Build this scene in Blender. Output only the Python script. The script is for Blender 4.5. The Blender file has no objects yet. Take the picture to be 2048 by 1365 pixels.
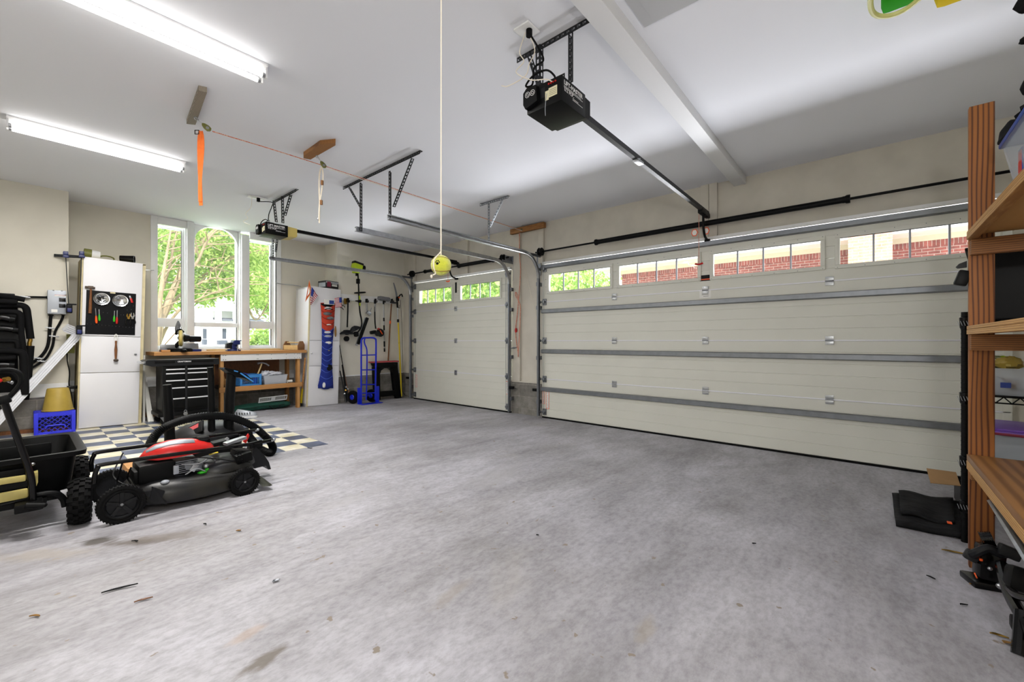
import bpy, bmesh, math, random
from mathutils import Vector, Matrix, Euler
R = math.radians
rnd = random.Random(7)
sc = bpy.context.scene
col = sc.collection

# ------------------------------------------------------------------ camera
FPX = 838.6; AZ = R(40.48); CH = 1.22
FW = (math.cos(AZ), math.sin(AZ)); RT = (math.sin(AZ), -math.cos(AZ))
cam = bpy.data.cameras.new('camera'); co = bpy.data.objects.new('camera', cam); col.objects.link(co)
cam.sensor_width = 36.0; cam.lens = FPX / 2048 * 36.0; cam.clip_start = 0.02; cam.clip_end = 300
co.location = (0, 0, CH); co.rotation_euler = (R(90), 0, AZ - R(90))
sc.camera = co
SL = 0.022; DX = 5.39; CZ = 3.12
def fz(x): return SL * (DX - x)          # the slab falls towards the garage doors
def ray(u, v): return (FPX*FW[0] + (u-1024)*RT[0], FPX*FW[1] + (u-1024)*RT[1], 682.5 - v)
def P(u, v, X=None, Y=None, Z=None):      # measured point of the photograph on a known plane of the room
    d = ray(u, v)
    t = X/d[0] if X is not None else (Y/d[1] if Y is not None else (Z-CH)/d[2])
    return Vector((d[0]*t, d[1]*t, CH + d[2]*t))
def FL(u, v):
    d = ray(u, v); t = (CH - SL*DX) / (-d[2] - SL*d[0])
    return Vector((d[0]*t, d[1]*t, CH + d[2]*t))

# ------------------------------------------------------------------ materials
def newmat(name):
    m = bpy.data.materials.new(name); m.use_nodes = True
    nt = m.node_tree; b = nt.nodes['Principled BSDF']
    return m, nt, b
def lin(h):
    if isinstance(h, str):
        h = h.lstrip('#'); c = [int(h[i:i+2], 16)/255 for i in (0, 2, 4)]
        return tuple(((x/12.92) if x <= 0.04045 else ((x+0.055)/1.055)**2.4) for x in c) + (1,)
    return tuple(h) + (1,)
def mat(name, c, rough=0.55, metal=0.0, var=0.0, scale=8.0, bump=0.0, bscale=60.0, c2=None, spec=0.5, stretch=(1,1,1), trans=0.0, alpha=1.0, ior=1.45, sheen=0.0):
    m, nt, b = newmat(name); N = nt.nodes; Lk = nt.links
    b.inputs['Base Color'].default_value = lin(c)
    b.inputs['Roughness'].default_value = rough; b.inputs['Metallic'].default_value = metal
    b.inputs['Specular IOR Level'].default_value = spec; b.inputs['IOR'].default_value = ior
    b.inputs['Transmission Weight'].default_value = trans
    b.inputs['Alpha'].default_value = alpha
    if sheen: b.inputs['Sheen Weight'].default_value = sheen
    tc = N.new('ShaderNodeTexCoord'); mp = N.new('ShaderNodeMapping'); mp.inputs['Scale'].default_value = stretch
    Lk.new(tc.outputs['Object'], mp.inputs['Vector'])
    if var > 0 or c2 is not None:
        nz = N.new('ShaderNodeTexNoise'); nz.inputs['Scale'].default_value = scale; nz.inputs['Detail'].default_value = 5
        Lk.new(mp.outputs[0], nz.inputs['Vector'])
        mx = N.new('ShaderNodeMix'); mx.data_type = 'RGBA'
        a = lin(c); d = lin(c2) if c2 is not None else tuple(x*(1-var) for x in a[:3]) + (1,)
        mx.inputs[6].default_value = a; mx.inputs[7].default_value = d
        rp = N.new('ShaderNodeValToRGB'); rp.color_ramp.elements[0].position = .38; rp.color_ramp.elements[1].position = .66
        Lk.new(nz.outputs['Fac'], rp.inputs[0]); Lk.new(rp.outputs[0], mx.inputs[0]); Lk.new(mx.outputs[2], b.inputs['Base Color'])
    if bump > 0:
        nb = N.new('ShaderNodeTexNoise'); nb.inputs['Scale'].default_value = bscale; nb.inputs['Detail'].default_value = 3
        Lk.new(mp.outputs[0], nb.inputs['Vector'])
        bp = N.new('ShaderNodeBump'); bp.inputs['Strength'].default_value = bump; bp.inputs['Distance'].default_value = .01
        Lk.new(nb.outputs['Fac'], bp.inputs['Height']); Lk.new(bp.outputs[0], b.inputs['Normal'])
    return m
def wood(name, c1, c2, axis='Z', scale=26.0, rough=.6, dist=3.0, cross='Y', thin=False, st=.12, dsc=1.3, det=3):
    # grain lines that run along `axis`
    m, nt, b = newmat(name); N = nt.nodes; Lk = nt.links
    tc = N.new('ShaderNodeTexCoord'); mp = N.new('ShaderNodeMapping')
    s = {'X': (st, 1, 1), 'Y': (1, st, 1), 'Z': (1, 1, st)}[axis]; mp.inputs['Scale'].default_value = s
    Lk.new(tc.outputs['Object'], mp.inputs['Vector'])
    w = N.new('ShaderNodeTexWave'); w.wave_type = 'BANDS'; w.bands_direction = cross
    w.inputs['Scale'].default_value = scale; w.inputs['Distortion'].default_value = dist
    w.inputs['Detail'].default_value = det; w.inputs['Detail Scale'].default_value = dsc; w.inputs['Detail Roughness'].default_value = .6
    Lk.new(mp.outputs[0], w.inputs['Vector'])
    nz = N.new('ShaderNodeTexNoise'); nz.inputs['Scale'].default_value = 9; nz.inputs['Detail'].default_value = 6
    Lk.new(mp.outputs[0], nz.inputs['Vector'])
    rp = N.new('ShaderNodeValToRGB'); rp.color_ramp.elements[0].color = lin(c1); rp.color_ramp.elements[1].color = lin(c2)
    rp.color_ramp.elements[0].position = .55 if thin else .25; rp.color_ramp.elements[1].position = .95
    Lk.new(w.outputs['Fac'], rp.inputs[0])
    mx = N.new('ShaderNodeMix'); mx.data_type = 'RGBA'; mx.blend_type = 'MULTIPLY'; mx.inputs[0].default_value = .35
    r2 = N.new('ShaderNodeValToRGB'); r2.color_ramp.elements[0].color = (.45, .4, .35, 1); r2.color_ramp.elements[1].color = (1, 1, 1, 1)
    r2.color_ramp.elements[0].position = .3; r2.color_ramp.elements[1].position = .65
    Lk.new(nz.outputs['Fac'], r2.inputs[0]); Lk.new(rp.outputs[0], mx.inputs[6]); Lk.new(r2.outputs[0], mx.inputs[7])
    Lk.new(mx.outputs[2], b.inputs['Base Color']); b.inputs['Roughness'].default_value = rough
    return m
def emit(name, c, s):
    m, nt, b = newmat(name); b.inputs['Base Color'].default_value = lin(c)
    b.inputs['Emission Color'].default_value = lin(c); b.inputs['Emission Strength'].default_value = s
    return m
def blocks(name, c1, c2, mortar, w=.40, h=.20, rough=.9, ax='XZ', ms=.006):
    m, nt, b = newmat(name); N = nt.nodes; Lk = nt.links
    tc = N.new('ShaderNodeTexCoord'); sx = N.new('ShaderNodeSeparateXYZ'); cx = N.new('ShaderNodeCombineXYZ')
    Lk.new(tc.outputs['Object'], sx.inputs[0])
    Lk.new(sx.outputs[ax[0]], cx.inputs['X']); Lk.new(sx.outputs[ax[1]], cx.inputs['Y'])
    br = N.new('ShaderNodeTexBrick'); Lk.new(cx.outputs[0], br.inputs['Vector'])
    br.inputs['Color1'].default_value = lin(c1); br.inputs['Color2'].default_value = lin(c2); br.inputs['Mortar'].default_value = lin(mortar)
    br.inputs['Scale'].default_value = 1; br.inputs['Brick Width'].default_value = w; br.inputs['Row Height'].default_value = h
    br.inputs['Mortar Size'].default_value = ms; br.inputs['Mortar Smooth'].default_value = .3
    nz = N.new('ShaderNodeTexNoise'); nz.inputs['Scale'].default_value = 7; nz.inputs['Detail'].default_value = 8; nz.inputs['Roughness'].default_value = .7
    Lk.new(tc.outputs['Object'], nz.inputs['Vector'])
    rp = N.new('ShaderNodeValToRGB'); rp.color_ramp.elements[0].color = (.35, .33, .3, 1); rp.color_ramp.elements[1].color = (1.15, 1.15, 1.15, 1)
    rp.color_ramp.elements[0].position = .33; rp.color_ramp.elements[1].position = .62
    Lk.new(nz.outputs['Fac'], rp.inputs[0])
    mx = N.new('ShaderNodeMix'); mx.data_type = 'RGBA'; mx.blend_type = 'MULTIPLY'; mx.inputs[0].default_value = .6
    Lk.new(br.outputs[0], mx.inputs[6]); Lk.new(rp.outputs[0], mx.inputs[7]); Lk.new(mx.outputs[2], b.inputs['Base Color'])
    b.inputs['Roughness'].default_value = rough
    bp = N.new('ShaderNodeBump'); bp.inputs['Strength'].default_value = .5; bp.inputs['Distance'].default_value = .01
    Lk.new(br.outputs['Fac'], bp.inputs['Height']); bp.invert = True; Lk.new(bp.outputs[0], b.inputs['Normal'])
    return m

M = {}
M['wall'] = mat('wall_paint', '#dbd7ca', .85, var=.06, scale=3, bump=.04, bscale=140)
M['wallc'] = mat('wall_paint_doors', '#cfcabe', .85, var=.09, scale=4, bump=.05, bscale=120)
M['ceil'] = mat('ceiling_paint', '#e6e8ee', .9, bump=.03, bscale=160)
M['beam'] = mat('beam_paint', '#e0e1e3', .6)
M['trim'] = mat('white_trim', '#eceded', .45, var=.05, scale=6)
M['white'] = mat('white_enamel', '#ebecee', .35)
M['melamine'] = mat('white_melamine', '#e6e6ea', .4, var=.04, scale=2)
M['cream'] = mat('cream_edge', '#dccfa6', .6, var=.15, scale=12)
M['door'] = mat('garage_door_paint', '#dcdcd2', .5, var=.03, scale=3, bump=.12, bscale=260)
M['lip'] = mat('white_gloss', '#eeeef4', .25)
M['galv'] = mat('galvanised_steel', '#85898f', .4, .8, var=.12, scale=14)
M['galvl'] = mat('bright_galvanised', '#b4b7bb', .32, .85, var=.2, scale=20)
M['steel'] = mat('steel', '#a9abaf', .3, .9)
M['chrome'] = mat('chrome', '#d5d7da', .14, 1.0)
M['blackm'] = mat('black_metal', '#0b0c0d', .4, .1, spec=.18)
M['angle'] = mat('grey_angle_iron', '#26282b', .5, .4, var=.2, scale=20)
M['black'] = mat('black_plastic', '#08090a', .45, spec=.18)
M['blackr'] = mat('black_rubber', '#070708', .75, spec=.2, bump=.3, bscale=90)
M['blackg'] = mat('black_gloss', '#060607', .2, spec=.35)
M['foam'] = mat('black_foam_pipe_sleeve', '#08080a', .8, bump=.1, spec=.2)
M['dark'] = mat('dark_grey_plastic', '#191a1d', .45, var=.25, scale=8, spec=.3)
M['deck'] = mat('mower_deck', '#1b1c20', .33, c2='#2b2a26', scale=6, spec=.4)
M['redp'] = mat('red_plastic', '#c01c18', .3)
M['red'] = mat('red', '#b01818', .5)
M['orange'] = mat('orange_web', '#dd6a28', .8, var=.12, scale=30)
M['orangep'] = mat('orange_plastic', '#ee5a1c', .4)
M['bluep'] = mat('blue_plastic', '#3138dc', .42)
M['blues'] = mat('blue_steel', '#1026c4', .3)
M['mgreen'] = mat('matte_green', '#2a9c18', .85, spec=.1)
M['myellow'] = mat('matte_yellow', '#d8bc0a', .85, spec=.1)
M['bindb'] = mat('blue_binding', '#4762c8', .8)
M['bindr'] = mat('red_binding', '#8f2a1c', .8)
M['lidblue'] = mat('blue_bin_lid', '#24479c', .4)
M['navy'] = mat('navy_enamel', '#1a2560', .35)
M['lblue'] = mat('light_blue_plastic', '#3c86cc', .45)
M['yellowp'] = mat('yellow_plastic', '#ad9440', .5, var=.12, scale=10)
M['yellow'] = mat('bright_yellow', '#dcc010', .45)
M['lens'] = mat('yellowed_lens', '#cdb96a', .4)
M['beige'] = mat('beige_metal', '#c9ba72', .35, var=.15, scale=9)
M['lime'] = mat('lime_plastic', '#b4cc22', .4)
M['green'] = mat('green_plastic', '#2fae1e', .4)
M['dgreen'] = mat('dark_green_fabric', '#12463a', .85, var=.3, scale=14, bump=.3, bscale=40)
M['navyf'] = mat('blue_fabric', '#22348e', .9, var=.15, scale=12, bump=.2, bscale=60)
M['redf'] = mat('red_fabric', '#cf4631', .9, var=.12, scale=14, bump=.2, bscale=60)
M['blackf'] = mat('black_fabric', '#111113', .8, scale=12, bump=.5, bscale=22, c2='#202022', spec=.2)
M['greyf'] = mat('grey_fabric', '#77787c', .95, var=.3, scale=40, bump=.5, bscale=90)
M['cord'] = mat('white_cord', '#e4dccd', .8)
M['rope'] = mat('red_rope', '#c4482f', .8, c2='#e5c9b0', scale=120)
M['webw'] = mat('cream_web', '#e9dfcd', .85, var=.08, scale=20)
M['ball'] = mat('tennis_felt', '#d2d63e', .95, var=.15, scale=60, bump=.6, bscale=260, sheen=.6)
M['ballseam'] = mat('ball_seam', '#8c6f3c', .9)
M['wood'] = wood('lumber_tan', '#b07a42', '#c8955a', 'X', 30, cross='Z')
M['woodz'] = wood('lumber_tan_upright', '#b07a42', '#c8955a', 'Z', 30)
M['postw'] = wood('red_brown_post', '#9c612c', '#5c3012', 'Z', 16, dist=5, cross='Y', thin=True, st=.16, dsc=.55, det=.6)
M['shelfw'] = wood('pale_shelf_lumber', '#c99e62', '#a4743c', 'X', 34, cross='Z')
M['shelfy'] = wood('pale_cross_lumber', '#96622f', '#6d4520', 'Y', 30, cross='Z')
M['ply'] = wood('shelf_board', '#a5753f', '#7d532b', 'X', 7, cross='Y', dist=2.5, rough=.4)
M['pull'] = mat('pale_drawer_pull', '#e4e5ea', .35, .15)
M['flap'] = mat('dusty_flap', '#34362c', .6)
M['woodg'] = wood('weathered_block', '#8d8476', '#6c6253', 'Y', 40, cross='X')
M['woodb'] = wood('brown_block', '#a2703c', '#7c4f26', 'Y', 40, cross='X')
M['pine'] = mat('pale_pine', '#dcbd84', .6, var=.12, scale=14, stretch=(4, 4, 1))
M['toolwood'] = mat('dark_tool_handle', '#7c4c26', .45, var=.35, scale=30, stretch=(4, 4, .6))
M['hammerh'] = mat('worn_iron', '#5b4f46', .55, .6, var=.3, scale=30)
M['card'] = mat('cardboard', '#b08a5e', .85, var=.1)
M['paper'] = mat('paper_white', '#efeee9', .8)
M['label'] = mat('label_ivory', '#d8d2b0', .6)
M['clearp'] = mat('clear_plastic', '#d3dbe4', .18, alpha=.34)
M['clearc'] = mat('cloudy_plastic', '#d9dee6', .3, alpha=.6)
M['glass'] = mat('window_glass', '#f4faff', .02, alpha=.06, spec=.4)
M['purple'] = mat('purple_plastic', '#7a4fb4', .35)
M['maroon'] = mat('maroon_plastic', '#7b2038', .4)
M['olive'] = mat('olive_plastic', '#6e7034', .5)
M['greyp'] = mat('light_grey_box', '#a7acb4', .45, .3, var=.06, scale=5)
M['brass'] = mat('brass', '#a8843c', .35, .9)
M['bagp'] = mat('white_plastic_bag', '#dde0ea', .4, alpha=.92)
M['downs'] = mat('white_downspout', '#d6d8de', .38, var=.05, scale=5)
M['peg'] = mat('black_pegboard', '#07080c', .35, spec=.18)
M['bristle'] = mat('straw_brown', '#8d6a3c', .9)
M['usred'] = mat('flag_red', '#b3263c', .8); M['usblue'] = mat('flag_blue', '#2d3f96', .8)
M['usw'] = mat('flag_white', '#f2eef0', .8)
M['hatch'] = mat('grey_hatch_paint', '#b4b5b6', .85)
M['hose'] = mat('clear_yellow_hose', '#dede8a', .3, alpha=.8)
M['saddle'] = mat('faded_red_pad', '#b5484c', .6)
M['purlip'] = mat('label_blue', '#27408c', .5)

# ------------------------------------------------------------------ mesh builder
WM = {}
def align(p0, p1):
    d = (Vector(p1) - Vector(p0)); q = d.to_track_quat('Z', 'Y')
    return Matrix.Translation(Vector(p0)) @ q.to_matrix().to_4x4(), d.length
class MB:
    def __init__(s): s.bm = bmesh.new(); s.X = None
    def v(s, p):
        p = Vector(p)
        if s.X is not None: p = s.X @ p
        return s.bm.verts.new(p)
    def f(s, vs):
        try: return s.bm.faces.new(vs)
        except ValueError: return None
    def box(s, a, b, bev=0, X=None):
        x0, y0, z0 = [min(p, q) for p, q in zip(a, b)]; x1, y1, z1 = [max(p, q) for p, q in zip(a, b)]
        c = [(x0,y0,z0),(x1,y0,z0),(x1,y1,z0),(x0,y1,z0),(x0,y0,z1),(x1,y0,z1),(x1,y1,z1),(x0,y1,z1)]
        if X is not None: c = [X @ Vector(p) for p in c]
        vs = [s.v(p) for p in c]
        fs = [s.f([vs[i] for i in q]) for q in ((3,2,1,0),(4,5,6,7),(0,1,5,4),(1,2,6,5),(2,3,7,6),(3,0,4,7))]
        if bev:
            es = list({e for f in fs for e in f.edges})
            bmesh.ops.bevel(s.bm, geom=es, offset=bev, segments=2, affect='EDGES', profile=.6, clamp_overlap=True)
        return s
    def cb(s, c, size, rot=(0,0,0), bev=0):
        X = Matrix.Translation(Vector(c)) @ Euler(rot).to_matrix().to_4x4()
        h = [k/2 for k in size]
        return s.box((-h[0],-h[1],-h[2]), h, bev, X)
    def bar(s, p0, p1, w, t, up=(0,0,1), bev=0):     # rectangular bar, w across (in the plane normal to up), t along up
        p0, p1 = Vector(p0), Vector(p1); z = (p1-p0).normalized(); u = Vector(up)
        x = u.cross(z)
        if x.length < 1e-5: x = Vector((1,0,0)).cross(z)
        x.normalize(); y = z.cross(x)
        X = Matrix((x, y, z)).transposed().to_4x4(); X.translation = p0
        return s.box((-w/2, -t/2, 0), (w/2, t/2, (p1-p0).length), bev, X)
    def cyl(s, p0, p1, r, r2=None, n=16, cap=True):
        if r2 is None: r2 = r
        X, L = align(p0, p1)
        a = [s.v(X @ Vector((r*math.cos(2*math.pi*i/n), r*math.sin(2*math.pi*i/n), 0))) for i in range(n)]
        b = [s.v(X @ Vector((r2*math.cos(2*math.pi*i/n), r2*math.sin(2*math.pi*i/n), L))) for i in range(n)]
        for i in range(n): s.f([a[i], a[(i+1)%n], b[(i+1)%n], b[i]])
        if cap: s.f(a[::-1]); s.f(b)
        return s
    def lathe(s, prof, c=(0,0,0), axis=(0,0,1), n=24, sx=1, sy=1):
        X, _ = align(c, Vector(c)+Vector(axis))
        rings = []
        for r, z in prof:
            if r < 1e-6: rings.append([s.v(X @ Vector((0,0,z)))])
            else: rings.append([s.v(X @ Vector((sx*r*math.cos(2*math.pi*i/n), sy*r*math.sin(2*math.pi*i/n), z))) for i in range(n)])
        for a, b in zip(rings, rings[1:]):
            if len(a) == 1 and len(b) == 1: continue
            for i in range(n):
                j = (i+1) % n
                if len(a) == 1: s.f([a[0], b[j], b[i]])
                elif len(b) == 1: s.f([a[i], a[j], b[0]])
                else: s.f([a[i], a[j], b[j], b[i]])
        return s
    def sph(s, c, r, n=16, m=10, rot=None):
        if not hasattr(r, '__len__'): r = (r, r, r)
        X = Matrix.Translation(Vector(c)) @ (Euler(rot).to_matrix().to_4x4() if rot else Matrix()) @ Matrix.Diagonal((r[0], r[1], r[2], 1))
        rings = []
        for k in range(m+1):
            th = math.pi*k/m
            if k in (0, m): rings.append([s.v(X @ Vector((0,0,math.cos(th))))])
            else: rings.append([s.v(X @ Vector((math.sin(th)*math.cos(2*math.pi*i/n), math.sin(th)*math.sin(2*math.pi*i/n), math.cos(th)))) for i in range(n)])
        for a, b in zip(rings, rings[1:]):
            for i in range(n):
                j = (i+1) % n
                if len(a) == 1: s.f([a[0], b[i], b[j]])
                elif len(b) == 1: s.f([a[j], a[i], b[0]])
                else: s.f([a[i], b[i], b[j], a[j]])
        return s
    def sweep(s, prof, path, up=(0,0,1), closed_prof=True, closed=False, cap=True, scales=None):
        # prof: 2D points (x across, y along 'up'); path: 3D points
        pts = [Vector(p) for p in path]; n = len(pts); rings = []
        T = []
        for i in range(n):
            a = pts[i-1] if (i > 0 or closed) else pts[i]; b = pts[(i+1) % n] if (i < n-1 or closed) else pts[i]
            T.append((b-a).normalized())
        u = Vector(up); y = (u - T[0]*u.dot(T[0]))
        if y.length < 1e-4: u = Vector((1,0,0)); y = (u - T[0]*u.dot(T[0]))
        y.normalize()
        for i in range(n):
            if i > 0:
                q = T[i-1].rotation_difference(T[i]); y = q @ y
                y = (y - T[i]*y.dot(T[i])).normalized()
            x = y.cross(T[i]); k = scales[i] if scales else 1
            rings.append([s.v(pts[i] + x*px*k + y*py*k) for px, py in prof])
        m = len(prof)
        rr = list(zip(rings, rings[1:])) + ([(rings[-1], rings[0])] if closed else [])
        for a, b in rr:
            for i in range(m if closed_prof else m-1):
                s.f([a[i], a[(i+1) % m], b[(i+1) % m], b[i]])
        if cap and closed_prof and not closed and m > 2: s.f(rings[0][::-1]); s.f(rings[-1])
        return s
    def tube(s, path, r, n=10, closed=False, scales=None, smooth=0):
        if smooth: path = spline(path, smooth, closed)
        if scales and len(scales) != len(path): scales = None
        return s.sweep([(r*math.cos(2*math.pi*i/n), r*math.sin(2*math.pi*i/n)) for i in range(n)], path, closed=closed, scales=scales)
    def prism(s, poly, a, b, plane='XZ'):
        # poly in plane, extruded along the third axis from a to b
        def mk(p, h): return {'XZ': (p[0], h, p[1]), 'XY': (p[0], p[1], h), 'YZ': (h, p[0], p[1])}[plane]
        A = [s.v(mk(p, a)) for p in poly]; B = [s.v(mk(p, b)) for p in poly]; n = len(poly)
        for i in range(n): s.f([A[i], A[(i+1)%n], B[(i+1)%n], B[i]])
        s.f(A[::-1]); s.f(B); return s
    def slab(s, quad, th, nrm=None):      # a polygon of 3D points given thickness
        q = [Vector(p) for p in quad]
        n = nrm if nrm is not None else (q[1]-q[0]).cross(q[2]-q[0]).normalized()
        n = Vector(n); A = [s.v(p) for p in q]; B = [s.v(p + n*th) for p in q]; k = len(q)
        for i in range(k): s.f([A[i], A[(i+1)%k], B[(i+1)%k], B[i]])
        s.f(A[::-1]); s.f(B); return s
    def grid(s, fn, nu, nv, cu=False):
        g = [[s.v(fn(i/nu, j/nv)) for j in range(nv+1)] for i in range(nu if cu else nu+1)]
        for i in range(nu):
            for j in range(nv):
                a, b = g[i], g[(i+1) % len(g)]
                s.f([a[j], b[j], b[j+1], a[j+1]])
        return s
    def build(s, name, m, parent=None, smooth=35, solid=0, local=False, sub=0):
        bm = s.bm
        bmesh.ops.remove_doubles(bm, verts=bm.verts, dist=1e-5)
        bmesh.ops.recalc_face_normals(bm, faces=bm.faces)
        me = bpy.data.meshes.new(name); o = bpy.data.objects.new(name, me); col.objects.link(o)
        if parent is not None:
            W = WM[parent.name]
            if not local: bm.transform(W.inverted())
            o.parent = parent; WM[o.name] = W
        else:
            bm.verts.ensure_lookup_table()
            if bm.verts and not local:
                xs = [v.co for v in bm.verts]
                c = Vector(((min(p.x for p in xs)+max(p.x for p in xs))/2, (min(p.y for p in xs)+max(p.y for p in xs))/2, min(p.z for p in xs)))
                o.location = c; bm.transform(Matrix.Translation(-c)); WM[o.name] = Matrix.Translation(c)
            else: WM[o.name] = Matrix()
        bm.to_mesh(me); bm.free()
        if m is not None: me.materials.append(M[m] if isinstance(m, str) else m)
        if smooth:
            me.polygons.foreach_set('use_smooth', [True]*len(me.polygons)); me.set_sharp_from_angle(angle=R(smooth))
        if solid:
            md = o.modifiers.new('solid', 'SOLIDIFY'); md.thickness = solid; md.offset = 0
        if sub:
            md = o.modifiers.new('sub', 'SUBSURF'); md.levels = sub; md.render_levels = sub
        return o
def spline(pts, k=6, closed=False):
    pts = [Vector(p) for p in pts]; n = len(pts); out = []
    for i in range(n if closed else n-1):
        p1, p2 = pts[i], pts[(i+1) % n]
        p0 = pts[i-1] if (i > 0 or closed) else p1*2-p2
        p3 = pts[(i+2) % n] if (i < n-2 or closed) else p2*2-p1
        for j in range(k):
            t = j/k
            out.append(.5*((2*p1)+(p2-p0)*t+(2*p0-5*p1+4*p2-p3)*t*t+(3*p1-p0-3*p2+p3)*t**3))
    if not closed: out.append(pts[-1])
    return out
def T(name, label, cat, loc=(0,0,0), rz=0, group=None, rx=0, ry=0):
    o = bpy.data.objects.new(name, None); col.objects.link(o)
    o.empty_display_size = .05
    o.location = loc; o.rotation_euler = (rx, ry, rz)
    WM[o.name] = Matrix.Translation(Vector(loc)) @ Euler((rx, ry, rz)).to_matrix().to_4x4()
    o['label'] = label; o['category'] = cat
    if group: o['group'] = group
    return o
def tag(o, label, cat, group=None, kind=None):
    o['label'] = label
    o['category'] = cat
    if group: o['group'] = group
    if kind: o['kind'] = kind
    return o
def struct(o, label=None):
    o['kind'] = 'structure'
    if label: o['label'] = label
    return o
def lab(o, t): o['label'] = t; return o
def copy_tree(o, parent=None):
    c = o.copy(); col.objects.link(c); c.parent = parent
    WM[c.name] = WM.get(o.name, Matrix())
    for ch in list(o.children): copy_tree(ch, c)
    return c
def text(s, size, X, m, parent, name='lettering', ext=.0006, bold=0.0, align_x='LEFT'):
    cu = bpy.data.curves.new(name, 'FONT'); cu.body = s; cu.size = size; cu.extrude = ext; cu.offset = bold; cu.align_x = align_x
    cu.resolution_u = 2
    t = bpy.data.objects.new(name + '_source', cu); col.objects.link(t)
    bpy.context.view_layer.update()
    me = bpy.data.meshes.new_from_object(t); bpy.data.objects.remove(t); bpy.data.curves.remove(cu)
    me.name = name
    me.transform((WM[parent.name].inverted() @ X) if parent is not None else X)
    o = bpy.data.objects.new(name, me); col.objects.link(o)
    if parent is not None: o.parent = parent; WM[o.name] = WM[parent.name]
    me.materials.clear(); me.materials.append(M[m]); return o
def frame(o, x, y):                  # matrix whose local X,Y run along world x,y at origin o
    x = Vector(x).normalized(); y = Vector(y).normalized(); z = x.cross(y)
    X = Matrix((x, y, z)).transposed().to_4x4(); X.translation = Vector(o); return X
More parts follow.
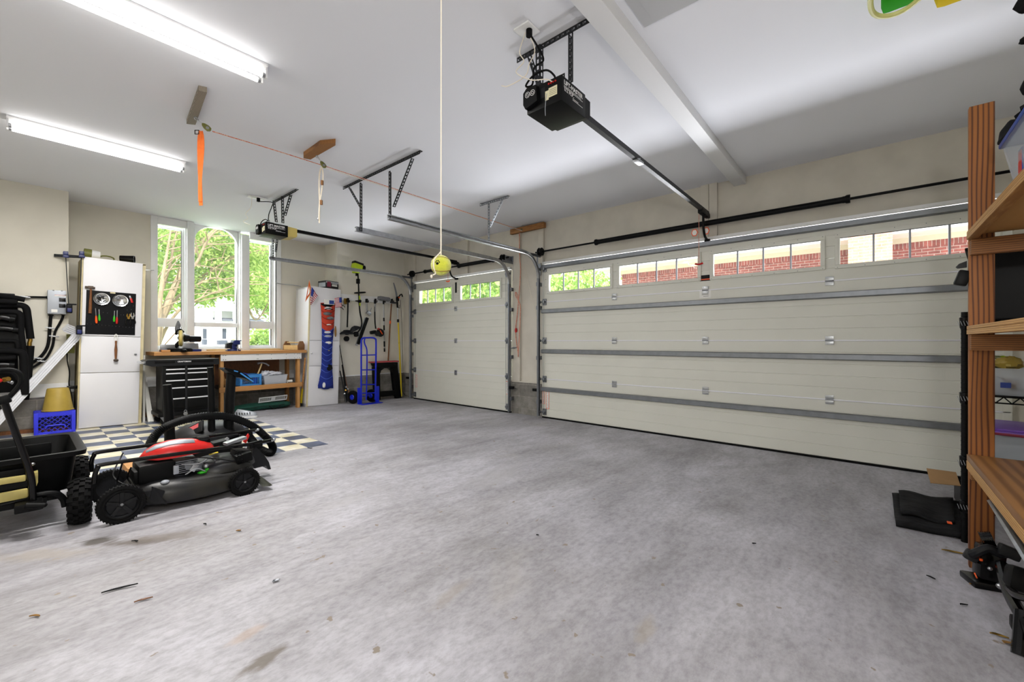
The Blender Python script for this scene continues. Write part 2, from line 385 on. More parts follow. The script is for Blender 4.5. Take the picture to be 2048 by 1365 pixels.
# ================================================================== the setting
def floor_mat():
    m, nt, b = newmat('concrete_slab'); N = nt.nodes; L = nt.links
    tc = N.new('ShaderNodeTexCoord')
    def noise(scale, det, st=(1,1,1), dist=0.0, rough=.6, off=(0,0,0)):
        mp = N.new('ShaderNodeMapping'); mp.inputs['Scale'].default_value = st; mp.inputs['Location'].default_value = off
        L.new(tc.outputs['Object'], mp.inputs['Vector'])
        n = N.new('ShaderNodeTexNoise'); n.inputs['Scale'].default_value = scale; n.inputs['Detail'].default_value = det
        n.inputs['Distortion'].default_value = dist; n.inputs['Roughness'].default_value = rough
        L.new(mp.outputs[0], n.inputs['Vector']); return n.outputs['Fac']
    def ramp(f, a, c, pa, pc):
        r = N.new('ShaderNodeValToRGB'); r.color_ramp.elements[0].position = pa; r.color_ramp.elements[1].position = pc
        r.color_ramp.elements[0].color = lin(a); r.color_ramp.elements[1].color = lin(c); L.new(f, r.inputs[0]); return r.outputs[0]
    def mix(a, c, f, mode='MIX', fac=None):
        x = N.new('ShaderNodeMix'); x.data_type = 'RGBA'; x.blend_type = mode
        L.new(a, x.inputs[6])
        if isinstance(c, str): x.inputs[7].default_value = lin(c)
        else: L.new(c, x.inputs[7])
        if f is None: x.inputs[0].default_value = fac
        else: L.new(f, x.inputs[0])
        return x.outputs[2]
    base = ramp(noise(1.1, 7, (.7, 1, 1), .6), '#a2a0a3', '#c6c5cd', .33, .66)
    base = mix(base, ramp(noise(6, 8, (.45, 1.5, 1), .3, .72, (3,0,0)), '#95918e', '#ffffff', .30, .58), None, 'MULTIPLY', .34)
    base = mix(base, ramp(noise(38, 6, (.6, 1, 1), 0, .7), '#9d9996', '#ffffff', .32, .58), None, 'MULTIPLY', .38)
    base = mix(base, ramp(noise(.75, 5, (.5, 1.4, 1), .8, .6, (5,2,0)), '#a5a3a4', '#ffffff', .36, .58), None, 'MULTIPLY', .34)
    warm = ramp(noise(1.9, 6, (.6, 1.1, 1), .4, .65, (7,3,0)), '#000000', '#7a7a7a', .60, .74)
    base = mix(base, '#b3ada0', warm); 
    spots = ramp(noise(16, 3, (1,1,1), .2, .5, (1,9,0)), '#000000', '#ffffff', .70, .735)
    base = mix(base, '#8d8378', spots)
    # oil stain beside the mower and a few rust marks, each with its own place on the slab
    def blot(cx, cy, sx, sy, colr, amt, rot=0.0):
        nonlocal base
        mp = N.new('ShaderNodeMapping'); mp.vector_type = 'TEXTURE'
        mp.inputs['Location'].default_value = (cx, cy, 0); mp.inputs['Scale'].default_value = (sx, sy, 1000); mp.inputs['Rotation'].default_value = (0, 0, rot)
        L.new(tc.outputs['Object'], mp.inputs['Vector'])
        ln = N.new('ShaderNodeVectorMath'); ln.operation = 'LENGTH'; L.new(mp.outputs[0], ln.inputs[0])
        ad = N.new('ShaderNodeMath'); ad.operation = 'MULTIPLY_ADD'; ad.inputs[1].default_value = 1.7; 
        L.new(noise(14, 7, (.6,1.3,1), .5), ad.inputs[0]); L.new(ln.outputs['Value'], ad.inputs[2])
        r = N.new('ShaderNodeValToRGB'); r.color_ramp.elements[0].color = (amt,)*3 + (1,); r.color_ramp.elements[1].color = (0,0,0,1)
        r.color_ramp.elements[0].position = .42; r.color_ramp.elements[1].position = .60
        hv = N.new('ShaderNodeMath'); hv.operation = 'MULTIPLY'; hv.inputs[1].default_value = .35; L.new(ad.outputs[0], hv.inputs[0]); L.new(hv.outputs[0], r.inputs[0])
        base = mix(base, colr, r.outputs[0])
    off = FLO
    for (u, v, sx, sy, c, a) in ((200,1083,.12,.09,'#4d4844',.95),(265,1086,.22,.07,'#5a524c',.85),(335,1074,.30,.08,'#6d645c',.6),(95,1110,.35,.10,'#958d84',.6),(900,1190,.22,.05,'#9d958c',.5),
                                 (525,1325,.12,.05,'#6d655a',.8),(495,1268,.12,.04,'#b09a88',.5),(345,1010,.3,.07,'#8f8a86',.5),(1290,1260,.14,.05,'#a39a8c',.5),(1830,1100,.25,.12,'#98949a',.5),
                                 (600,920,.5,.12,'#9a989c',.45),(1000,950,.6,.2,'#a8a6a8',.5),(700,1000,.5,.1,'#aaa8aa',.5)):
        p = FL(u, v) - off; blot(p.x, p.y, sx, sy, c, a, -.7 if u < 340 else .2)
    L.new(base, b.inputs['Base Color']); b.inputs['Roughness'].default_value = .62; b.inputs['Specular IOR Level'].default_value = .35
    bp = N.new('ShaderNodeBump'); bp.inputs['Strength'].default_value = .14; bp.inputs['Distance'].default_value = .008
    L.new(noise(30, 6), bp.inputs['Height']); L.new(bp.outputs[0], b.inputs['Normal'])
    return m
FLO = Vector((2.2, 3.4, 0))
mb = MB()
def fslab(mb, x0, y0, x1, y1, t0=0.0, t1=-.12):
    vs = []
    for t in (t1, t0):
        for x, y in ((x0,y0),(x1,y0),(x1,y1),(x0,y1)): vs.append(mb.v((x, y, fz(x)+t)))
    for q in ((3,2,1,0),(4,5,6,7),(0,1,5,4),(1,2,6,5),(2,3,7,6),(3,0,4,7)): mb.f([vs[i] for i in q])
    return mb
fslab(mb, -1.35, -1.45, 5.62, 8.4)
mb.bm.transform(Matrix.Translation(-FLO))
fl = mb.build('floor', floor_mat(), None, 0, local=True); fl.location = FLO; WM['floor'] = Matrix.Translation(FLO)
struct(fl, 'light grey broom-streaked concrete slab with oil stains')

# checkered vinyl tiles laid on the slab
def tile_mat():
    m, nt, b = newmat('checker_tiles'); N = nt.nodes; L = nt.links
    tc = N.new('ShaderNodeTexCoord'); ck = N.new('ShaderNodeTexChecker'); ck.inputs['Scale'].default_value = 1
    mp = N.new('ShaderNodeMapping'); mp.inputs['Scale'].default_value = (1/.2238, 1/.2325, 0); mp.inputs['Location'].default_value = (.001, .001, .5)
    L.new(tc.outputs['Object'], mp.inputs['Vector']); L.new(mp.outputs[0], ck.inputs['Vector'])
    nz = N.new('ShaderNodeTexNoise'); nz.inputs['Scale'].default_value = 7; nz.inputs['Detail'].default_value = 8; L.new(tc.outputs['Object'], nz.inputs['Vector'])
    def two(a, c):
        r = N.new('ShaderNodeValToRGB'); r.color_ramp.elements[0].color = lin(a); r.color_ramp.elements[1].color = lin(c)
        r.color_ramp.elements[0].position = .35; r.color_ramp.elements[1].position = .65; L.new(nz.outputs['Fac'], r.inputs[0]); return r.outputs[0]
    L.new(two('#cbc29f', '#e4dfcf'), ck.inputs['Color2']); L.new(two('#3a4356', '#55607a'), ck.inputs['Color1'])
    L.new(ck.outputs[0], b.inputs['Base Color']); b.inputs['Roughness'].default_value = .35
    return m
TO = Vector((2.222, 4.59, 0)); mb = MB()
fslab(mb, -.4, 4.59, 2.222, 7.6, .003, .0)
mb.bm.transform(Matrix.Translation(-TO)); ti = mb.build('floor_tiles', tile_mat(), None, 0, local=True); ti.location = TO; struct(ti, 'checkered cream and slate vinyl tiles under the workbench end')

mb = MB(); mb.box((-1.35, -1.45, CZ), (5.62, 8.45, CZ+.2)); struct(mb.build('ceiling', 'ceil', None, 0), 'smooth white ceiling')
mb = MB(); mb.box((-1.35, 1.085, 3.035), (5.44, 1.215, CZ+.01), .004); struct(mb.build('ceiling_beam', 'beam', None), 'white boxed beam running across the ceiling')
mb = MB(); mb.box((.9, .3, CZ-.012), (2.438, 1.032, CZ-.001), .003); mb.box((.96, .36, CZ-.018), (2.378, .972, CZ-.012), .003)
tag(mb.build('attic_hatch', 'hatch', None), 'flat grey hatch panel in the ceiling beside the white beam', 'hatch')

BLK = blocks('concrete_block', '#8d8a84', '#7c7974', '#9c9890')
BLKY = blocks('concrete_block_side', '#8d8a84', '#7c7974', '#9c9890', ax='YZ')
XW = 5.44; ZB = .53
# wall with the garage doors
D1 = (-.88, 3.955); D2 = (4.655, 7.315); DT = 2.435
mb = MB()
mb.box((XW, -1.45, DT), (XW+.16, 8.4, CZ))
mb.box((XW, -1.45, ZB), (XW+.16, D1[0], DT)); mb.box((XW, D1[1], ZB), (XW+.16, D2[0], DT)); mb.box((XW, D2[1], ZB), (XW+.16, 8.4, DT))
struct(mb.build('wall_doors', 'wallc', None, 0), 'cream wall above and between the garage doors')
mb = MB()
for a, b_ in ((-1.45, D1[0]), (D1[1], D2[0]), (D2[1], 8.4)): mb.box((XW-.012, a, -.1), (XW+.16, b_, ZB))
struct(mb.build('wall_doors_base', BLKY, None, 0), 'grey concrete block footing between the garage doors')
mb = MB(); mb.box((XW-.03, D1[1]-.02, ZB), (XW+.01, D2[0]+.02, ZB+.018)); mb.box((XW-.03, D2[1]-.02, ZB), (XW+.01, 7.75, ZB+.018))
struct(mb.build('trim_1', 'wallc', None), 'thin cream ledge on the block footing')
mb = MB()
for d in (D1, D2): mb.box((XW-.06, d[0]-.01, DT+.003), (XW+.0, d[1]+.01, DT+.04))
struct(mb.build('trim_2', 'trim', None), 'white stop trim over the garage doors')
# painted studs screwed to the door wall
mb = MB(); mb.box((XW-.038, 1.485, DT+.03), (XW, 1.575, CZ), .003); mb.box((XW-.038, 1.39, DT+.03), (XW, 1.48, CZ), .003)
struct(mb.build('trim_3', 'wallc', None), 'pair of painted studs over the wide garage door')
mb = MB(); mb.box((XW-.038, 5.7, DT+.03), (XW, 5.9, CZ), .003); struct(mb.build('trim_4', 'wallc', None), 'painted stud over the narrow garage door')
mb = MB(); mb.box((XW-.038, 4.44, ZB+.02), (XW, 4.58, 3.03), .003); mb.box((XW-.038, 3.955, DT+.03), (XW, 4.06, 3.03), .003); mb.box((XW-.038, 7.3, DT+.03), (XW, 7.40, CZ), .003)
struct(mb.build('trim_5', 'wallc', None), 'painted studs that carry the shaft bearings')
mb = MB(); mb.bar((XW-.07, 3.90, 3.055), (XW-.07, 4.60, 3.055), .06, .085, bev=.004); tag(mb.build('wood_block', 'woodb', None), 'brown lumber block on the pier between the garage doors', 'block')

# window wall: recessed in the middle
YL = 7.75; YRc = 8.25; XR0 = .396; XR1 = 3.93
WX0, WX1, WZ0 = 1.285, 3.09, 1.085
mb = MB()
mb.box((-1.35, YL, ZB), (XR0, YL+.9, CZ)); struct(mb.build('wall_window_left', 'wall', None, 0), 'cream wall left of the window recess')
mb = MB(); mb.box((XR1, YL, ZB), (XW, YL+.9, CZ)); struct(mb.build('wall_window_right', 'wall', None, 0), 'cream wall right of the window recess')
mb = MB()
mb.box((XR0, YRc, ZB), (WX0, YRc+.3, CZ)); mb.box((WX1, YRc, ZB), (XR1, YRc+.3, CZ)); mb.box((WX0, YRc, ZB), (WX1, YRc+.3, WZ0))
struct(mb.build('wall_window', 'wall', None, 0), 'cream recess wall around the triple window')
mb = MB()
mb.box((-1.35, YL-.012, -.1), (XR0+.01, YL+.9, ZB)); struct(mb.build('wall_window_left_base', BLK, None, 0), 'block footing left of the recess')
mb = MB(); mb.box((XR1-.01, YL-.012, -.1), (XW, YL+.9, ZB)); struct(mb.build('wall_window_right_base', BLK, None, 0), 'block footing right of the recess')
mb = MB(); mb.box((XR0, YRc-.012, -.1), (XR1, YRc+.3, ZB))
struct(mb.build('wall_window_base', BLK, None, 0), 'grey concrete block footing of the window wall')
mb = MB()
mb.box((-1.35, YL-.03, ZB), (XR0+.012, YL, ZB+.02)); mb.box((-1.35, YL-.008, ZB+.02), (XR0+.006, YL, ZB+.16)); mb.box((XR1-.012, YL-.02, ZB), (XW, YL, ZB+.02)); mb.box((XR0, YRc-.02, ZB), (XR1, YRc, ZB+.02)); mb.box((XR0, YRc-.008, ZB+.02), (XR1, YRc, ZB+.15))
struct(mb.build('baseboard_window', 'trim', None), 'painted ledge board on top of the block footing')
mb = MB(); fslab(mb, -1.2, 7.66, XR0, 7.745, .04, 0); mb.box((XR0+.02, 8.14, 0), (2.0, 8.235, .16))
struct(mb.build('trim_6', 'toolwood', None, 0), 'dark wooden sill plate at the foot of the window wall')
mb = MB(); mb.box((-1.5, -1.45, -.1), (-1.35, 8.6, CZ+.2)); struct(mb.build('wall_left', 'wall', None, 0))
mb = MB(); mb.box((-1.5, -1.6, -.1), (5.6, -1.45, CZ+.2)); struct(mb.build('wall_right', 'wall', None, 0))

# ------------------------------------------------------------------ windows in the recess
YF = YRc
mb = MB()          # casing
def casing(mb, x0, x1, z0, z1, y0=YF-.022, y1=YF+.02): mb.box((x0, y0, z0), (x1, y1, z1), .004)
casing(mb, 1.27, 1.352, 1.02, CZ-.002); casing(mb, 3.03, 3.105, 1.02, CZ-.002)
casing(mb, 1.352, 1.79, 3.005, CZ-.002); casing(mb, 2.60, 3.03, 3.005, CZ-.002)
casing(mb, 1.352, 3.03, 1.02, 1.10, YF-.05)
mb.box((1.71, YF-.035, 1.10), (1.80, YF+.16, CZ-.002), .004); mb.box((2.47, YF-.035, 1.10), (2.585, YF+.16, 3.06), .004)
struct(mb.build('trim_window', 'trim', None), 'white casing and mullion posts of the triple window')
def sash(name, x0, x1, z0, z1, zr0, zr1, w=.045, arch=False, label=None):
    root = T(name, label, 'window'); root['kind'] = 'structure'; del root['category']
    yb, yf = YF+.10, YF+.15
    mb = MB()
    mb.box((x0, yb, z0), (x0+w, yf, z1), .004); mb.box((x1-w, yb, z0), (x1, yf, z1), .004)
    if not arch: mb.box((x0+w, yb, z1-w), (x1-w, yf, z1), .004)
    mb.box((x0+w, yb, z0), (x1-w, yf, z0+w), .004); mb.box((x0+w, yb-.02, zr0), (x1-w, yf, zr1), .004)
    if arch:      # rounded head corners
        r = .26; zt = z1
        for cx, sgn in ((x0+w+r, -1), (x1-w-r, 1)):
            pts = [(cx + sgn*r*math.cos(a), zt-r + r*math.sin(a)) for a in [R(9*k) for k in range(11)]]
            poly = pts + [(cx, zt+.03), (cx+sgn*(r+.01), zt+.03)]
            mb.prism(poly, yb-.01, yf)
    mb.build('window_frame', 'trim', root)
    mb = MB(); mb.box((x0+w*.6, (yb+yf)/2-.003, z0+w*.6), (x1-w*.6, (yb+yf)/2+.003, zr0+.01)); mb.build('glass_pane', 'glass', root)
    mb = MB(); mb.box((x0+w*.6, (yb+yf)/2-.003, zr1-.01), (x1-w*.6, (yb+yf)/2+.003, z1-.002)); mb.build('glass_pane', 'glass', root)
    mb = MB(); mb.box((x0, YF+.02, z0-.06), (x0+.012, YF+.3, z1)); mb.box((x1-.012, YF+.02, z0-.06), (x1, YF+.3, z1)); mb.box((x0, YF-.01, z0-.07), (x1, YF+.3, z0), .003)
    mb.build('window_jamb', 'trim', root)
    return root
sash('window_1', 1.30, 1.71, 1.10, 3.02, 1.44, 1.575, label='narrow left window with a low vent pane')
sash('window_2', 1.80, 2.47, 1.10, CZ, 1.455, 1.525, .035, True, label='wide round-cornered middle window')
sash('window_3', 2.585, 3.03, 1.10, 3.02, 1.44, 1.575, label='narrow right window with a low vent pane')
mb = MB(); mb.box((1.27, YF+.3, .53), (3.105, YF+.32, 1.03)); mb.box((1.27, YF+.3, 3.0), (3.105, YF+.32, CZ)); 
o = T('electrical_outlet', 'white wall outlet between the window and the tall cabinet', 'outlet', (3.22, YRc, 1.13)); 
m2 = MB(); m2.box((3.18, YRc-.008, 1.08), (3.26, YRc, 1.20), .003); m2.build('cover_plate', 'white', o)
m2 = MB(); m2.box((3.205, YRc-.012, 1.15), (3.235, YRc-.007, 1.18), .003); m2.box((3.205, YRc-.012, 1.10), (3.235, YRc-.007, 1.13), .003); m2.build('socket', 'cream', o)
mb.bm.free()
# wire with hooks along the walls at window height
mb = MB(); mb.tube([P(283,540,Y=7.7), P(302,541,Y=8.2), P(308,541,Y=8.22)], .004, 6); tag(mb.build('wall_wire', 'galvl', None), 'thin silver wire from the pegboard cabinet to the window casing', 'wire')
mb = MB(); mb.tube([P(552,566,Y=8.22), P(560,568,Y=8.22), P(590,571,Y=8.2), P(602,573,Y=8.18)], .006, 6); tag(mb.build('wall_wire', 'galvl', None), 'thin silver wire from the window casing to the flag cabinet', 'wire')

# ------------------------------------------------------------------ sectional garage doors
def groove_profile(z0, z1, x=5.39, th=.04, n=5):
    pts = []
    h = (z1-z0)/n
    pts.append((x+.004, z0))
    for k in range(n):
        a = z0 + k*h
        if k: pts += [(x, a-.004), (x+.0035, a), (x+.0035, a+.0015), (x, a+.005)]
        else: pts.append((x, a+.006))
    pts += [(x, z1-.006), (x+.004, z1), (x+th, z1), (x+th, z0)]
    return pts
ZS = [.02, .618, 1.225, 1.836, 2.43]
def garage_door(name, y0, y1, wins, hinges, struts, label):
    d = T(name, label, 'garage door', (5.41, (y0+y1)/2, 0)); d['kind'] = 'structure'; del d['category']
    for i in range(3):
        mb = MB(); mb.prism(groove_profile(ZS[i]+.003, ZS[i+1]-.003), y0, y1, 'XZ'); s_ = mb.build('door_section', 'door', d, 20)
    mb = MB(); a, b_ = ZS[3]+.003, ZS[4]; w0, w1 = 1.965, 2.30
    mb.box((5.39, y0, a), (5.43, y1, w0), .003)
    mb.box((5.39, y0, w1), (5.43, y1, b_), .003)
    ys = [y0] + [q for w in wins for q in w] + [y1]
    for k in range(0, len(ys), 2):
        if k < len(ys)-1:
            mb.box((5.39, ys[k], w0), (5.43, ys[k+1], 2.07), .003); mb.box((5.39, ys[k], 2.074), (5.43, ys[k+1], 2.19), .003); mb.box((5.39, ys[k], 2.194), (5.43, ys[k+1], w1), .003)
    mb.build('door_section', 'door', d, 20)
    for k in (1, 2, 3):
        mb = MB(); mb.box((5.384, y0+.01, ZS[k]-.006), (5.40, y1-.01, ZS[k]+.007), .003); mb.build('seam_highlight', 'lip', d)  # pale strip puts the highlight along the section seams into colour
    for (a, b_) in wins:
        mb = MB(); X0, X1 = 5.375, 5.425
        mb.box((X0, a-.02, 1.955), (X1, b_+.02, 1.995), .004); mb.box((X0, a-.02, 2.265), (X1, b_+.02, 2.31), .004)
        mb.box((X0, a-.02, 1.995), (X1, a+.02, 2.265), .004); mb.box((X0, b_-.02, 1.995), (X1, b_+.02, 2.265), .004)
        f = mb.build('window_frame', 'door', d)
        mb = MB(); mb.box((5.40, a, 1.99), (5.404, b_, 2.27)); mb.build('glass_pane', 'glass', f)
        mb = MB()
        for q in (1, 2, 3): yy = a + .02 + (b_-a-.04)*q/4; mb.box((5.388, yy-.008, 1.995), (5.41, yy+.008, 2.265), .002)
        mb.build('muntin', 'greyp', f)
        mb = MB()
        for q in range(6):
            yy = a + (b_-a)*q/5
            for z in (1.967, 2.297): mb.cyl((5.3745, yy, z), (5.372, yy, z), .004, n=8)
        mb.build('screw', 'galv', f)
    for k, z in ((1, ZS[1]), (2, ZS[2]), (3, ZS[3])):
        for y in hinges:
            mb = MB(); mb.box((5.381, y-.035, z-.045), (5.388, y+.035, z-.008), .001); mb.box((5.381, y-.035, z+.008), (5.388, y+.035, z+.045), .001)
            mb.cyl((5.377, y-.035, z), (5.377, y+.035, z), .006, n=8)
            for q in (-.02, .02):
                for w in (-.03, .03): mb.cyl((5.379, y+q, z+w), (5.374, y+q, z+w), .006, n=6)
            mb.build('hinge', 'galvl', d)
    for y, sg in ((y0, 1), (y1, -1)):
        for z in (.10, ZS[1], ZS[2], ZS[3], 2.36):
            if name == 'door_1' and sg == 1: continue
            mb = MB(); mb.box((5.374, y+sg*.02, z-.05), (5.388, y+sg*.09, z+.05), .002)
            mb.cyl((5.355, y-sg*.02, z), (5.355, y+sg*.085, z), .008, n=8); mb.box((5.34, y+sg*.03, z-.02), (5.378, y+sg*.075, z+.022), .003)
            mb.cyl((5.352, y-sg*.03, z), (5.352, y-sg*.008, z), .022, n=12)
            mb.build('roller_hinge', 'galv', d)
        mb = MB(); mb.box((5.384, y+sg*.004, .03), (5.39, y+sg*.055, 2.42), .001); mb.build('end_cap', 'door', d)
    for z in struts:
        pr_ = [(0,-.034),(0,-.030),(-.004,-.030),(-.035,-.020),(-.035,.020),(-.004,.030),(0,.030),(0,.034),(-.006,.034),(-.04,.023),(-.04,-.023),(-.006,-.034)]
        mb = MB(); mb.prism([(5.388+a, z+b_) for a, b_ in pr_], y0+.005, y1-.005, 'XZ'); st = mb.build('strut', 'galv', d, 20)
    mb = MB(); mb.box((5.385, y0, .0), (5.43, y1, .022), .004); mb.build('bottom_seal', 'blackr', d)
    return d
big = garage_door('door_1', D1[0]-.03, D1[1]+.015, [(2.76, 3.85), (1.585, 2.66), (.37, 1.445), (-.82, .25)][::-1], (2.716, 1.516, .315), (2.395, 1.69, 1.058, .458), 'wide cream sectional garage door with four strut bars and four windows')
small = garage_door('door_2', D2[0]-.015, D2[1]+.015, [(4.85, 5.89), (6.10, 7.14)], (6.005,), (), 'narrow cream sectional garage door with two windows')
# maker's plates and caution stickers on the doors
def sticker(par, x, y, z, w, h, rim, inner, name='sticker', lbl=None):
    mb = MB(); mb.box((x, y-w/2, z-h/2), (x+.001, y+w/2, z+h/2)); o = mb.build(name, rim, par)
    mb = MB(); mb.box((x-.0008, y-w/2+.006, z-h/2+.006), (x, y+w/2-.006, z+h/2-.006)); mb.build('printed_area', inner, o)
    mb = MB()
    for k in range(int(h/.02)-1): zz = z+h/2-.016-k*.02; mb.box((x-.0012, y-w*.3, zz-.003), (x-.0008, y+w*.3*(1 if k % 3 else .5), zz+.001))
    mb.build('print_line', 'dark', o)
    if lbl: lab(o, lbl)
    return o
def glued(par, *a, **k): return sticker(par, *a, **k)
glued(big, 5.386, 3.86, .30, .055, .30, 'orangep', 'paper', lbl='tall orange-edged caution sticker')
glued(big, 5.383, 3.935, .33, .04, .22, 'orangep', 'paper', lbl='narrow orange-edged caution sticker')
glued(big, 5.388, 1.52, 1.79, .13, .10, 'paper', 'paper', lbl='white paper card under the hinge')
o = sticker(big, 5.388, 1.52, 1.985, .12, .07, 'black', 'black', lbl='black maker plate with an orange stripe')
mb = MB(); mb.box((5.3862, 1.465, 1.962), (5.387, 1.575, 1.975)); mb.build('stripe', 'orangep', o)
glued(small, 5.386, 7.24, .38, .05, .26, 'orangep', 'paper', lbl='orange-edged caution sticker by the jamb')
glued(small, 5.386, 4.71, .42, .055, .22, 'orangep', 'paper', lbl='orange-edged caution sticker near the roller')
sticker(small, 5.388, 6.005, 2.24, .05, .20, 'black', 'black', lbl='small dark maker plate between the windows')

# ------------------------------------------------------------------ shafts, springs, drums
def shaft(y0, y1, springs, drums, label):
    d = T('torsion_shaft', label, 'torsion shaft', (5.30, (y0+y1)/2, 2.60)); x, z = 5.30, 2.622
    mb = MB(); mb.cyl((x, y0, z), (x, y1, z), .0135, n=12); mb.build('shaft_rod', 'blackm', d)
    for a, b_, r in springs:
        mb = MB(); n = int((b_-a)/.012); pr = []
        for k in range(n+1):
            pr += [(r, a + (b_-a)*(k)/(n+1)), (r+.003, a + (b_-a)*(k+.5)/(n+1))]
        pr = [(.014, a)] + pr + [(.014, b_)]
        mb.lathe(pr, (x, 0, z), (0, 1, 0), 14); mb.build('torsion_spring', 'blackm', d, 60)
        mb = MB(); mb.lathe([(.014,-.04),(r+.012,-.04),(r+.012,-.012),(r+.004,0),(r+.004,.02),(.014,.02)], (x, a, z), (0,1,0), 14); mb.build('winding_cone', 'black', d)
        mb = MB(); mb.lathe([(.014,-.02),(r+.004,-.02),(r+.004,0),(r+.012,.012),(r+.012,.04),(.014,.04)], (x, b_, z), (0,1,0), 14)
        mb.build('winding_cone', 'black', d)
    for y, s_ in drums:
        mb = MB(); mb.lathe([(.014,-.035),(.05,-.035),(.062,-.025),(.05,-.018),(.05,.018),(.065,.025),(.05,.035),(.014,.035)], (x, y, z), (0,1,0), 20); mb.build('cable_drum', 'black', d)
        mb = MB(); mb.box((x-.02, y+s_*.06, z-.055), (XW-.002, y+s_*.066, z+.04), .002); mb.box((XW-.008, y+s_*.06, z-.055), (XW-.002, y+s_*.11, z+.04), .002); mb.build('bearing_plate', 'galv', d)
        mb = MB(); mb.tube([(x+.05, y, z), (5.365, y+s_*.0, 2.2), (5.37, y, .15)], .0025, 5); mb.build('lift_cable', 'galv', d)
    return d
shaft(-1.18, 4.03, [(.187, 2.927, .030)], [(3.93, 1)], 'long black spring shaft over the wide garage door')
shaft(4.60, 7.42, [(4.98, 5.80, .03), (6.62, 6.80, .026)], [(4.72, -1), (7.26, 1)], 'shorter black spring shaft over the narrow garage door')

# ------------------------------------------------------------------ tracks
def sq(pts, s=1): return [(a*s, b*s) for a, b in pts]
CP = [(-.028,-.014),(.028,-.014),(.028,.010),(.020,.016),(.016,.016),(.022,.008),(.022,-.009),(-.022,-.009),(-.022,.008),(-.016,.016),(-.020,.016),(-.028,.010)]
def track(y, face, xe, zh, label, zb=.03):
    d = T('door_track', label, 'door track', (5.335, y, 0))
    r = .36; xv = 5.33; pts = [(xv, y, zb), (xv, y, zh-r-.6), (xv, y, zh-r)]
    for k in range(1, 10): a = R(10*k); pts.append((xv-r+r*math.cos(a), y, zh-r+r*math.sin(a)))
    h = pts + []
    mb = MB(); mb.sweep(CP, pts[:3], up=(0, face, 0)); mb.build('vertical_track', 'galv', d, 30)
    mb = MB(); mb.sweep(CP, pts[2:] , up=(0, face, 0)); mb.build('curved_track', 'galvl', d, 30)
    mb = MB(); mb.sweep(CP, [(xv-r, y, zh), (xe, y, zh)], up=(0, face, 0)); 
    mb.bar((xv-r-.1, y-face*.018, zh), (xe, y-face*.018, zh), .004, .06); mb.build('horizontal_track', 'galvl', d, 30)
    for z in (.25, .95, 1.75, zh-.45):
        mb = MB(); mb.box((5.335, y-face*.02, z-.03), (XW-.013 if z < ZB else XW-.001, y-face*.015, z+.03), .001); mb.box((5.33, y-face*.05, z-.03), (5.335, y-face*.015, z+.03), .001); mb.build('track_bracket', 'galv', d)
    mb = MB(); mb.prism([(5.13, zh-.02), (5.13, zh+.02), (XW-.04, zh+.02), (XW-.04, zh-.02)], y-face*.022, y-face*.016, 'XZ'); mb.build('flag_bracket', 'galv', d)
    mb = MB(); mb.box((XW-.032, y-face*.10, zh-.3), (XW-.026, y-face*.02, zh+.03), .001); mb.build('flag_plate', 'galv', d)
    return d
track(3.995, -1, 2.60, 2.575, 'silver track along the left side of the wide garage door')
track(4.61, 1, 2.56, 2.54, 'silver track along the right side of the narrow garage door')
track(7.36, -1, 2.60, 2.56, 'silver track along the far left side of the narrow garage door')
for y, x_ in ((4.02+.03, 5.335), (4.60, 5.335)):
    pass
# photo-eye sensors at the foot of the tracks
for (y, lbl) in ((4.06, 'black safety sensor at the foot of the wide door track'), (4.56, 'black safety sensor right of the narrow door'), (7.45, 'black safety sensor in the corner left of the narrow door')):
    s_ = T('safety_sensor', lbl, 'sensor', (5.36, y, .40))
    mb = MB(); mb.cb((5.33, y, .44), (.05, .09, .045), bev=.008); mb.build('sensor_body', 'black', s_)
    mb = MB(); mb.box((5.355, y-.02, .42), (XW-.013, y+.02, .425)); mb.build('sensor_bracket', 'galv', s_)

# ------------------------------------------------------------------ perforated angle brackets
def perf(mb, p0, p1, w, side, pitch=.038, t=.003):
    # a slotted flange from p0 to p1; it extends by w along `side`
    p0, p1, sd = Vector(p0), Vector(p1), Vector(side).normalized(); L_ = (p1-p0).length; z = (p1-p0)/L_
    nrm = z.cross(sd).normalized()
    def q(a0, a1, b0, b1):
        X = Matrix((sd, nrm, z)).transposed().to_4x4(); X.translation = p0
        mb.box((b0, -t/2, a0), (b1, t/2, a1), 0, X)
    q(0, L_, 0, w*.28); q(0, L_, w*.72, w)
    n = max(2, int(L_/pitch)); 
    for k in range(n+1):
        c = L_*k/n; h = pitch*.2; q(max(0, c-h), min(L_, c+h), w*.28, w*.72)
def angle(mb, p0, p1, s1, s2, w=.034, pitch=.038):
    perf(mb, p0, p1, w, s1, pitch); perf(mb, p0, p1, w, s2, pitch)
def hanger(label, legs, m='angle', group=None, name='track_hanger'):
    p = Vector(legs[0][1][0]); d = T(name, label, 'hanger bracket', p)
    for nm, (p0, p1), s1, s2 in legs:
        mb = MB(); angle(mb, p0, p1, s1, s2); mb.build(nm, m, d, 0)
    return d
c = CZ-.002
hanger('long black slotted hanger carrying the two middle door tracks', [
    ('ceiling_angle', ((2.575, 3.40, c-.002), (2.575, 4.93, c-.002)), (1,0,0), (0,0,-1)),
    ('hanger_strap', ((2.60, 4.585, c-.03), (2.60, 4.585, 2.52)), (1,0,0), (0,-1,0)),
    ('hanger_strap', ((2.63, 4.03, c-.03), (2.63, 4.03, 2.56)), (1,0,0), (0,-1,0)),
    ('brace', ((2.59, 4.83, c-.03), (2.61, 4.60, 2.80)), (1,0,0), (0,-1,0)),
    ('brace', ((2.59, 3.56, c-.03), (2.66, 4.00, 2.70)), (1,0,.1), (.3,0,1))])
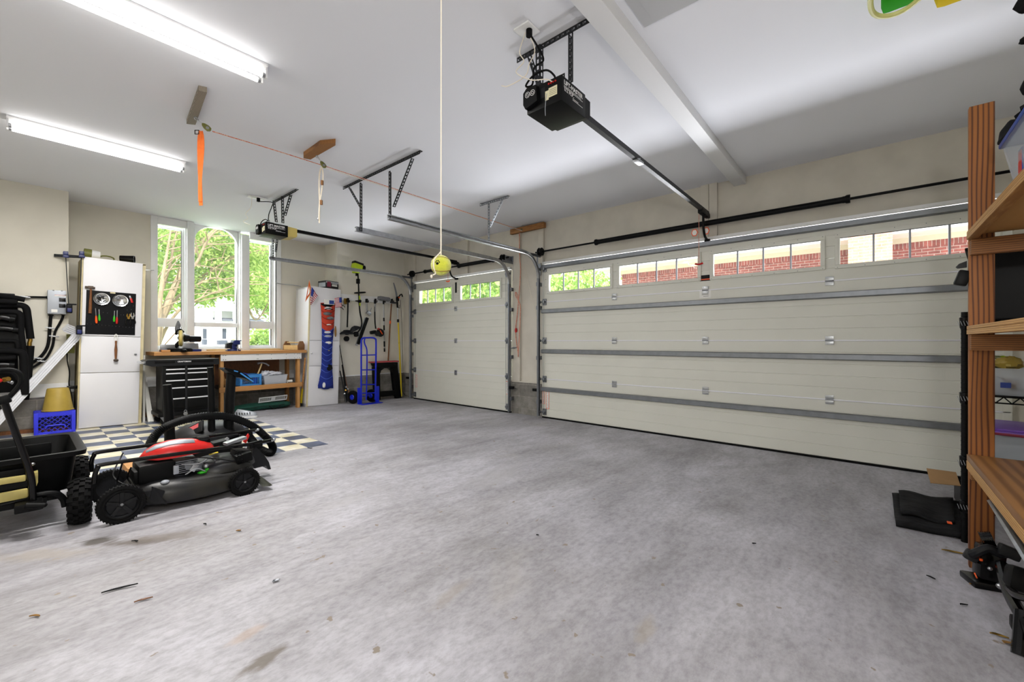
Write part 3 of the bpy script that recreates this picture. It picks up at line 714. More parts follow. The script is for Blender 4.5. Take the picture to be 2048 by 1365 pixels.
hanger('silver slotted hanger above the bend of the wide door track', [
    ('ceiling_angle', ((4.12, 3.58, c-.002), (4.12, 4.10, c-.002)), (1,0,0), (0,0,-1)),
    ('hanger_strap', ((4.14, 3.965, c-.03), (4.14, 3.965, 2.59)), (1,0,0), (0,-1,0)),
    ('brace', ((4.14, 3.72, c-.03), (4.14, 3.94, 2.78)), (1,0,0), (0,-1,0))], 'galv')
hanger('black slotted hanger holding the far left track end, behind the small opener', [
    ('hanger_strap', ((2.63, 7.34, c-.002), (2.63, 7.34, 2.56)), (1,0,0), (0,-1,0)),
    ('brace', ((2.70, 7.34, 2.95), (2.66, 7.31, 2.66)), (1,0,0), (0,-1,0))])
# ------------------------------------------------------------------ garage door openers
def opener(loc, label, rail_to, lens, legs, near):
    x, y, z = loc; x1, y1, z1 = x+.27, y+.255, z+.15
    d = T('garage_opener', label, 'garage door opener', (x+.13, y+.127, z))
    mb = MB(); mb.box((x, y, z), (x1, y1, z1), .006); h = mb.build('housing', 'blackm', d)
    xt = frame((x1-.245, y-.0012, z1-.045), (1,0,0), (0,0,1))
    t_ = text('LIFT-MASTER', .036, xt, 'white', h, bold=.0006)
    text('1/2 H.P.', .034, frame((x1-.245, y-.0012, z1-.083), (1,0,0), (0,0,1)), 'white', h, bold=.0004)
    mb = MB()
    for k, (a, w) in enumerate(((.055,.19),(.063,.21),(.092,.16),(.1,.21))): mb.box((x1-.245 if k < 2 else x1-.15, y-.0012, z1-a), (x1-.245+w, y, z1-a+.0022))
    mb.build('print_stripe', 'white', h)
    mb = MB(); mb.prism([(x1, z+.012), (x1+.05, z+.02), (x1+.075, z+.04), (x1+.075, z1-.01), (x1, z1-.006)] if not lens else [(x1, z+.006), (x1+.11, z+.02), (x1+.12, z+.04), (x1+.12, z1-.012), (x1, z1-.006)], y+.01, y1-.01, 'XZ')
    mb.build('light_cover', 'lens' if lens else 'black', d)
    mb = MB(); mb.prism([(y1-.10, z+.04), (y1-.01, z+.02), (y1+.006, z+.05), (y1+.006, z1-.03), (y1-.02, z1-.006), (y1-.09, z1-.01)], x-.03, x+.002, 'YZ'); g = mb.build('gear_cover', 'black', d)
    mb = MB()
    for cy in (y1-.028, y1-.066):
        for rr in (.017, .008): mb.tube([(x-.031, cy+rr*math.cos(k*.5236), z1-.05+rr*math.sin(k*.5236)) for k in range(12)], .0014, 5, closed=True)
    mb.build('fan_emblem', 'white', g)
    mb = MB(); mb.box((x-.0015, y+.03, z+.045), (x, y+.09, z+.10)); mb.box((x-.0015, y+.09, z+.035), (x, y+.115, z+.09)); lb = mb.build('rating_label', 'label', d)
    mb = MB(); 
    for k in range(4): mb.box((x-.0018, y+.035, z+.055+k*.01), (x-.0014, y+.085, z+.057+k*.01))
    mb.build('print_line', 'dark', lb)
    mb = MB(); mb.box((x-.001, y1-.14, z+.06), (x, y1-.105, z+.12)); mb.build('info_label', 'dark', d)
    mb = MB()
    for k in range(4): mb.cyl((x-.006, y+.04+k*.016, z+.125), (x, y+.04+k*.016, z+.125), .005, n=8)
    mb.build('terminal', 'redp', d)
    mb = MB(); perf(mb, (x+.05, y+.01, z1+.004), (x+.05, y1-.01, z1+.004), .05, (1,0,0)); perf(mb, (x+.05, y+.01, z1+.004), (x+.05, y1-.01, z1+.004), .03, (0,0,1)); 
    mb.build('mounting_bar', 'angle', d, 0)
    for nm, (p0, p1), s1, s2 in legs:
        mb = MB(); angle(mb, p0, p1, s1, s2); mb.build(nm, 'angle', d, 0)
    # rail with trolley and the arm down to the door
    ry = rail_to[0]; zr = z1 - .015
    mb = MB(); mb.prism([(-.019,-.02),(.019,-.02),(.019,.02),(.013,.02),(.013,.016),(-.013,.016),(-.013,.02),(-.019,.02)], 0, 1, 'XY')
    mb.bm.transform(frame((x1-.02, ry, zr), (0,1,0), (0,0,1)).to_4x4() @ Matrix.Diagonal((1,1,5.37-x1+.02,1))); mb.build('rail', 'angle' if near else 'blackm', d, 30)
    mb = MB(); mb.cb((x1+1.08 if near else 5.15, ry, zr-.022), (.12, .05, .02), bev=.004); mb.cyl((x1+1.05 if near else 5.14, ry-.03, zr-.015), (x1+1.05 if near else 5.14, ry+.03, zr-.015), .008, n=8); mb.build('rail_splice', 'galvl', d)
    tx = 5.18
    mb = MB(); mb.cb((tx, ry, zr-.03), (.20, .055, .05), bev=.006); mb.prism([(tx+.05, zr-.03), (tx+.12, zr+.02), (5.42, zr-.01), (5.42, zr-.05), (tx+.14, zr-.06)], ry-.02, ry+.02, 'XZ'); mb.build('trolley', 'black', d)
    mb = MB(); mb.tube([(tx+.02, ry, zr-.04), (tx+.03, ry, zr-.2), (5.26, ry, zr-.29), (5.36, ry, zr-.32)], .014, 8, smooth=5); mb.cb((5.37, ry, zr-.325), (.05, .06, .03), bev=.005); mb.build('door_arm', 'black', d)
    return d
op1 = opener((2.035, 1.36, 2.62), 'big black opener hung by the white beam, rail to the wide door', (1.487,), False, [
    ('ceiling_angle', ((2.16, 1.225, c), (2.16, 1.80, c)), (1,0,0), (0,0,-1)),
    ('hanger_strap', ((2.17, 1.40, c-.02), (2.17, 1.40, 2.79)), (1,0,0), (0,-1,0)),
    ('hanger_strap', ((2.13, 1.585, c-.02), (2.13, 1.585, 2.77)), (1,0,0), (0,1,0)),
    ('brace', ((2.17, 1.72, c-.02), (2.14, 1.60, 2.80)), (1,0,0), (0,-1,0))], True)
op2 = opener((2.02, 5.84, 2.59), 'far black opener with a yellowed lens, in front of the right window', (5.97,), True, [
    ('ceiling_angle', (P(548,402,Z=c), P(592,378,Z=c)), (1,0,0), (0,0,-1)),
    ('hanger_strap', (P(545,402,Y=6.06), P(550,444,Y=6.06)), (1,0,0), (0,-1,0)),
    ('hanger_strap', (P(562,389,Y=5.88), P(563,446,Y=5.88)), (1,0,0), (0,-1,0)),
    ('brace', (P(580,386,Y=5.70), P(567,431,Y=5.85)), (1,0,0), (0,-1,0))], False)
def cable(name, pts, r, m, label, cat, k=6, group=None, n=7, par=None):
    mb = MB(); mb.tube(pts, r, n, smooth=k)
    if par is not None: return mb.build(name, m, par)
    return tag(mb.build(name, m, None), label, cat, group)
# release cords
for (y, x, zt, lbl) in ((1.535, 5.20, 2.72, 'red emergency cord with a toggle hanging before the wide door windows'), (5.97, 5.16, 2.68, 'faint cord with an orange toggle over the narrow door window')):
    d = T('release_cord', lbl, 'cord', (x, y, zt)); zz = 2.13 if y < 2 else 2.33
    mb = MB(); mb.tube([(x, y, zt), (x+.002, y+.002, (zt+zz)/2), (x, y, zz)], .0035, 6); mb.build('cord', 'rope', d)
    mb = MB(); mb.tube([(x, y-.045, zz+.006), (x, y, zz-.004), (x, y+.045, zz+.006)], .011, 8, smooth=3); mb.build('toggle_handle', 'redp' if y < 2 else 'orangep', d)
o_ = T('warning_tags', 'two orange-rimmed paper tags tied near the wide door trolley', 'tag', (5.28, 1.53, 2.52))
for yy in (1.60, 1.47):
    mb = MB(); mb.lathe([(0,0),(.04,0),(.04,.002),(0,.002)], (5.25, yy, 2.52), (-1,0,0), 6, sy=1.2); t1 = mb.build('tag_card', 'orangep', o_)
    mb = MB(); mb.lathe([(0,0),(.03,0),(.03,.002),(0,.002)], (5.2475, yy, 2.52), (-1,0,0), 6, sy=1.2); mb.build('tag_face', 'paper', t1)
# junction box, wires and power cords at the near opener
d = T('ceiling_outlet', 'white ceiling outlet above the big opener', 'outlet', (2.02, 1.62, c)); mb = MB(); mb.cb((2.0, 1.59, c-.006), (.115, .115, .012), bev=.003); mb.build('cover_plate', 'trim', d)
mb = MB(); mb.cyl((2.0, 1.57, c-.012), (2.0, 1.57, c-.05), .02, n=10); mb.build('plug', 'blackr', d)
cable('bell_wire', [(2.0,1.60,c-.012),(1.97,1.62,2.98),(1.985,1.60,2.92),(1.96,1.64,2.86),(2.0,1.56,2.80),(2.02,1.46,2.772),(2.025,1.42,2.745)], .0032, 'cord', 'longer cream wire from ceiling outlet to the opener terminals', 'wire')
cable('bell_wire', [(2.01,1.585,c-.012),(2.03,1.55,2.99),(2.0,1.57,2.90),(2.0,1.60,2.84),(1.96,1.70,2.80),(1.95,1.75,2.815)], .0032, 'cord', 'loose cream wire end curling left above the big opener', 'wire')
cable('power_cord', [(2.0,1.57,c-.03),(2.07,1.55,3.02),(2.09,1.53,2.95),(2.05,1.57,2.90),(2.07,1.60,2.82),(2.03,1.62,2.80),(2.03,1.56,2.84),(2.04,1.47,2.84),(2.05,1.42,2.79),(2.05,1.42,2.765)], .006, 'blackr', '', '', par=op1)
cable('antenna_wire', [(2.028,1.46,2.69),(2.02,1.46,2.65),(2.02,1.465,2.60),(2.025,1.467,2.56)], .0018, 'greyp', 'thin grey antenna wire hanging below the big opener', 'wire')
d = T('ceiling_outlet', 'white ceiling outlet above the far opener with a yellowed lens', 'outlet', (2.0, 6.2, c)); mb = MB(); mb.cb((2.02, 6.15, c-.008), (.20, .11, .016), bev=.003); mb.build('cover_plate', 'trim', d)
mb = MB(); mb.cb((2.03, 6.12, c-.04), (.035, .035, .05), bev=.006); mb.build('plug', 'blackr', d)
cable('bell_wire', [(1.97,6.17,c-.012),(1.96,6.17,2.98),(1.90,6.17,2.88),(1.92,6.17,2.82),(1.86,6.14,2.76),(1.92,6.08,2.72)], .003, 'cord', 'cream wire drooping from outlet to the far opener', 'wire')
cable('power_cord', [(2.03,6.12,c-.06),P(544,405,Y=6.12),P(543,415,Y=6.11),P(538,428,Y=6.10),P(536,441,Y=6.08),P(531,439,Y=6.06),P(524,443,Y=6.05),P(520,452,Y=6.02),P(520,462,Y=6.0)], .0055, 'blackr', '', '', par=op2)

# ------------------------------------------------------------------ fluorescent fixtures
M['tube'] = emit('lit_tube', (1, .97, .92), 7.5)
def fixture(x0, x1, y, label, lum):
    d = T('fluorescent_light', label, 'ceiling light', ((x0+x1)/2, y, CZ-.1)); z = CZ-.001
    mb = MB(); mb.prism([(y-.065, z), (y+.065, z), (y+.065, z-.012), (y+.028, z-.055), (y-.028, z-.055), (y-.065, z-.012)], x0, x1, 'YZ'); mb.build('channel', 'white', d)
    for xx in (x0, x1-.012):
        mb = MB(); mb.box((xx, y-.067, z-.02), (xx+.012, y+.067, z), .002); mb.box((xx, y-.055, z-.095), (xx+.014, y-.028, z-.01), .004); mb.box((xx, y+.028, z-.095), (xx+.014, y+.055, z-.01), .004); mb.build('end_plate', 'white', d)
    for yy in (y-.041, y+.041):
        mb = MB(); mb.cyl((x0+.03, yy, z-.078), (x1-.03, yy, z-.078), .0165, n=16); t = mb.build('tube_lamp', 'tube', d)
        mb = MB(); mb.cyl((x0+.013, yy, z-.078), (x0+.032, yy, z-.078), .0165, n=14); mb.cyl((x1-.032, yy, z-.078), (x1-.013, yy, z-.078), .0165, n=14); mb.build('tube_cap', 'steel', t)
    return d
fixture(-.14, 1.10, 3.20, 'near fluorescent ceiling light with two bare tubes', 1)
fixture(-.08, 1.135, 5.56, 'far fluorescent ceiling light nearer the window wall', 1)

# ------------------------------------------------------------------ ceiling blocks, pulleys, straps, ropes
def hull(mb, pts, z0, z1):
    mb.prism([(p[0], p[1]) for p in pts], z0, z1, 'XY'); return mb
zb = CZ-.04
pb = [P(u, v, Z=zb) for u, v in ((397,181),(414,185),(391,250),(373,248))]
mb = hull(MB(), pb, zb, CZ-.001); B1 = mb.build('wood_block', 'woodg', None, 0); tag(B1, 'weathered grey lumber block on the ceiling above the orange strap', 'block')
pb = [P(u, v, Z=zb) for u, v in ((607,312),(640,289),(671,286),(671,291),(621,319.5),(607,317))]
mb = hull(MB(), pb, zb, CZ-.001); tag(mb.build('wood_block', 'woodb', None, 0), 'brown clipped-corner lumber block on the ceiling above the cream strap', 'block')
def pulley(p_eye, p_shv, label):
    d = T('pulley', label, 'pulley', p_eye); a, b = Vector(p_eye), Vector(p_shv); dr = (b-a).normalized(); sd = dr.cross(Vector((0,0,1))).normalized()
    mb = MB(); mb.cyl(a+Vector((0,0,.05)), a, .005, n=8); mb.tube([a+Vector((.012*math.cos(k), 0, .012*math.sin(k)-.008)) for k in [i*.7 for i in range(9)]], .003, 6, closed=True)
    mb.build('eye_screw', 'galvl', d)
    mb = MB(); mb.tube([a, a+dr*.03+sd*.008, a+dr*.06, a+dr*.03-sd*.008], .003, 6, closed=True); mb.build('shackle', 'galvl', d)
    mb = MB(); q = a+dr*.055; X, L_ = align(q, b)
    mb.lathe([(.006,0),(.016,.012),(.024,L_*.5),(.022,L_*.85),(.008,L_)], q, dr, 12, sx=.45); mb.build('pulley_cheek', 'olive', d)
    mb = MB(); m_ = a.lerp(b, .8); mb.cyl(m_-sd*.012, m_+sd*.012, .012, n=12); mb.build('sheave', 'steel', d)
    return d
pA, pB = P(392,234,Z=zb), P(421,262,Y=4.42)
pA = Vector((pA.x, pA.y, zb-.006)); eA = Vector(P(418,258,Y=pA.y-.02)); pulley(pA, P(421,262,Y=pA.y-.03), 'olive pulley on the grey block, where the red rope starts')
pC = P(634,311,Z=zb); pC = Vector((pC.x, pC.y, zb-.006)); eC = P(651,336,Y=pC.y-.02); pulley(pC, eC, 'olive pulley on the brown block, above the cream strap')
pier = P(1043,462,X=5.33); pulley((5.355, pier.y, pier.z+.09), pier, 'small pulley on the lumber block between the garage doors')
cable('red_rope', [P(425,263,Y=eA.y), P(645,331,Y=4.35), P(1043,461,X=5.33)], .0045, 'rope', 'red flecked rope stretched under the ceiling to the pier pulley', 'rope', 5)
cable('white_rope', [P(652,337,Y=eC.y), P(720,358,Y=4.36), P(1044,462,X=5.33)], .0035, 'cord', 'thin white rope from the second pulley to the pier pulley', 'rope', 4)
cable('hanging_rope', [(5.33,4.39,3.0), (5.35,4.40,2.6), P(1041,545,X=5.37), P(1035,625,X=5.38), P(1031,665,X=5.38), P(1036,705,X=5.38), P(1036,714,X=5.38), P(1037,700,X=5.37), P(1040,640,X=5.37), P(1040,610,X=5.37), P(1031,592,X=5.38), P(1032,585,X=5.38), P(1037,598,X=5.37)], .007, 'rope', 'red rope end looped on the pier between the doors', 'rope', 6)
cable('white_line', [(5.33,4.37,3.0), P(1055,560,X=5.38), P(1074,640,X=5.38), P(1077,700,X=5.38)], .0025, 'cord', 'thin white line slanting down the pier to the door track', 'rope', 5)
d = T('rope_cleat', 'metal rope cleat on the pier between the doors', 'cleat', P(1029,696,X=5.40)); mb = MB(); p = P(1029,696,X=5.41); mb.cb(p, (.05,.04,.03), bev=.005); mb.build('cleat_base', 'galvl', d)
mb = MB(); mb.cyl(p+Vector((-.02,-.07,.01)), p+Vector((-.02,.07,-.01)), .01, n=8); mb.build('cleat_horn', 'galvl', d)
p = P(1032,661,X=5.38); mb = MB(); mb.sph(p, (.018,.025,.04)); tag(mb.build('rope_knot', 'red', None), 'dark red knot on the coiled rope', 'knot')

def strap(name, p_top, p_bot, wpx, m, label, buckle, loops):
    d = T(name, label, 'strap', p_top); a, b = Vector(p_top), Vector(p_bot); ax = Vector((RT[0], RT[1], 0)); fw = Vector((FW[0], FW[1], 0))
    for off, dz, tw in loops:
        mb = MB(); N_ = 22; L_ = []; 
        for k in range(N_+1):
            t = k/N_; L_.append(a.lerp(b, t) + ax*(off*math.sin(math.pi*min(1, t*1.5)**.7) ) + fw*(.006*math.sin(6*t+tw)) + Vector((0,0,dz*t)))
        w = wpx/2; fl = [(-w,-.0015),(w,-.0015),(w,.0015),(-w,.0015)]
        mb.sweep(fl, L_, up=fw); mb.build('web_loop', m, d, 0)
    if buckle:
        mb = MB(); q = a+ax*(-.03)+Vector((0,0,-.01)); mb.tube([q+ax*x_+Vector((0,0,z_)) for x_, z_ in ((-.016,.016),(.016,.016),(.016,-.016),(-.016,-.016))], .004, 6, closed=True); mb.build('buckle', 'black', d)
    return d
q0 = P(401,262,Y=eA.y); q1 = P(401,411,Y=eA.y)
strap('web_strap', q0, q1, .030, 'orange', 'orange web strap hanging in loops from the ceiling pulley', True, [(-.016, .03, 0), (.014, 0, 1.2)])
q0 = P(643,334,Y=eC.y); q1 = P(638,450,Y=eC.y)
sd = strap('web_strap', q0, q1, .013, 'webw', 'cream web strap with brown marks hanging from the second pulley', False, [(-.020, .05, 0), (.019, .02, 1.5)])
mb = MB(); ax = Vector((RT[0], RT[1], 0))
for t in (.28, .62): qq = q0.lerp(q1, t)+ax*.017; mb.cb(qq-Vector((FW[0],FW[1],0))*.008, (.02,.02,.045), (0,0,AZ))
mb.build('brown_mark', 'woodb', sd); mb = MB(); mb.cb(q0.lerp(q1, .9)+ax*-.012, (.03,.012,.02), (0,0,AZ), .003); mb.build('end_buckle', 'steel', sd)

# tennis ball on a string
bd = 1.36; bp_ = Vector((FW[0]*bd, FW[1]*bd, 0)) + Vector((RT[0], RT[1], 0))*((882-1024)/FPX*bd); bz = CH + (682.5-531)/FPX*bd; br = .0330
d = T('tennis_ball', 'yellow tennis ball with a paw print hanging on a white string', 'ball', (bp_.x, bp_.y, bz-br))
ctr = Vector((bp_.x, bp_.y, bz)); fw3 = -ctr.copy(); fw3.z = 0; fw3.normalize(); rt3 = Vector((RT[0], RT[1], 0)); rt3 = (rt3 - fw3*rt3.dot(fw3)).normalized(); up3 = Vector((0,0,1))
mb = MB(); mb.sph(ctr, br, 32, 20); bl = mb.build('felt', 'ball', d, 80)
def onball(a, b_, k=1.004): return ctr + (fw3*math.cos(a)*math.cos(b_) + rt3*math.sin(a)*math.cos(b_) + up3*math.sin(b_))*br*k
mb = MB(); mb.tube([onball(R(a), R(38+6*math.cos(R(a*2)))) for a in range(-100, 101, 8)], .0011, 5); mb.tube([onball(R(a), R(-36-8*math.cos(R(a*1.6)))) for a in range(-100, 101, 8)], .0014, 5); mb.build('seam', 'ballseam', bl)
mb = MB()
def dot(a, b_, r1, r2):
    q = onball(R(a), R(b_), 1.0); n = (q-ctr).normalized(); e = n.to_track_quat('Z','Y').to_matrix().to_4x4(); X = Matrix.Translation(q) @ e
    vs = [mb.v(X @ Vector((r1*math.cos(k*.5236), r2*math.sin(k*.5236), .0006))) for k in range(12)]; mb.f(vs)
dot(-20, 0, .0048, .0042)
for a, b_ in ((-30,8),(-24,15),(-15,15),(-9,7)): dot(a, b_, .0019, .0026)
mb.build('paw_print', 'black', bl)
mb = MB(); tp = ctr+Vector((0,0,br)); mb.tube([tp+Vector((0,0,-.001)), tp+Vector((0,0,.015)), Vector((ctr.x+.002, ctr.y, CZ-.001))], .0022, 6)
mb.tube([tp+Vector((0,0,.012)), tp+rt3*-.006+Vector((0,0,.004)), onball(R(-35), R(55), 1.04), onball(R(-42), R(20), 1.05), onball(R(-44), R(-20), 1.05), onball(R(-52), R(-52), 1.08), ctr-rt3*.026-up3*.036+fw3*.02], .0022, 6, smooth=4)
mb.sph(ctr-rt3*.030-up3*.040+fw3*.02, (.004,.004,.006), 8, 6); mb.build('string', 'cord', d)
# ================================================================== pegboard cabinet (left)
YC = 7.555; cx0 = .47
pc = T('storage_cabinet', 'tall white cabinet with a black tool panel on its upper door', 'cabinet', (cx0, YC, fz(cx0)-.004), ry=.022)
mb = MB(); mb.box((-.015,.02,.0),(.012,.55,2.18),.002); mb.box((.56,.02,0),(.60,.55,2.18),.002); mb.box((0,.03,.0),(.6,.55,.06)); mb.box((0,.02,2.165),(.60,.55,2.185),.002); mb.box((0,.5,0),(.6,.52,2.18)); mb.build('body', 'cream', pc, local=True)
for a, b_ in ((.015,.708),(.714,1.180),(1.186,2.185)):
    mb = MB(); mb.box((.0,0,a),(.565,.019,b_),.002); dd = mb.build('cabinet_door', 'melamine', pc, local=True)
    if .7 < a < 1: mb = MB(); mb.sph((.515,-.014,.95),(.014,.014,.012)); mb.cyl((.515,0,.95),(.515,-.01,.95),.006); mb.build('knob', 'steel', dd, local=True)
mb = MB(); mb.box((.032,-.005,1.205),(.505,-.0005,1.765)); pb = mb.build('tool_panel', 'peg', pc, local=True)
mb = MB(); mb.box((.25,-.008,1.745),(.30,-.004,1.762)); mb.build('latch_plate', 'cream', pb, local=True)
mb = MB()
for x, z in [(.05+.033*k, 1.335-.0022*k) for k in range(14)] + [(.05,1.23),(.05,1.40),(.19,1.49),(.23,1.485),(.36,1.47),(.385,1.47),(.36,1.70),(.42,1.54),(.46,1.71),(.33,1.70),(.46,1.55),(.48,1.6)]:
    mb.sph((x,-.008,z),(.0032,.005,.0032),8,6)
mb.build('peg_hook', 'steel', pb, local=True)['kind'] = 'stuff'
YP = YC-.012
def kp(u, v, off=0.0): return P(u, v, Y=YP-off)
def seg(p, q, r, m, name, par, r2=None, n=12): mb = MB(); mb.cyl(p, q, r, r2, n); return mb.build(name, m, par)
d = T('hammer', 'wooden-handled hammer hung head up at the panel corner', 'hammer', kp(180,627))
mb = MB(); a, b_ = kp(182,578,.015), kp(180,627,.01); mb.tube([a, a.lerp(b_,.3), a.lerp(b_,.7), b_], .014, 10, scales=[.7,.8,1.1,1.15]); mb.build('hammer_handle', 'toolwood', d)
mb = MB(); mb.cyl(kp(170,574.5,.015), kp(176,575,.015), .015); mb.cyl(kp(176,575,.015), kp(190,576.5,.015), .011, .014); mb.cb(kp(181.5,575,.015), (.05,.03,.034), bev=.006); mb.build('hammer_head', 'hammerh', d)
def dish(u, v, lbl, full):
    c0 = kp(u, v, .001); d = T('parts_dish', lbl, 'dish', c0); mb = MB()
    mb.lathe([(0,.004),(.045,.004),(.058,.012),(.070,.026),(.078,.027),(.078,.024),(.070,.022),(.05,.0),(0,0)], c0, (0,-1,0), 28); mb.build('bowl', 'chrome', d)
    if full:
        mb = MB()
        for k in range(46):
            a = rnd.uniform(0,6.28); r_ = rnd.uniform(.01,.042); q = c0+Vector((r_*math.cos(a), -.010, r_*math.sin(a))); e = Vector((rnd.uniform(-1,1),0,rnd.uniform(-1,1))).normalized()*.009; mb.cyl(q-e, q+e, .0022, n=5)
        o = mb.build('screws', 'blackm', d); o['kind'] = 'stuff'
dish(203,598.5,'round magnetic steel dish filled with dark screws', True); dish(240,602,'round empty magnetic steel dish beside the screw dish', False)
def driver(u0, v0, u1, v1, um, hm, lbl):
    a, b_ = kp(u0,v0,.01), kp(u1,v1,.012); m_ = a.lerp(b_, um); d = T('screwdriver', lbl, 'screwdriver', b_, group='screwdrivers on the black panel')
    mb = MB(); mb.cyl(a, m_, .0045, n=8); mb.build('shank', 'steel', d)
    mb = MB(); mb.tube([m_, m_.lerp(b_,.25), m_.lerp(b_,.7), b_], .011, 8, scales=[.55,.9,1.15,.8]); mb.build('grip', hm, d)
driver(191,617,193,647,.5,'orangep','screwdriver with orange and blue grip, leftmost on the panel')
driver(198,619,199,642,.45,'green','bright green screwdriver beside the orange one')
driver(229,622,228,644,.45,'green','bright green screwdriver beside the red one')
driver(234.5,621,233.5,648,.5,'redp','long screwdriver with a dark red grip')
def pliers(u, v0, vm, v1, m, lbl):
    d = T('pliers', lbl, 'pliers', kp(u,v1)); t, mm, b_ = kp(u,v0,.01), kp(u,vm,.01), kp(u,v1,.01); dx = Vector((.02,0,0))
    mb = MB(); mb.tube([t+dx*.55, t.lerp(mm,.5)+dx*.75, mm], .009, 8, scales=[.5,1.1,1]); mb.tube([t-dx*.55, t.lerp(mm,.5)-dx*.75, mm], .009, 8, scales=[.5,1.1,1]); mb.cyl(mm+Vector((0,.006,0)), mm-Vector((0,.008,0)), .012); mb.build('jaw', m, d)
    for s_ in (-1,1):
        mb = MB(); mb.tube([mm, mm.lerp(b_,.3)+dx*s_*1.1, mm.lerp(b_,.7)+dx*s_*1.35, b_+dx*s_*.75], .008, 8, smooth=3); mb.build('plier_handle', 'blackg', d)
pliers(257,628,637,651,'brass','pliers with brown jaws and black handles, left of the pair'); pliers(265,626,637,650,'chrome','chrome-jawed pliers at the right edge of the panel')
d = T('utility_knife', 'red and white folding knife near the top right of the panel', 'knife', kp(263,606)); mb = MB(); mb.bar(kp(264.5,606,.01), kp(261.5,597,.01), .022, .012, (0,1,0), .003); mb.build('knife_handle', 'redp', d)
mb = MB(); mb.bar(kp(261.8,598,.01), kp(259.5,592,.01), .016, .008, (0,1,0), .002); mb.build('knife_blade', 'steel', d)
d = T('ball_mallet', 'wooden mallet hung upside down on the middle cabinet door', 'mallet', kp(232,724))
mb = MB(); a, b_ = kp(232,682,.02), kp(231.5,718,.02); mb.tube([a, a.lerp(b_,.2), a.lerp(b_,.5), a.lerp(b_,.8), b_], .013, 10, scales=[.9,.75,1.2,1,.8]); mb.build('mallet_handle', 'toolwood', d)
mb = MB(); mb.sph(kp(232,721,.02), (.026,.022,.018)); mb.build('mallet_head', 'hammerh', d)
mb = MB(); mb.tube([kp(230,683,.02), kp(229.5,672,.02), kp(232,669,.02), kp(234.5,672,.02), kp(234,683,.02)], .005, 6, smooth=3); mb.build('hanging_loop', 'paper', d)
# on top of the pegboard cabinet
zt = (WM['storage_cabinet'] @ Vector((.2,0,2.187))).z
d = T('scoop', 'white and olive plastic jug lying on the pegboard cabinet', 'jug', P(190,508,Y=7.72)); a, b_ = P(172,504,Y=7.72), P(200,509,Y=7.72); a.z = zt+.066; b_.z = zt+.06
mb = MB(); mb.cyl(a, b_, .062, .05, 18); mb.build('jug_body', 'trim', d); mb = MB(); mb.cyl(a-(b_-a).normalized()*.02, a+(b_-a).normalized()*.05, .064, .064, 18); mb.build('jug_cap', 'olive', d)
q = P(213,511,Y=7.72); q.z = zt+.032; mb = MB(); mb.tube([q+Vector((.075*math.cos(k*.5236),0,.032*math.sin(k*.5236)**1)) for k in range(12)], .009, 8, closed=True); tag(mb.build('oval_ring', 'olive', None), 'olive oval plastic ring on the pegboard cabinet', 'ring')
mb = MB(); a = P(240,513,Y=7.70); a.z = zt+.050; mb.lathe([(0,0),(.04,0),(.043,.05),(.05,.15),(.048,.15),(.04,.06),(.035,.01),(0,.01)], a, Vector((1,-.35,.0)), 20); tag(mb.build('black_cup', 'blackg', None), 'glossy black cup lying on the pegboard cabinet', 'cup')
mb = MB(); mb.box((1.10,7.68,fz(1.1)),(1.125,7.70,1.02)); mb.bar((1.16,7.62,fz(1)), (1.12,7.9,1.0), .03,.02); mb.bar((1.19,7.60,fz(1)), (1.15,7.9,.72), .03,.02)
tag(mb.build('trim_offcuts', 'paper', None), 'white trim strips standing beside the pegboard cabinet', 'board', kind='stuff')

# ------------------------------------------------------------------ left wall: bar clamps on a strip, disconnect box, conduits, pipes, downspout
a, b_ = P(108,511,Y=7.72), P(165,515,Y=7.60); mb = MB(); mb.bar(a, Vector((b_.x, 7.60, a.z)), .004, .035); 
for k in range(14): q = a.lerp(Vector((b_.x,7.6,a.z)), .2+k*.055); mb.cyl(q-Vector((0,.004,0)), q-Vector((0,.0055,0)), .006, n=6)
tag(mb.build('hanging_strip', 'angle', None), 'dark slotted strip that the two bar clamps hang from', 'rail')
def barclamp(top, bot, lbl):
    d = T('bar_clamp', lbl, 'clamp', bot, group='bar clamps beside the pegboard cabinet'); top, bot = Vector(top), Vector(bot)
    mb = MB(); mb.bar(top+Vector((0,0,.04)), bot-Vector((0,0,.05)), .008, .020, (0,1,0)); mb.build('bar', 'blackm', d)
    mb = MB(); mb.cb(top+Vector((0,-.02,.02)), (.045,.075,.05), bev=.008); mb.cb(top+Vector((0,-.05,-.02)), (.055,.03,.03), bev=.006); mb.build('fixed_jaw', 'navy', d)
    mb = MB(); mb.cb(bot+Vector((0,-.02,0)), (.055,.085,.11), bev=.012); mb.cb(bot+Vector((.02,-.05,.055)), (.085,.03,.016), bev=.004); h = mb.build('sliding_jaw', 'black', d)
    mb = MB(); mb.cb(bot+Vector((0,-.058,-.02)), (.04,.02,.05), bev=.006); mb.build('trigger', 'navy', h)
barclamp(P(131,511,Y=7.69), P(138,618,Y=7.62), 'blue and black bar clamp hanging in front of the grey breaker box')
barclamp(P(163,511,Y=7.585), P(158,661,Y=7.50), 'blue and black bar clamp hanging against the cabinet side')
d = T('disconnect_box', 'grey electrical disconnect box with two black breakers on the wall', 'electrical box', P(114,630,Y=YL)); a, b_ = P(95,580,Y=YL-.09), P(133,629,Y=YL-.09)
mb = MB(); mb.box((a.x,YL-.09,b_.z),(b_.x,YL-.001,a.z),.005); bx = mb.build('box_body', 'greyp', d)
def onb(u0,v0,u1,v1,m,name,t=.003):
    p, q = P(u0,v0,Y=YL-.09), P(u1,v1,Y=YL-.09); mb = MB(); mb.box((p.x,YL-.0905-t,q.z),(q.x,YL-.0895,p.z),.0008); return mb.build(name, m, bx)
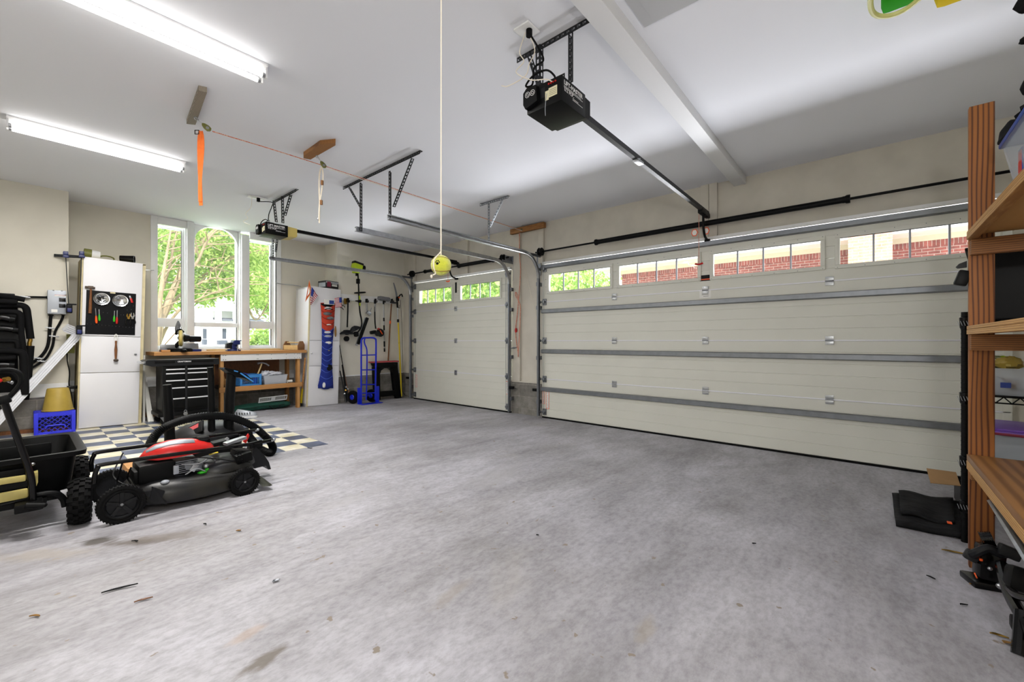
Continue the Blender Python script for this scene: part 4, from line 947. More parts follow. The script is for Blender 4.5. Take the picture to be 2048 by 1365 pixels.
onb(118,596,131.5,604,'blackg','breaker',.008); onb(118,608,131,616,'blackg','breaker',.008); onb(109,591,132,594,'paper','warning_strip'); onb(109,590.2,132,591.2,'orangep','warning_strip'); onb(102.5,619,115,625.5,'paper','rating_label')
mb = MB()
for u,v in ((107,581),(124,582),(106,627.5),(123,628),(131,590)): p = P(u,v,Y=YL-.092); mb.sph(p,(.008,.006,.006),8,6)
mb.build('screw', 'steel', bx)
def conduit(pts, r, lbl, clips, m='blackr'):
    d = T('conduit', lbl, 'conduit', pts[-1]); mb = MB(); mb.tube(pts, r, 10, smooth=6); mb.build('conduit_pipe', m, d)
    mb = MB(); mb.cyl(pts[0], Vector(pts[0]).lerp(Vector(pts[1]),.15), r*1.5, n=10); mb.build('fitting', 'black', d)
    for c_ in clips:
        q = Vector(c_); mb = MB(); mb.cb(q, (.085,.012,.014), (0,.15,0), .003); mb.cyl(q+Vector((-.0,.01,0)), q+Vector((0,-r-.006,0)), r*.7, n=8); mb.build('pipe_strap', 'galvl', d)
yy = YL-.03
conduit([P(102,630,Y=yy),P(100.5,645,Y=yy),P(99,665,Y=yy),P(96,690,Y=yy),P(88,706,Y=yy),P(76,718,Y=yy),P(62,727,Y=yy),P(50,732,Y=yy)], .016, 'thicker black conduit sweeping from the breaker box to the left', [P(100,656.5,Y=yy-.02),P(77,717,Y=yy-.02)])
conduit([P(126,630,Y=yy),P(125,636,Y=yy),P(119,648,Y=yy),P(110,665,Y=yy),P(105,692,Y=yy),P(94,714,Y=yy),P(80,726,Y=yy),P(62,737,Y=yy),P(50,742,Y=yy)], .013, 'thinner black conduit sweeping below the thicker one', [P(108,673,Y=yy-.02),P(84,723,Y=yy-.02)])
conduit([P(95,595,Y=yy),P(80,594.6,Y=yy),P(66,594.3,Y=yy),P(50,594.3,Y=yy)], .011, 'short straight black conduit left of the breaker box', [P(50.5,594.3,Y=yy-.02)])
# insulated plumbing at the left edge
yq = 7.50
d = T('insulated_pipes', 'tangle of black foam-sleeved pipes at the left edge of the wall', 'pipes', P(30,800,Y=yq))
def pp(name, px, r, m='foam', y=yq, k=5, n=12, par=None):
    mb = MB(); mb.tube([P(u,v,Y=y) for u,v in px], r, n, smooth=k); return mb.build(name, m, par or d)
pp('pipe_sleeve', [(-30,588),(0,592),(28,596),(50,600)], .030, y=7.56); pp('pipe_sleeve', [(-30,602),(10,603),(34,605)], .030); pp('pipe_sleeve', [(-30,611),(20,611),(42,611),(52,617),(55,632),(58,655),(61,678)], .033, y=7.55)
pp('pipe_sleeve', [(61,692),(58,730),(55,765),(50,800)], .033, y=7.55)
pp('brass_coupling', [(60.5,678),(60.5,682),(59,686),(59,692)], .019, 'brass', y=7.55)
pp('pipe_sleeve', [(-30,624),(20,624),(38,627),(41,640),(42,670),(46,700),(48,730)], .030); pp('pipe_sleeve', [(-30,683),(15,682),(32,684),(35,695),(35,712)], .022, y=7.45)
pp('pipe_sleeve', [(-30,703),(10,702),(35,704),(46,710),(48,740),(50,790)], .036, y=7.42); pp('pipe_sleeve', [(-30,718),(10,717),(32,715)], .024, y=7.40)
pp('pipe_sleeve', [(-30,742),(10,744),(28,748),(38,760)], .03, y=7.45); pp('pipe_sleeve', [(50,790),(30,802),(0,818)], .028, y=7.48)
for (px, r) in (([(-25,634),(6,635),(22,639)], .036), ([(-25,657),(8,657),(28,660)], .034), ([(-25,730),(8,730),(21,731)], .036)):
    c_ = pp('pump_canister', px, r, 'blackg', y=7.44, k=3); q = P(*px[-1], Y=7.44); mb = MB(); mb.cyl(q-Vector((.01,0,0)), q+Vector((.03,0,-.003)), r*1.12, r*.9, 14); mb.build('canister_cap', 'black', c_)
mb = MB(); q = P(2,690,Y=7.55); mb.lathe([(0,0),(.17,0),(.18,.02),(.18,.06),(.17,.07),(0,.07)], q, (0,-1,0), 28); mb.build('fan_housing', 'black', d)
mb = MB(); a = P(-20,585,Y=7.60); b2 = P(30,590,Y=7.60); mb.box((-.6,7.56,b2.z-.06),(b2.x,7.64,b2.z+.01),.01); mb.build('cover_panel', 'black', d)
mb = MB(); mb.box((-.6,7.62,.62),(-.02,7.74,1.74),.02); mb.build('back_unit', 'black', d)
d2 = T('gauge_valve', 'small brass and red valve among the black pipes', 'valve', P(8,762,Y=7.30)); q = P(9,760,Y=7.30); mb = MB(); mb.cyl(q, q+Vector((.03,-.03,.01)), .028, .024, 12); mb.build('valve_body', 'brass', d2)
mb = MB(); mb.cyl(q+Vector((-.03,-.03,0)), q+Vector((-.05,-.05,-.01)), .024, n=10); mb.build('red_cap', 'redp', d2); mb = MB(); mb.sph(q+Vector((.05,-.01,-.03)), .018,10,8); mb.cyl(q, q+Vector((.06,0,-.05)), .01, n=8); mb.build('valve_stem', 'steel', d2)
d = T('downspout', 'white ribbed downspout pipe leaning on the wall with an elbow on top', 'downspout', (-.28,7.30,fz(-.28)))
rp = []
W_, H_ = .042, .03
for k in range(9): rp.append((-W_+2*W_*k/8, -H_ + (.004 if k % 2 else 0)))
for k in range(3): rp.append((W_-(.004 if k == 1 else 0), -H_+2*H_*(k+1)/4))
for k in range(9): rp.append((W_-2*W_*k/8, H_ - (.004 if k % 2 else 0)))
for k in range(3): rp.append((-W_+(.004 if k == 1 else 0), H_-2*H_*(k+1)/4))
p0 = Vector((-.30,7.30,fz(-.30)+.01)); p1 = P(148,678,Y=7.60); mb = MB(); mb.sweep(rp, [p0, p1], up=(0,1,0)); mb.build('pipe_length', 'downs', d, 25)
p2 = P(152,667,Y=7.60); p3 = P(131,655.5,Y=7.55); p1b = p0.lerp(p1, .975); mb = MB(); mb.sweep([(a*1.06,b_*1.06) for a,b_ in rp], [p1b, p1, p1.lerp(p2,.5)+Vector((.012,0,.01)), p2+Vector((0,0,.012)), p2.lerp(p3,.3)+Vector((0,0,.012)), p3], up=(0,1,0)); mb.build('elbow', 'downs', d, 25)
cable('hanging_cable', [P(134,705,Y=7.7),P(135,725,Y=7.7),P(139,745,Y=7.68),P(138,770,Y=7.66),P(143,790,Y=7.62),P(145,812,Y=7.6)], .006, 'blackr', 'black cord hanging behind the bucket by the cabinet', 'cord')
d = T('junction_box', 'small olive outlet box behind the downspout top', 'outlet', P(140,686,Y=7.74)); mb = MB(); mb.cb(P(141,688,Y=7.72),(.07,.06,.24),bev=.005); mb.build('box_body','olive',d)
mb = MB(); mb.cb(P(145,775,Y=7.66),(.10,.05,.04),bev=.006); tag(mb.build('power_adapter', 'blackg', None), 'black plug-in adapter behind the yellow bucket', 'adapter')

# ------------------------------------------------------------------ milk crate and bucket
def crate(loc, sx, sy, h, m, label, name='milk_crate', mesh='diamond', cat='crate'):
    x, y, z = loc; d = T(name, label, cat, (x+sx/2, y+sy/2, z)); e = .022
    mb = MB()
    for cx in (x+e/2, x+sx-e/2):
        for cy in (y+e/2, y+sy-e/2): mb.box((cx-e/2-.006,cy-e/2-.006,z),(cx+e/2+.006,cy+e/2+.006,z+h),.003)
    for a, b_ in ((0,.03),(h-.055,h)):
        mb.box((x,y,z+a),(x+sx,y+.012,z+b_),.002); mb.box((x,y+sy-.012,z+a),(x+sx,y+sy,z+b_),.002); mb.box((x,y,z+a),(x+.012,y+sy,z+b_),.002); mb.box((x+sx-.012,y,z+a),(x+sx,y+sy,z+b_),.002)
    mb.box((x-.004,y-.004,z+h-.01),(x+sx+.004,y+.02,z+h),.002); mb.box((x-.004,y+sy-.02,z+h-.01),(x+sx+.004,y+sy+.004,z+h),.002)
    if mesh == 'upside': mb.box((x,y,z+h-.008),(x+sx,y+sy,z+h-.002))
    mb.build('crate_frame', m, d)
    mb = MB(); z0, z1 = z+.03, z+h-.055; H = z1-z0
    def lat(u0, u1, fn):
        L_ = u1-u0
        if mesh in ('diamond', 'upside'):
            n = int(L_/.048)
            for k in range(-int(H/.048)-1, n+1):
                for sg in (1,-1):
                    a = u0+k*.048 if sg > 0 else u0+k*.048+H
                    t0, t1 = 0.0, 1.0; pts = []
                    for t in [i/12 for i in range(13)]:
                        uu = a + sg*H*t*1.0
                        if u0 <= uu <= u1: pts.append((uu, z0+H*t))
                    if len(pts) > 1: mb.bar(fn(*pts[0]), fn(*pts[-1]), .005, .005)
        else:
            n = int(L_/.028)
            for k in range(1,n): mb.bar(fn(u0+L_*k/n, z0-.01), fn(u0+L_*k/n, z1+.02), .004, .004)
            for k in range(1,5): mb.bar(fn(u0, z0+H*k/5), fn(u1, z0+H*k/5), .004, .004)
    lat(x+e, x+sx-e, lambda a,b_: (a, y+.006, b_)); lat(x+e, x+sx-e, lambda a,b_: (a, y+sy-.006, b_)); lat(y+e, y+sy-e, lambda a,b_: (x+.006, a, b_)); lat(y+e, y+sy-e, lambda a,b_: (x+sx-.006, a, b_))
    o = mb.build('lattice', m, d, 0)
    return d
cz = fz(.27)
cr = crate((.105,7.40,cz),.325,.315,.262,'bluep','bright blue milk crate under the yellow bucket',mesh='upside')
mb = MB(); mb.tube([(.19+.0,7.395,cz+.07),(.21,7.392,cz+.10),(.33,7.392,cz+.10),(.35,7.395,cz+.07)], .008, 8, smooth=4); mb.build('hand_hole_rim', 'bluep', cr)
bc = (.295,7.53,cz+.264); mb = MB(); mb.lathe([(.138,0),(.140,.006),(.130,.010),(.129,.02),(.094,.262),(.088,.270),(.0,.268)], bc, (0,0,1), 32); bk = tag(mb.build('bucket', 'yellowp', None), 'yellow plastic bucket standing upside down on the blue crate', 'bucket')

# ================================================================== workbench
yb = 7.60
d = T('workbench', 'wooden workbench with a white apron board under the windows', 'workbench', (2.3,7.9,.06))
zt_ = P(460,702.8,Y=yb).z; tb = zt_-.048; xl = P(308,703,Y=yb).x; xr = 3.285
mb = MB(); mb.prism([(xl,yb),(xl+.045,yb-.02),(xr,yb-.02),(xr,8.2),(xl,8.2)], tb, zt_, 'XY'); mb.build('worktop', 'wood', d)
xa, xb = 2.0, 3.185
mb = MB(); za = P(520,709.5,Y=yb).z; zc = P(520,720.5,Y=yb).z; mb.box((xa,yb,zc),(xb+.02,yb+.02,tb),.002); ap = mb.build('apron', 'trim', d)
mb = MB()
for x in (xa+.03,xa+.06,xa+.5,xa+.52,xa+.72,xa+.95,xb-.1,xb-.05,xb-.01):
    for z in (zc+.02,tb-.02): mb.cyl((x+rnd.uniform(-.01,.01),yb-.001,z),(x,yb+.002,z),.005,n=6)
mb.build('nail_head', 'blackm', ap)['kind'] = 'stuff'
zs0 = P(445,786,Y=yb).z; zs1 = P(445,776,Y=yb).z
for x in (xa, xb-.04, ):
    mb = MB(); mb.box((x,yb+.022,fz(x)),(x+.045,yb+.11,tb),.002); mb.build('leg', 'woodz', d)
for x in (xa, xb-.04):
    mb = MB(); mb.box((x,8.08,fz(x)),(x+.045,8.17,tb),.002); mb.build('leg', 'woodz', d)
mb = MB(); mb.box((xa-.02,yb,zs0),(xb+.03,yb+.022,zs1),.002); mb.build('shelf_rail', 'wood', d)
mb = MB(); mb.box((xa,yb+.023,zs1-.03),(xb,8.16,zs1-.008)); sh = mb.build('lower_shelf', 'dark', d)
mb = MB(); mb.box((xa,8.165,zs1),(3.05,8.18,tb)); mb.build('back_panel', 'toolwood', d)
ZT = zt_+.001; ZS1 = zs1-.007
# boards along the window sill
for k, (x0, x1, lbl) in enumerate(((1.3,1.62,'short board lying under the saw on the worktop'),(1.95,2.42,'thin yellow board against the sill, left of the vise'),(2.58,3.05,'thin yellow board against the sill, right of the vise'))):
    mb = MB(); y_ = (7.66 if k == 0 else 8.10); mb.box((x0,y_,ZT),(x1,y_+.07,ZT+(.03 if k == 0 else .022)),.002); tag(mb.build('wood_strip', 'wood' if k == 0 else 'pine', None), lbl, 'board')
# miter saw
ys = 7.84
d = T('miter_saw', 'black and blue miter saw with a yellowed round guard on the bench', 'saw', P(360,700,Y=ys)); d.location.z = ZT
def q_(u,v,y=ys): return P(u,v,Y=y)
x0, x1 = q_(322,700).x, q_(399,700).x
mb = MB(); mb.box((x0,ys-.12,ZT),(x1,ys+.12,ZT+.06),.01); mb.build('saw_base', 'navy', d)
mb = MB(); mb.cyl(((x0+x1)/2-.03,ys-.1,ZT+.03),((x0+x1)/2-.03,ys-.1,ZT+.075),.15,n=28); mb.bar(((x0+x1)/2-.03,ys-.1,ZT+.04),((x0+x1)/2-.02,ys-.30,ZT+.04),.06,.03); mb.sph(((x0+x1)/2-.02,ys-.31,ZT+.045),(.03,.03,.022)); mb.build('turntable', 'blackm', d)
mb = MB(); mb.box((x0,ys+.05,ZT+.06),(x0+.22,ys+.065,ZT+.135),.004); mb.box((x1-.20,ys+.05,ZT+.06),(x1,ys+.065,ZT+.15),.004); mb.box((x0+.05,ys-.11,ZT+.06),(x1-.02,ys+.05,ZT+.066)); mb.build('fence', 'steel', d)
gc = q_(361.5,673); gr = .125
mb = MB(); mb.lathe([(0,0),(gr*.8,0),(gr,.012),(gr,.04),(gr*.8,.05),(0,.05)], gc+Vector((-.025,0,0)), Vector((1,-.22,0)), 32); g_ = mb.build('blade_guard', 'lens', d)
mb = MB(); 
for k in range(12): a = k*.5236; mb.cyl(gc+Vector((-.028,.085*math.cos(a),.085*math.sin(a))), gc+Vector((-.024,.085*math.cos(a),.085*math.sin(a))), .006, n=6)
mb.cyl(gc+Vector((-.035,0,0)), gc+Vector((-.02,0,0)), .025, n=14); mb.build('arbor_hub', 'blackm', g_)
mb = MB(); mb.cyl(gc+Vector((.04,0,.0)), gc+Vector((.10,.0,.0)), .06, .05, 18); mb.cyl(gc+Vector((.10,0,-.012)), gc+Vector((.24,.0,-.012)), .05, .046, 18); mb.sph(gc+Vector((.24,0,-.012)), (.012,.046,.046)); mb.build('motor', 'blackg', d)
mb = MB(); mb.tube([gc+Vector((0,.05,-.06)), gc+Vector((-.04,.07,-.12)), (gc.x-.03, ys+.08, ZT+.07)], .03, 10, smooth=3); mb.tube([gc+Vector((.03,-.02,.09)), gc+Vector((-.02,-.05,.13)), gc+Vector((-.06,-.05,.10)), gc+Vector((-.06,-.03,.05))], .013, 8, smooth=4); mb.build('saw_arm', 'black', d)
mb = MB(); mb.tube([gc+Vector((-.03,.05,.06)), gc+Vector((-.025,.08,.14)), gc+Vector((-.01,.10,.20)), gc+Vector((-.01,.11,.26))], .033, 10, scales=[.7,1,.9,.25]); mb.build('dust_bag', 'greyf', d)
mb = MB(); mb.bar((q_(318,694,8.10).x,8.10,ZT+.005), q_(352,665,8.12), .012,.012); tag(mb.build('wood_stick', 'pine', None), 'thin wooden stick leaning behind the miter saw', 'stick')
# vise
vy = 7.66; vx = P(469,700,Y=vy).x
d = T('bench_vise', 'blue steel bench vise clamped at the front edge of the worktop', 'vise', (vx,vy,ZT))
mb = MB(); mb.cyl((vx,vy+.07,ZT),(vx,vy+.07,ZT+.03),.085,.08,24); mb.box((vx-.09,vy,ZT),(vx+.09,vy+.14,ZT+.018),.006); mb.build('swivel_base', 'navy', d)
mb = MB(); mb.box((vx-.03,vy+.01,ZT+.03),(vx+.05,vy+.13,ZT+.11),.012); mb.box((vx-.02,vy-.02,ZT+.10),(vx+.075,vy+.14,ZT+.155),.006); mb.prism([(vx-.01,ZT+.155),(vx+.09,ZT+.155),(vx+.09,ZT+.17),(vx-.01,ZT+.17)], vy-.02, vy+.14,'XZ'); mb.build('fixed_jaw', 'navy', d)
mb = MB(); mb.box((vx-.10,vy+.02,ZT+.04),(vx-.03,vy+.12,ZT+.12),.01); mb.box((vx-.075,vy+.0,ZT+.09),(vx-.03,vy+.13,ZT+.135),.006); mb.build('moving_jaw', 'dark', d)
mb = MB(); mb.cyl((vx+.03,vy-.04,ZT+.06),(vx+.03,vy+.02,ZT+.06),.013,n=10); mb.cyl((vx+.03,vy-.045,ZT+.09),(vx+.03,vy-.045,ZT-.09),.006,n=8); mb.sph((vx+.03,vy-.045,ZT+.09),.011,10,8); mb.sph((vx+.03,vy-.045,ZT-.09),.011,10,8); mb.build('screw_handle', 'steel', d)
# open wooden tool tote
a, b_ = P(575,700,Y=7.72), P(616,700,Y=7.72); x0, x1 = a.x, b_.x-.01; y0 = 7.70
d = T('wooden_tote', 'small wooden tool tote with peaked ends, at the right end of the bench', 'tool tote', ((x0+x1)/2,7.78,ZT))
for x in (x0+.0, x1-.012):
    pass
for yy_, mt in ((y0,'toolwood'),(y0+.30,'toolwood')):
    pass
def tend(x, m):
    mb = MB(); mb.prism([(y0,ZT),(y0+.22,ZT),(y0+.22,ZT+.085),(y0+.16,ZT+.155),(y0+.06,ZT+.155),(y0,ZT+.085)], x, x+.012, 'YZ'); mb.bm.transform(Matrix()); return mb
Xr = Matrix.Translation((x0+.14,y0+.1,0)) @ Matrix.Rotation(R(-52),4,'Z') @ Matrix.Translation((-(x0+.14),-(y0+.1),0))
for x in (x0, x0+.26):
    mb = tend(x,'toolwood'); mb.bm.transform(Xr); mb.build('end_board', 'woodb', d)
for y in (y0, y0+.208):
    mb = MB(); mb.box((x0+.012,y,ZT),(x0+.26,y+.012,ZT+.085),.001); mb.bm.transform(Xr); mb.build('side_board', 'pine', d)
mb = MB(); mb.box((x0+.012,y0,ZT),(x0+.26,y0+.22,ZT+.01)); mb.bm.transform(Xr); mb.build('bottom_board', 'pine', d)
mb = MB(); mb.cyl((x0,y0+.11,ZT+.13),(x0+.27,y0+.11,ZT+.13),.011,n=12); mb.bm.transform(Xr); mb.build('carry_bar', 'pine', d)

# under the bench
cr2 = crate((P(480,778,Y=7.68).x,7.66,ZS1),.30,.28,.185,'lblue','light blue wire-sided basket on the lower bench shelf',name='basket',mesh='grid',cat='basket')
cx = P(500,778,Y=7.68).x
d = T('spray_bottle', 'small blue and red bottle inside the light blue basket', 'bottle', (cx+.07,7.74,ZS1+.02)); mb = MB(); mb.cyl((cx+.09,7.74,ZS1+.02),(cx+.09,7.74,ZS1+.12),.035,n=16); mb.build('bottle_body','blues',d)
mb = MB(); mb.cyl((cx+.09,7.74,ZS1+.12),(cx+.09,7.74,ZS1+.16),.033,.015,16); mb.build('bottle_cap','redp',d)
for k, (dx, dz, m_) in enumerate(((-.06,.05,'toolwood'),(.0,.06,'brass'),(-.02,.16,'navyf'),(-.10,.165,'navyf'))):
    mb = MB(); mb.cb((cx+dx,7.79,ZS1+dz+.02),(.10,.16,.035),(.2,.1*k,.3*k),.008); tag(mb.build('rag' if k > 1 else 'scrap_block', m_, None), ('brown scrap block in the light blue basket','brass-coloured scrap in the light blue basket','folded blue rag on top of the basket','second blue rag at the basket corner')[k], 'rag' if k > 1 else 'scrap')
def openbin(x0, x1, y0, y1, z, h, m, label, name='plastic_bin', taper=.02, lid=None, par=None, X=None):
    d = T(name, label, 'storage bin', ((x0+x1)/2,(y0+y1)/2,z)); t = taper; w = .004
    def ring(i, zz): return [(x0+i,y0+i,zz),(x1-i,y0+i,zz),(x1-i,y1-i,zz),(x0+i,y1-i,zz)]
    mb = MB(); mb.X = X; loops = [ring(t,z), ring(0,z+h), ring(-.008,z+h), ring(-.008,z+h+.006), ring(w,z+h+.006), ring(t+w,z+w)]
    R_ = [[mb.v(p) for p in L_] for L_ in loops]
    for A, B in zip(R_, R_[1:]):
        for i in range(4): mb.f([A[i],A[(i+1)%4],B[(i+1)%4],B[i]])
    mb.f(R_[0][::-1]); mb.f(R_[-1]); mb.build('bin_body', m, d)
    if lid:
        mb = MB(); mb.X = X; mb.box((x0-.012,y0-.012,z+h+.001),(x1+.012,y1+.012,z+h+.022),.006); mb.box((x0+.02,y0+.02,z+h+.02),(x1-.02,y1-.02,z+h+.034),.006); mb.build('bin_lid', lid, d)
    return d
xa_, xb_ = P(527,775,Y=7.68).x, P(574,775,Y=7.68).x
openbin(xa_,xb_,7.66,7.92,ZS1,.145,'clearc','clear bin stuffed with white plastic bags beside the basket')
def blob(name, c, s, m, label, cat, seed=0, n=20, amp=.25, group=None, par=None):
    r_ = random.Random(seed); ph = [(r_.uniform(2,6), r_.uniform(0,6), r_.uniform(2,6), r_.uniform(0,6)) for _ in range(5)]
    mb = MB()
    def fn(u, v):
        a = 2*math.pi*u; b_ = math.pi*(v-.5); k = 1 + amp*sum(math.sin(p0*a+p1)*math.cos(p2*b_*1.3+p3) for p0,p1,p2,p3 in [(round(p[0]),p[1],p[2],p[3]) for p in ph])/3
        return Vector(c)+Vector((s[0]*math.cos(a)*math.cos(b_)*k, s[1]*math.sin(a)*math.cos(b_)*k, s[2]*math.sin(b_)*(k if b_ > 0 else 1)))
    mb.grid(fn, n, max(8, n//2), cu=True); o = mb.build(name, m, par, 50)
    if par is None: tag(o, label, cat, group)
    return o
xm = (xa_+xb_)/2
for k, (dx, dz, s) in enumerate(((-.09,.07,(.09,.10,.065)),(.05,.06,(.10,.10,.055)),(-.12,.17,(.07,.08,.05)),(-.03,.17,(.09,.09,.04)),(.07,.165,(.07,.09,.035)))):
    blob('plastic_bag', (xm+dx,7.79,ZS1+dz), s, 'bagp', ('crumpled white bag low in the left half of the clear bin','crumpled white bag low in the right half of the clear bin','white bag bulging over the left edge of the clear bin','white bag puffed over the middle of the clear bin','white bag sticking out at the right of the clear bin')[k], 'bag', k, 26, .35)
d = T('claw_hammer', 'claw hammer with a pale handle standing in the basket', 'hammer', P(520,745,Y=7.72)); mb = MB(); a, b_ = P(516,748,Y=7.74), P(523.5,728,Y=7.74); mb.tube([a, a.lerp(b_,.5), b_], .012, 8); mb.build('hammer_handle','pine',d)
mb = MB(); mb.tube([P(516,727,Y=7.74), P(524,726,Y=7.74), P(532,728,Y=7.74), P(538,732,Y=7.74)], .012, 8, smooth=3, scales=None); mb.cyl(P(515,727.5,Y=7.74), P(519,726.5,Y=7.74), .018); mb.build('hammer_head','steel',d)
mb = MB(); a = P(576,770,Y=7.66); mb.cyl((a.x,7.70,ZS1+.026),(a.x+.085,7.72,ZS1+.026),.026,n=16); tag(mb.build('paper_roll','paper',None),'small white roll at the right end of the lower bench shelf','roll')
for k,(u,h_,m_) in enumerate(((452,.17,'woodz'),(458,.12,'pine'))):
    a = P(u,780,Y=7.75); mb = MB(); mb.bar((a.x,7.74,ZS1),(a.x-.03,7.80,ZS1+h_),.03,.02); tag(mb.build('wood_offcut',m_,None),('taller wood offcut leaning on the left bench leg','shorter pale wood offcut beside the left bench leg')[k],'wood offcut')
# green canvas bag and vent grille on the floor
a, b_ = FL(468,824), FL(578,818); gz = fz(2.7)
mb = MB()
def gb(u, v):
    x = 2.16+.90*u; ang = 2*math.pi*v; ry_, rz_ = .13*(1-.25*abs(2*u-1)**3), .062*(1-.35*abs(2*u-1)**4)
    return Vector((x+.02*math.sin(6*ang), 7.80+ry_*math.cos(ang)*(1+.08*math.sin(9*u)), gz+.062+rz_*math.sin(ang)*(1+.12*math.sin(3*ang+8*u))))
mb.grid(gb, 24, 16); d = T('canvas_bag','long dark green canvas bag on the floor under the bench','bag',(2.6,7.8,gz)); mb.build('bag_body','dgreen',d,60)
mb = MB(); mb.tube([(2.30,7.665,gz+.07),(2.6,7.655,gz+.075),(2.95,7.67,gz+.07)],.004,6); mb.tube([(2.7,7.66,gz+.07),(2.78,7.62,gz+.02),(2.88,7.66,gz+.06)],.006,6,smooth=4); mb.build('bag_strap','blackf',d)
gx0, gx1 = P(515,806,Y=7.78).x, P(571,800,Y=7.78).x; d = T('vent_grille','white louvred vent grille lying on the green bag','grille',((gx0+gx1)/2,7.75,gz+.12))
Xg = Matrix.Translation((gx0,7.74,gz+.128)) @ Matrix.Rotation(R(28),4,'X') @ Matrix.Rotation(-.03,4,'Y'); gl = gx1-gx0
mb = MB(); mb.box((0,0,0),(gl,.012,.008),0,Xg); mb.box((0,.0,0),(gl,.008,.018),0,Xg)
for zz in (0,.085): mb.box((0,-.002,zz),(gl,.006,zz+.012),0,Xg)
for xx in (0,gl-.012,gl/2-.03): mb.box((xx,-.002,0),(xx+(.06 if xx > .1 and xx < gl-.05 else .012),.006,.095),0,Xg)
for k in range(26): xx = .014+(gl-.03)*k/26; mb.box((xx,-.001,.01),(xx+.004,.008,.088),0,Xg)
mb.build('grille_face','white',d,0)
# bat / sledge with wooden handle between bench and tall cabinet
d = T('sledge_hammer','long wooden sledge handle with a yellow grip leaning at the bench end','sledge hammer',FL(602,812)); a = FL(600.5,813)+Vector((0,-.02,.035)); b_ = P(610.5,716,Y=7.60); mb = MB(); mb.tube([a.lerp(b_,.34), a.lerp(b_,.6), b_],.015,10); mb.build('shaft','woodz',d)
mb = MB(); mb.tube([a.lerp(b_,.03), a.lerp(b_,.2), a.lerp(b_,.34)],.018,10,scales=[1.2,1,.95]); mb.build('grip','yellow',d); mb = MB(); mb.cyl(a+Vector((-.03,-.04,0)),a+Vector((.03,.05,0)),.03,n=14); mb.build('hammer_head','dark',d)

# ------------------------------------------------------------------ black rolling tool chest
yk = 7.18
d = T('tool_chest','black rolling tool chest with ten drawers and silver pull strips','tool chest',(1.45,7.4,.085))
kx0, kx1 = P(325,780,Y=yk).x, P(428,780,Y=yk).x; kzb = P(360,828,Y=yk).z; kzt = P(380,722,Y=yk).z
mb = MB(); mb.box((kx0,yk,kzb+.02),(kx1,yk+.42,kzt-.0),.004); mb.build('chest_body','blackm',d)
def rowz(v): return P(380,v,Y=yk-.01).z
rows = [738.5,746.5,760.5,775,796]; zs_ = [rowz(v) for v in rows]; bots = zs_[1:] + [rowz(817)]
xm_ = P(372,780,Y=yk).x
for r_ in range(5):
    for (a, b_) in ((kx0+.03,xm_-.012),(xm_+.012,kx1-.03)):
        zt2, zb2 = zs_[r_]+.012, bots[r_]+.018
        mb = MB(); mb.box((a,yk-.012,zb2),(b_,yk+.004,zt2),.002); dr = mb.build('drawer','black',d)
        mb = MB(); mb.box((a+.004,yk-.024,zt2-.017),(b_-.004,yk-.010,zt2-.001),.003); lab(mb.build('drawer_pull','pull',dr),'pale silver full-width pull')
mb = MB(); mb.box((xm_-.012,yk-.02,rowz(822)),(xm_+.012,yk,kzt-.01),.003); mb.build('locking_bar','dark',d)
tz0, tz1 = P(380,731,Y=yk-.03).z, P(380,719,Y=yk-.03).z; tx0, tx1 = P(291,725,Y=yk-.03).x, P(438,725,Y=yk-.03).x
mb = MB(); mb.prism([(tx0,tz1-.012),(tx0+.02,tz1),(tx1,tz1),(tx1,tz0),(tx0+.06,tz0),(tx0,tz0+.03)],yk-.04,yk+.35,'XZ'); tp = mb.build('chest_top','dark',d)
mb = MB(); mb.box((tx0+.09,yk-.043,tz1-.045),(tx0+.30,yk-.039,tz1-.015)); mb.build('top_slot','blackr',tp); mb = MB(); mb.box((tx0+.48,yk-.043,tz1-.045),(tx1-.07,yk-.039,tz1-.015)); mb.build('top_slot','blackr',tp)
text('CRAFTSMAN', .026, frame((tx0+.33,yk-.0405,tz1-.037),(1,0,0),(0,0,1)), 'white', tp, bold=.0005)
mb = MB(); mb.tube([(tx0-.0,yk-.02,tz1-.03),(tx0-.03,yk+.0,tz1-.03),(tx0-.03,yk+.25,tz1-.03),(tx0,yk+.3,tz1-.03)],.018,10,smooth=4); mb.build('push_handle','chrome',d)
mb = MB(); mb.box((kx0-.05,yk-.03,kzb-.02),(kx1+.04,yk+.44,kzb+.03),.008); mb.build('base_skirt','black',d)
for x in (kx0+.03,kx1-.04):
    mb = MB(); mb.prism([(x-.055,kzb-.02),(x+.055,kzb-.02),(x+.012,kzb-.10),(x-.012,kzb-.10)],yk-.005,yk+.035,'XZ'); cs = mb.build('caster_fork','galvl',d)
    mb = MB(); mb.cyl((x,yk+.0,fz(x)+.052),(x,yk+.04,fz(x)+.052),.052,n=20); mb.build('caster_wheel','blackr',d)
    mb = MB(); mb.cyl((x,yk+.36,fz(x)+.052),(x,yk+.40,fz(x)+.052),.052,n=20); mb.build('caster_wheel','blackr',d)
d = T('padlock','small silver padlock hanging at the foot of the tool chest','padlock',P(371,827,Y=yk-.03)); q = P(371,827.5,Y=yk-.03); mb = MB(); mb.cyl(q-Vector((0,.008,0)),q+Vector((0,.008,0)),.024,n=18); mb.build('lock_body','steel',d)
mb = MB(); mb.tube([q+Vector((-.014,0,.015)),q+Vector((-.014,0,.035)),q+Vector((0,0,.048)),q+Vector((.014,0,.035)),q+Vector((.014,0,.015))],.0035,6,smooth=3); mb.build('shackle','steel',d)

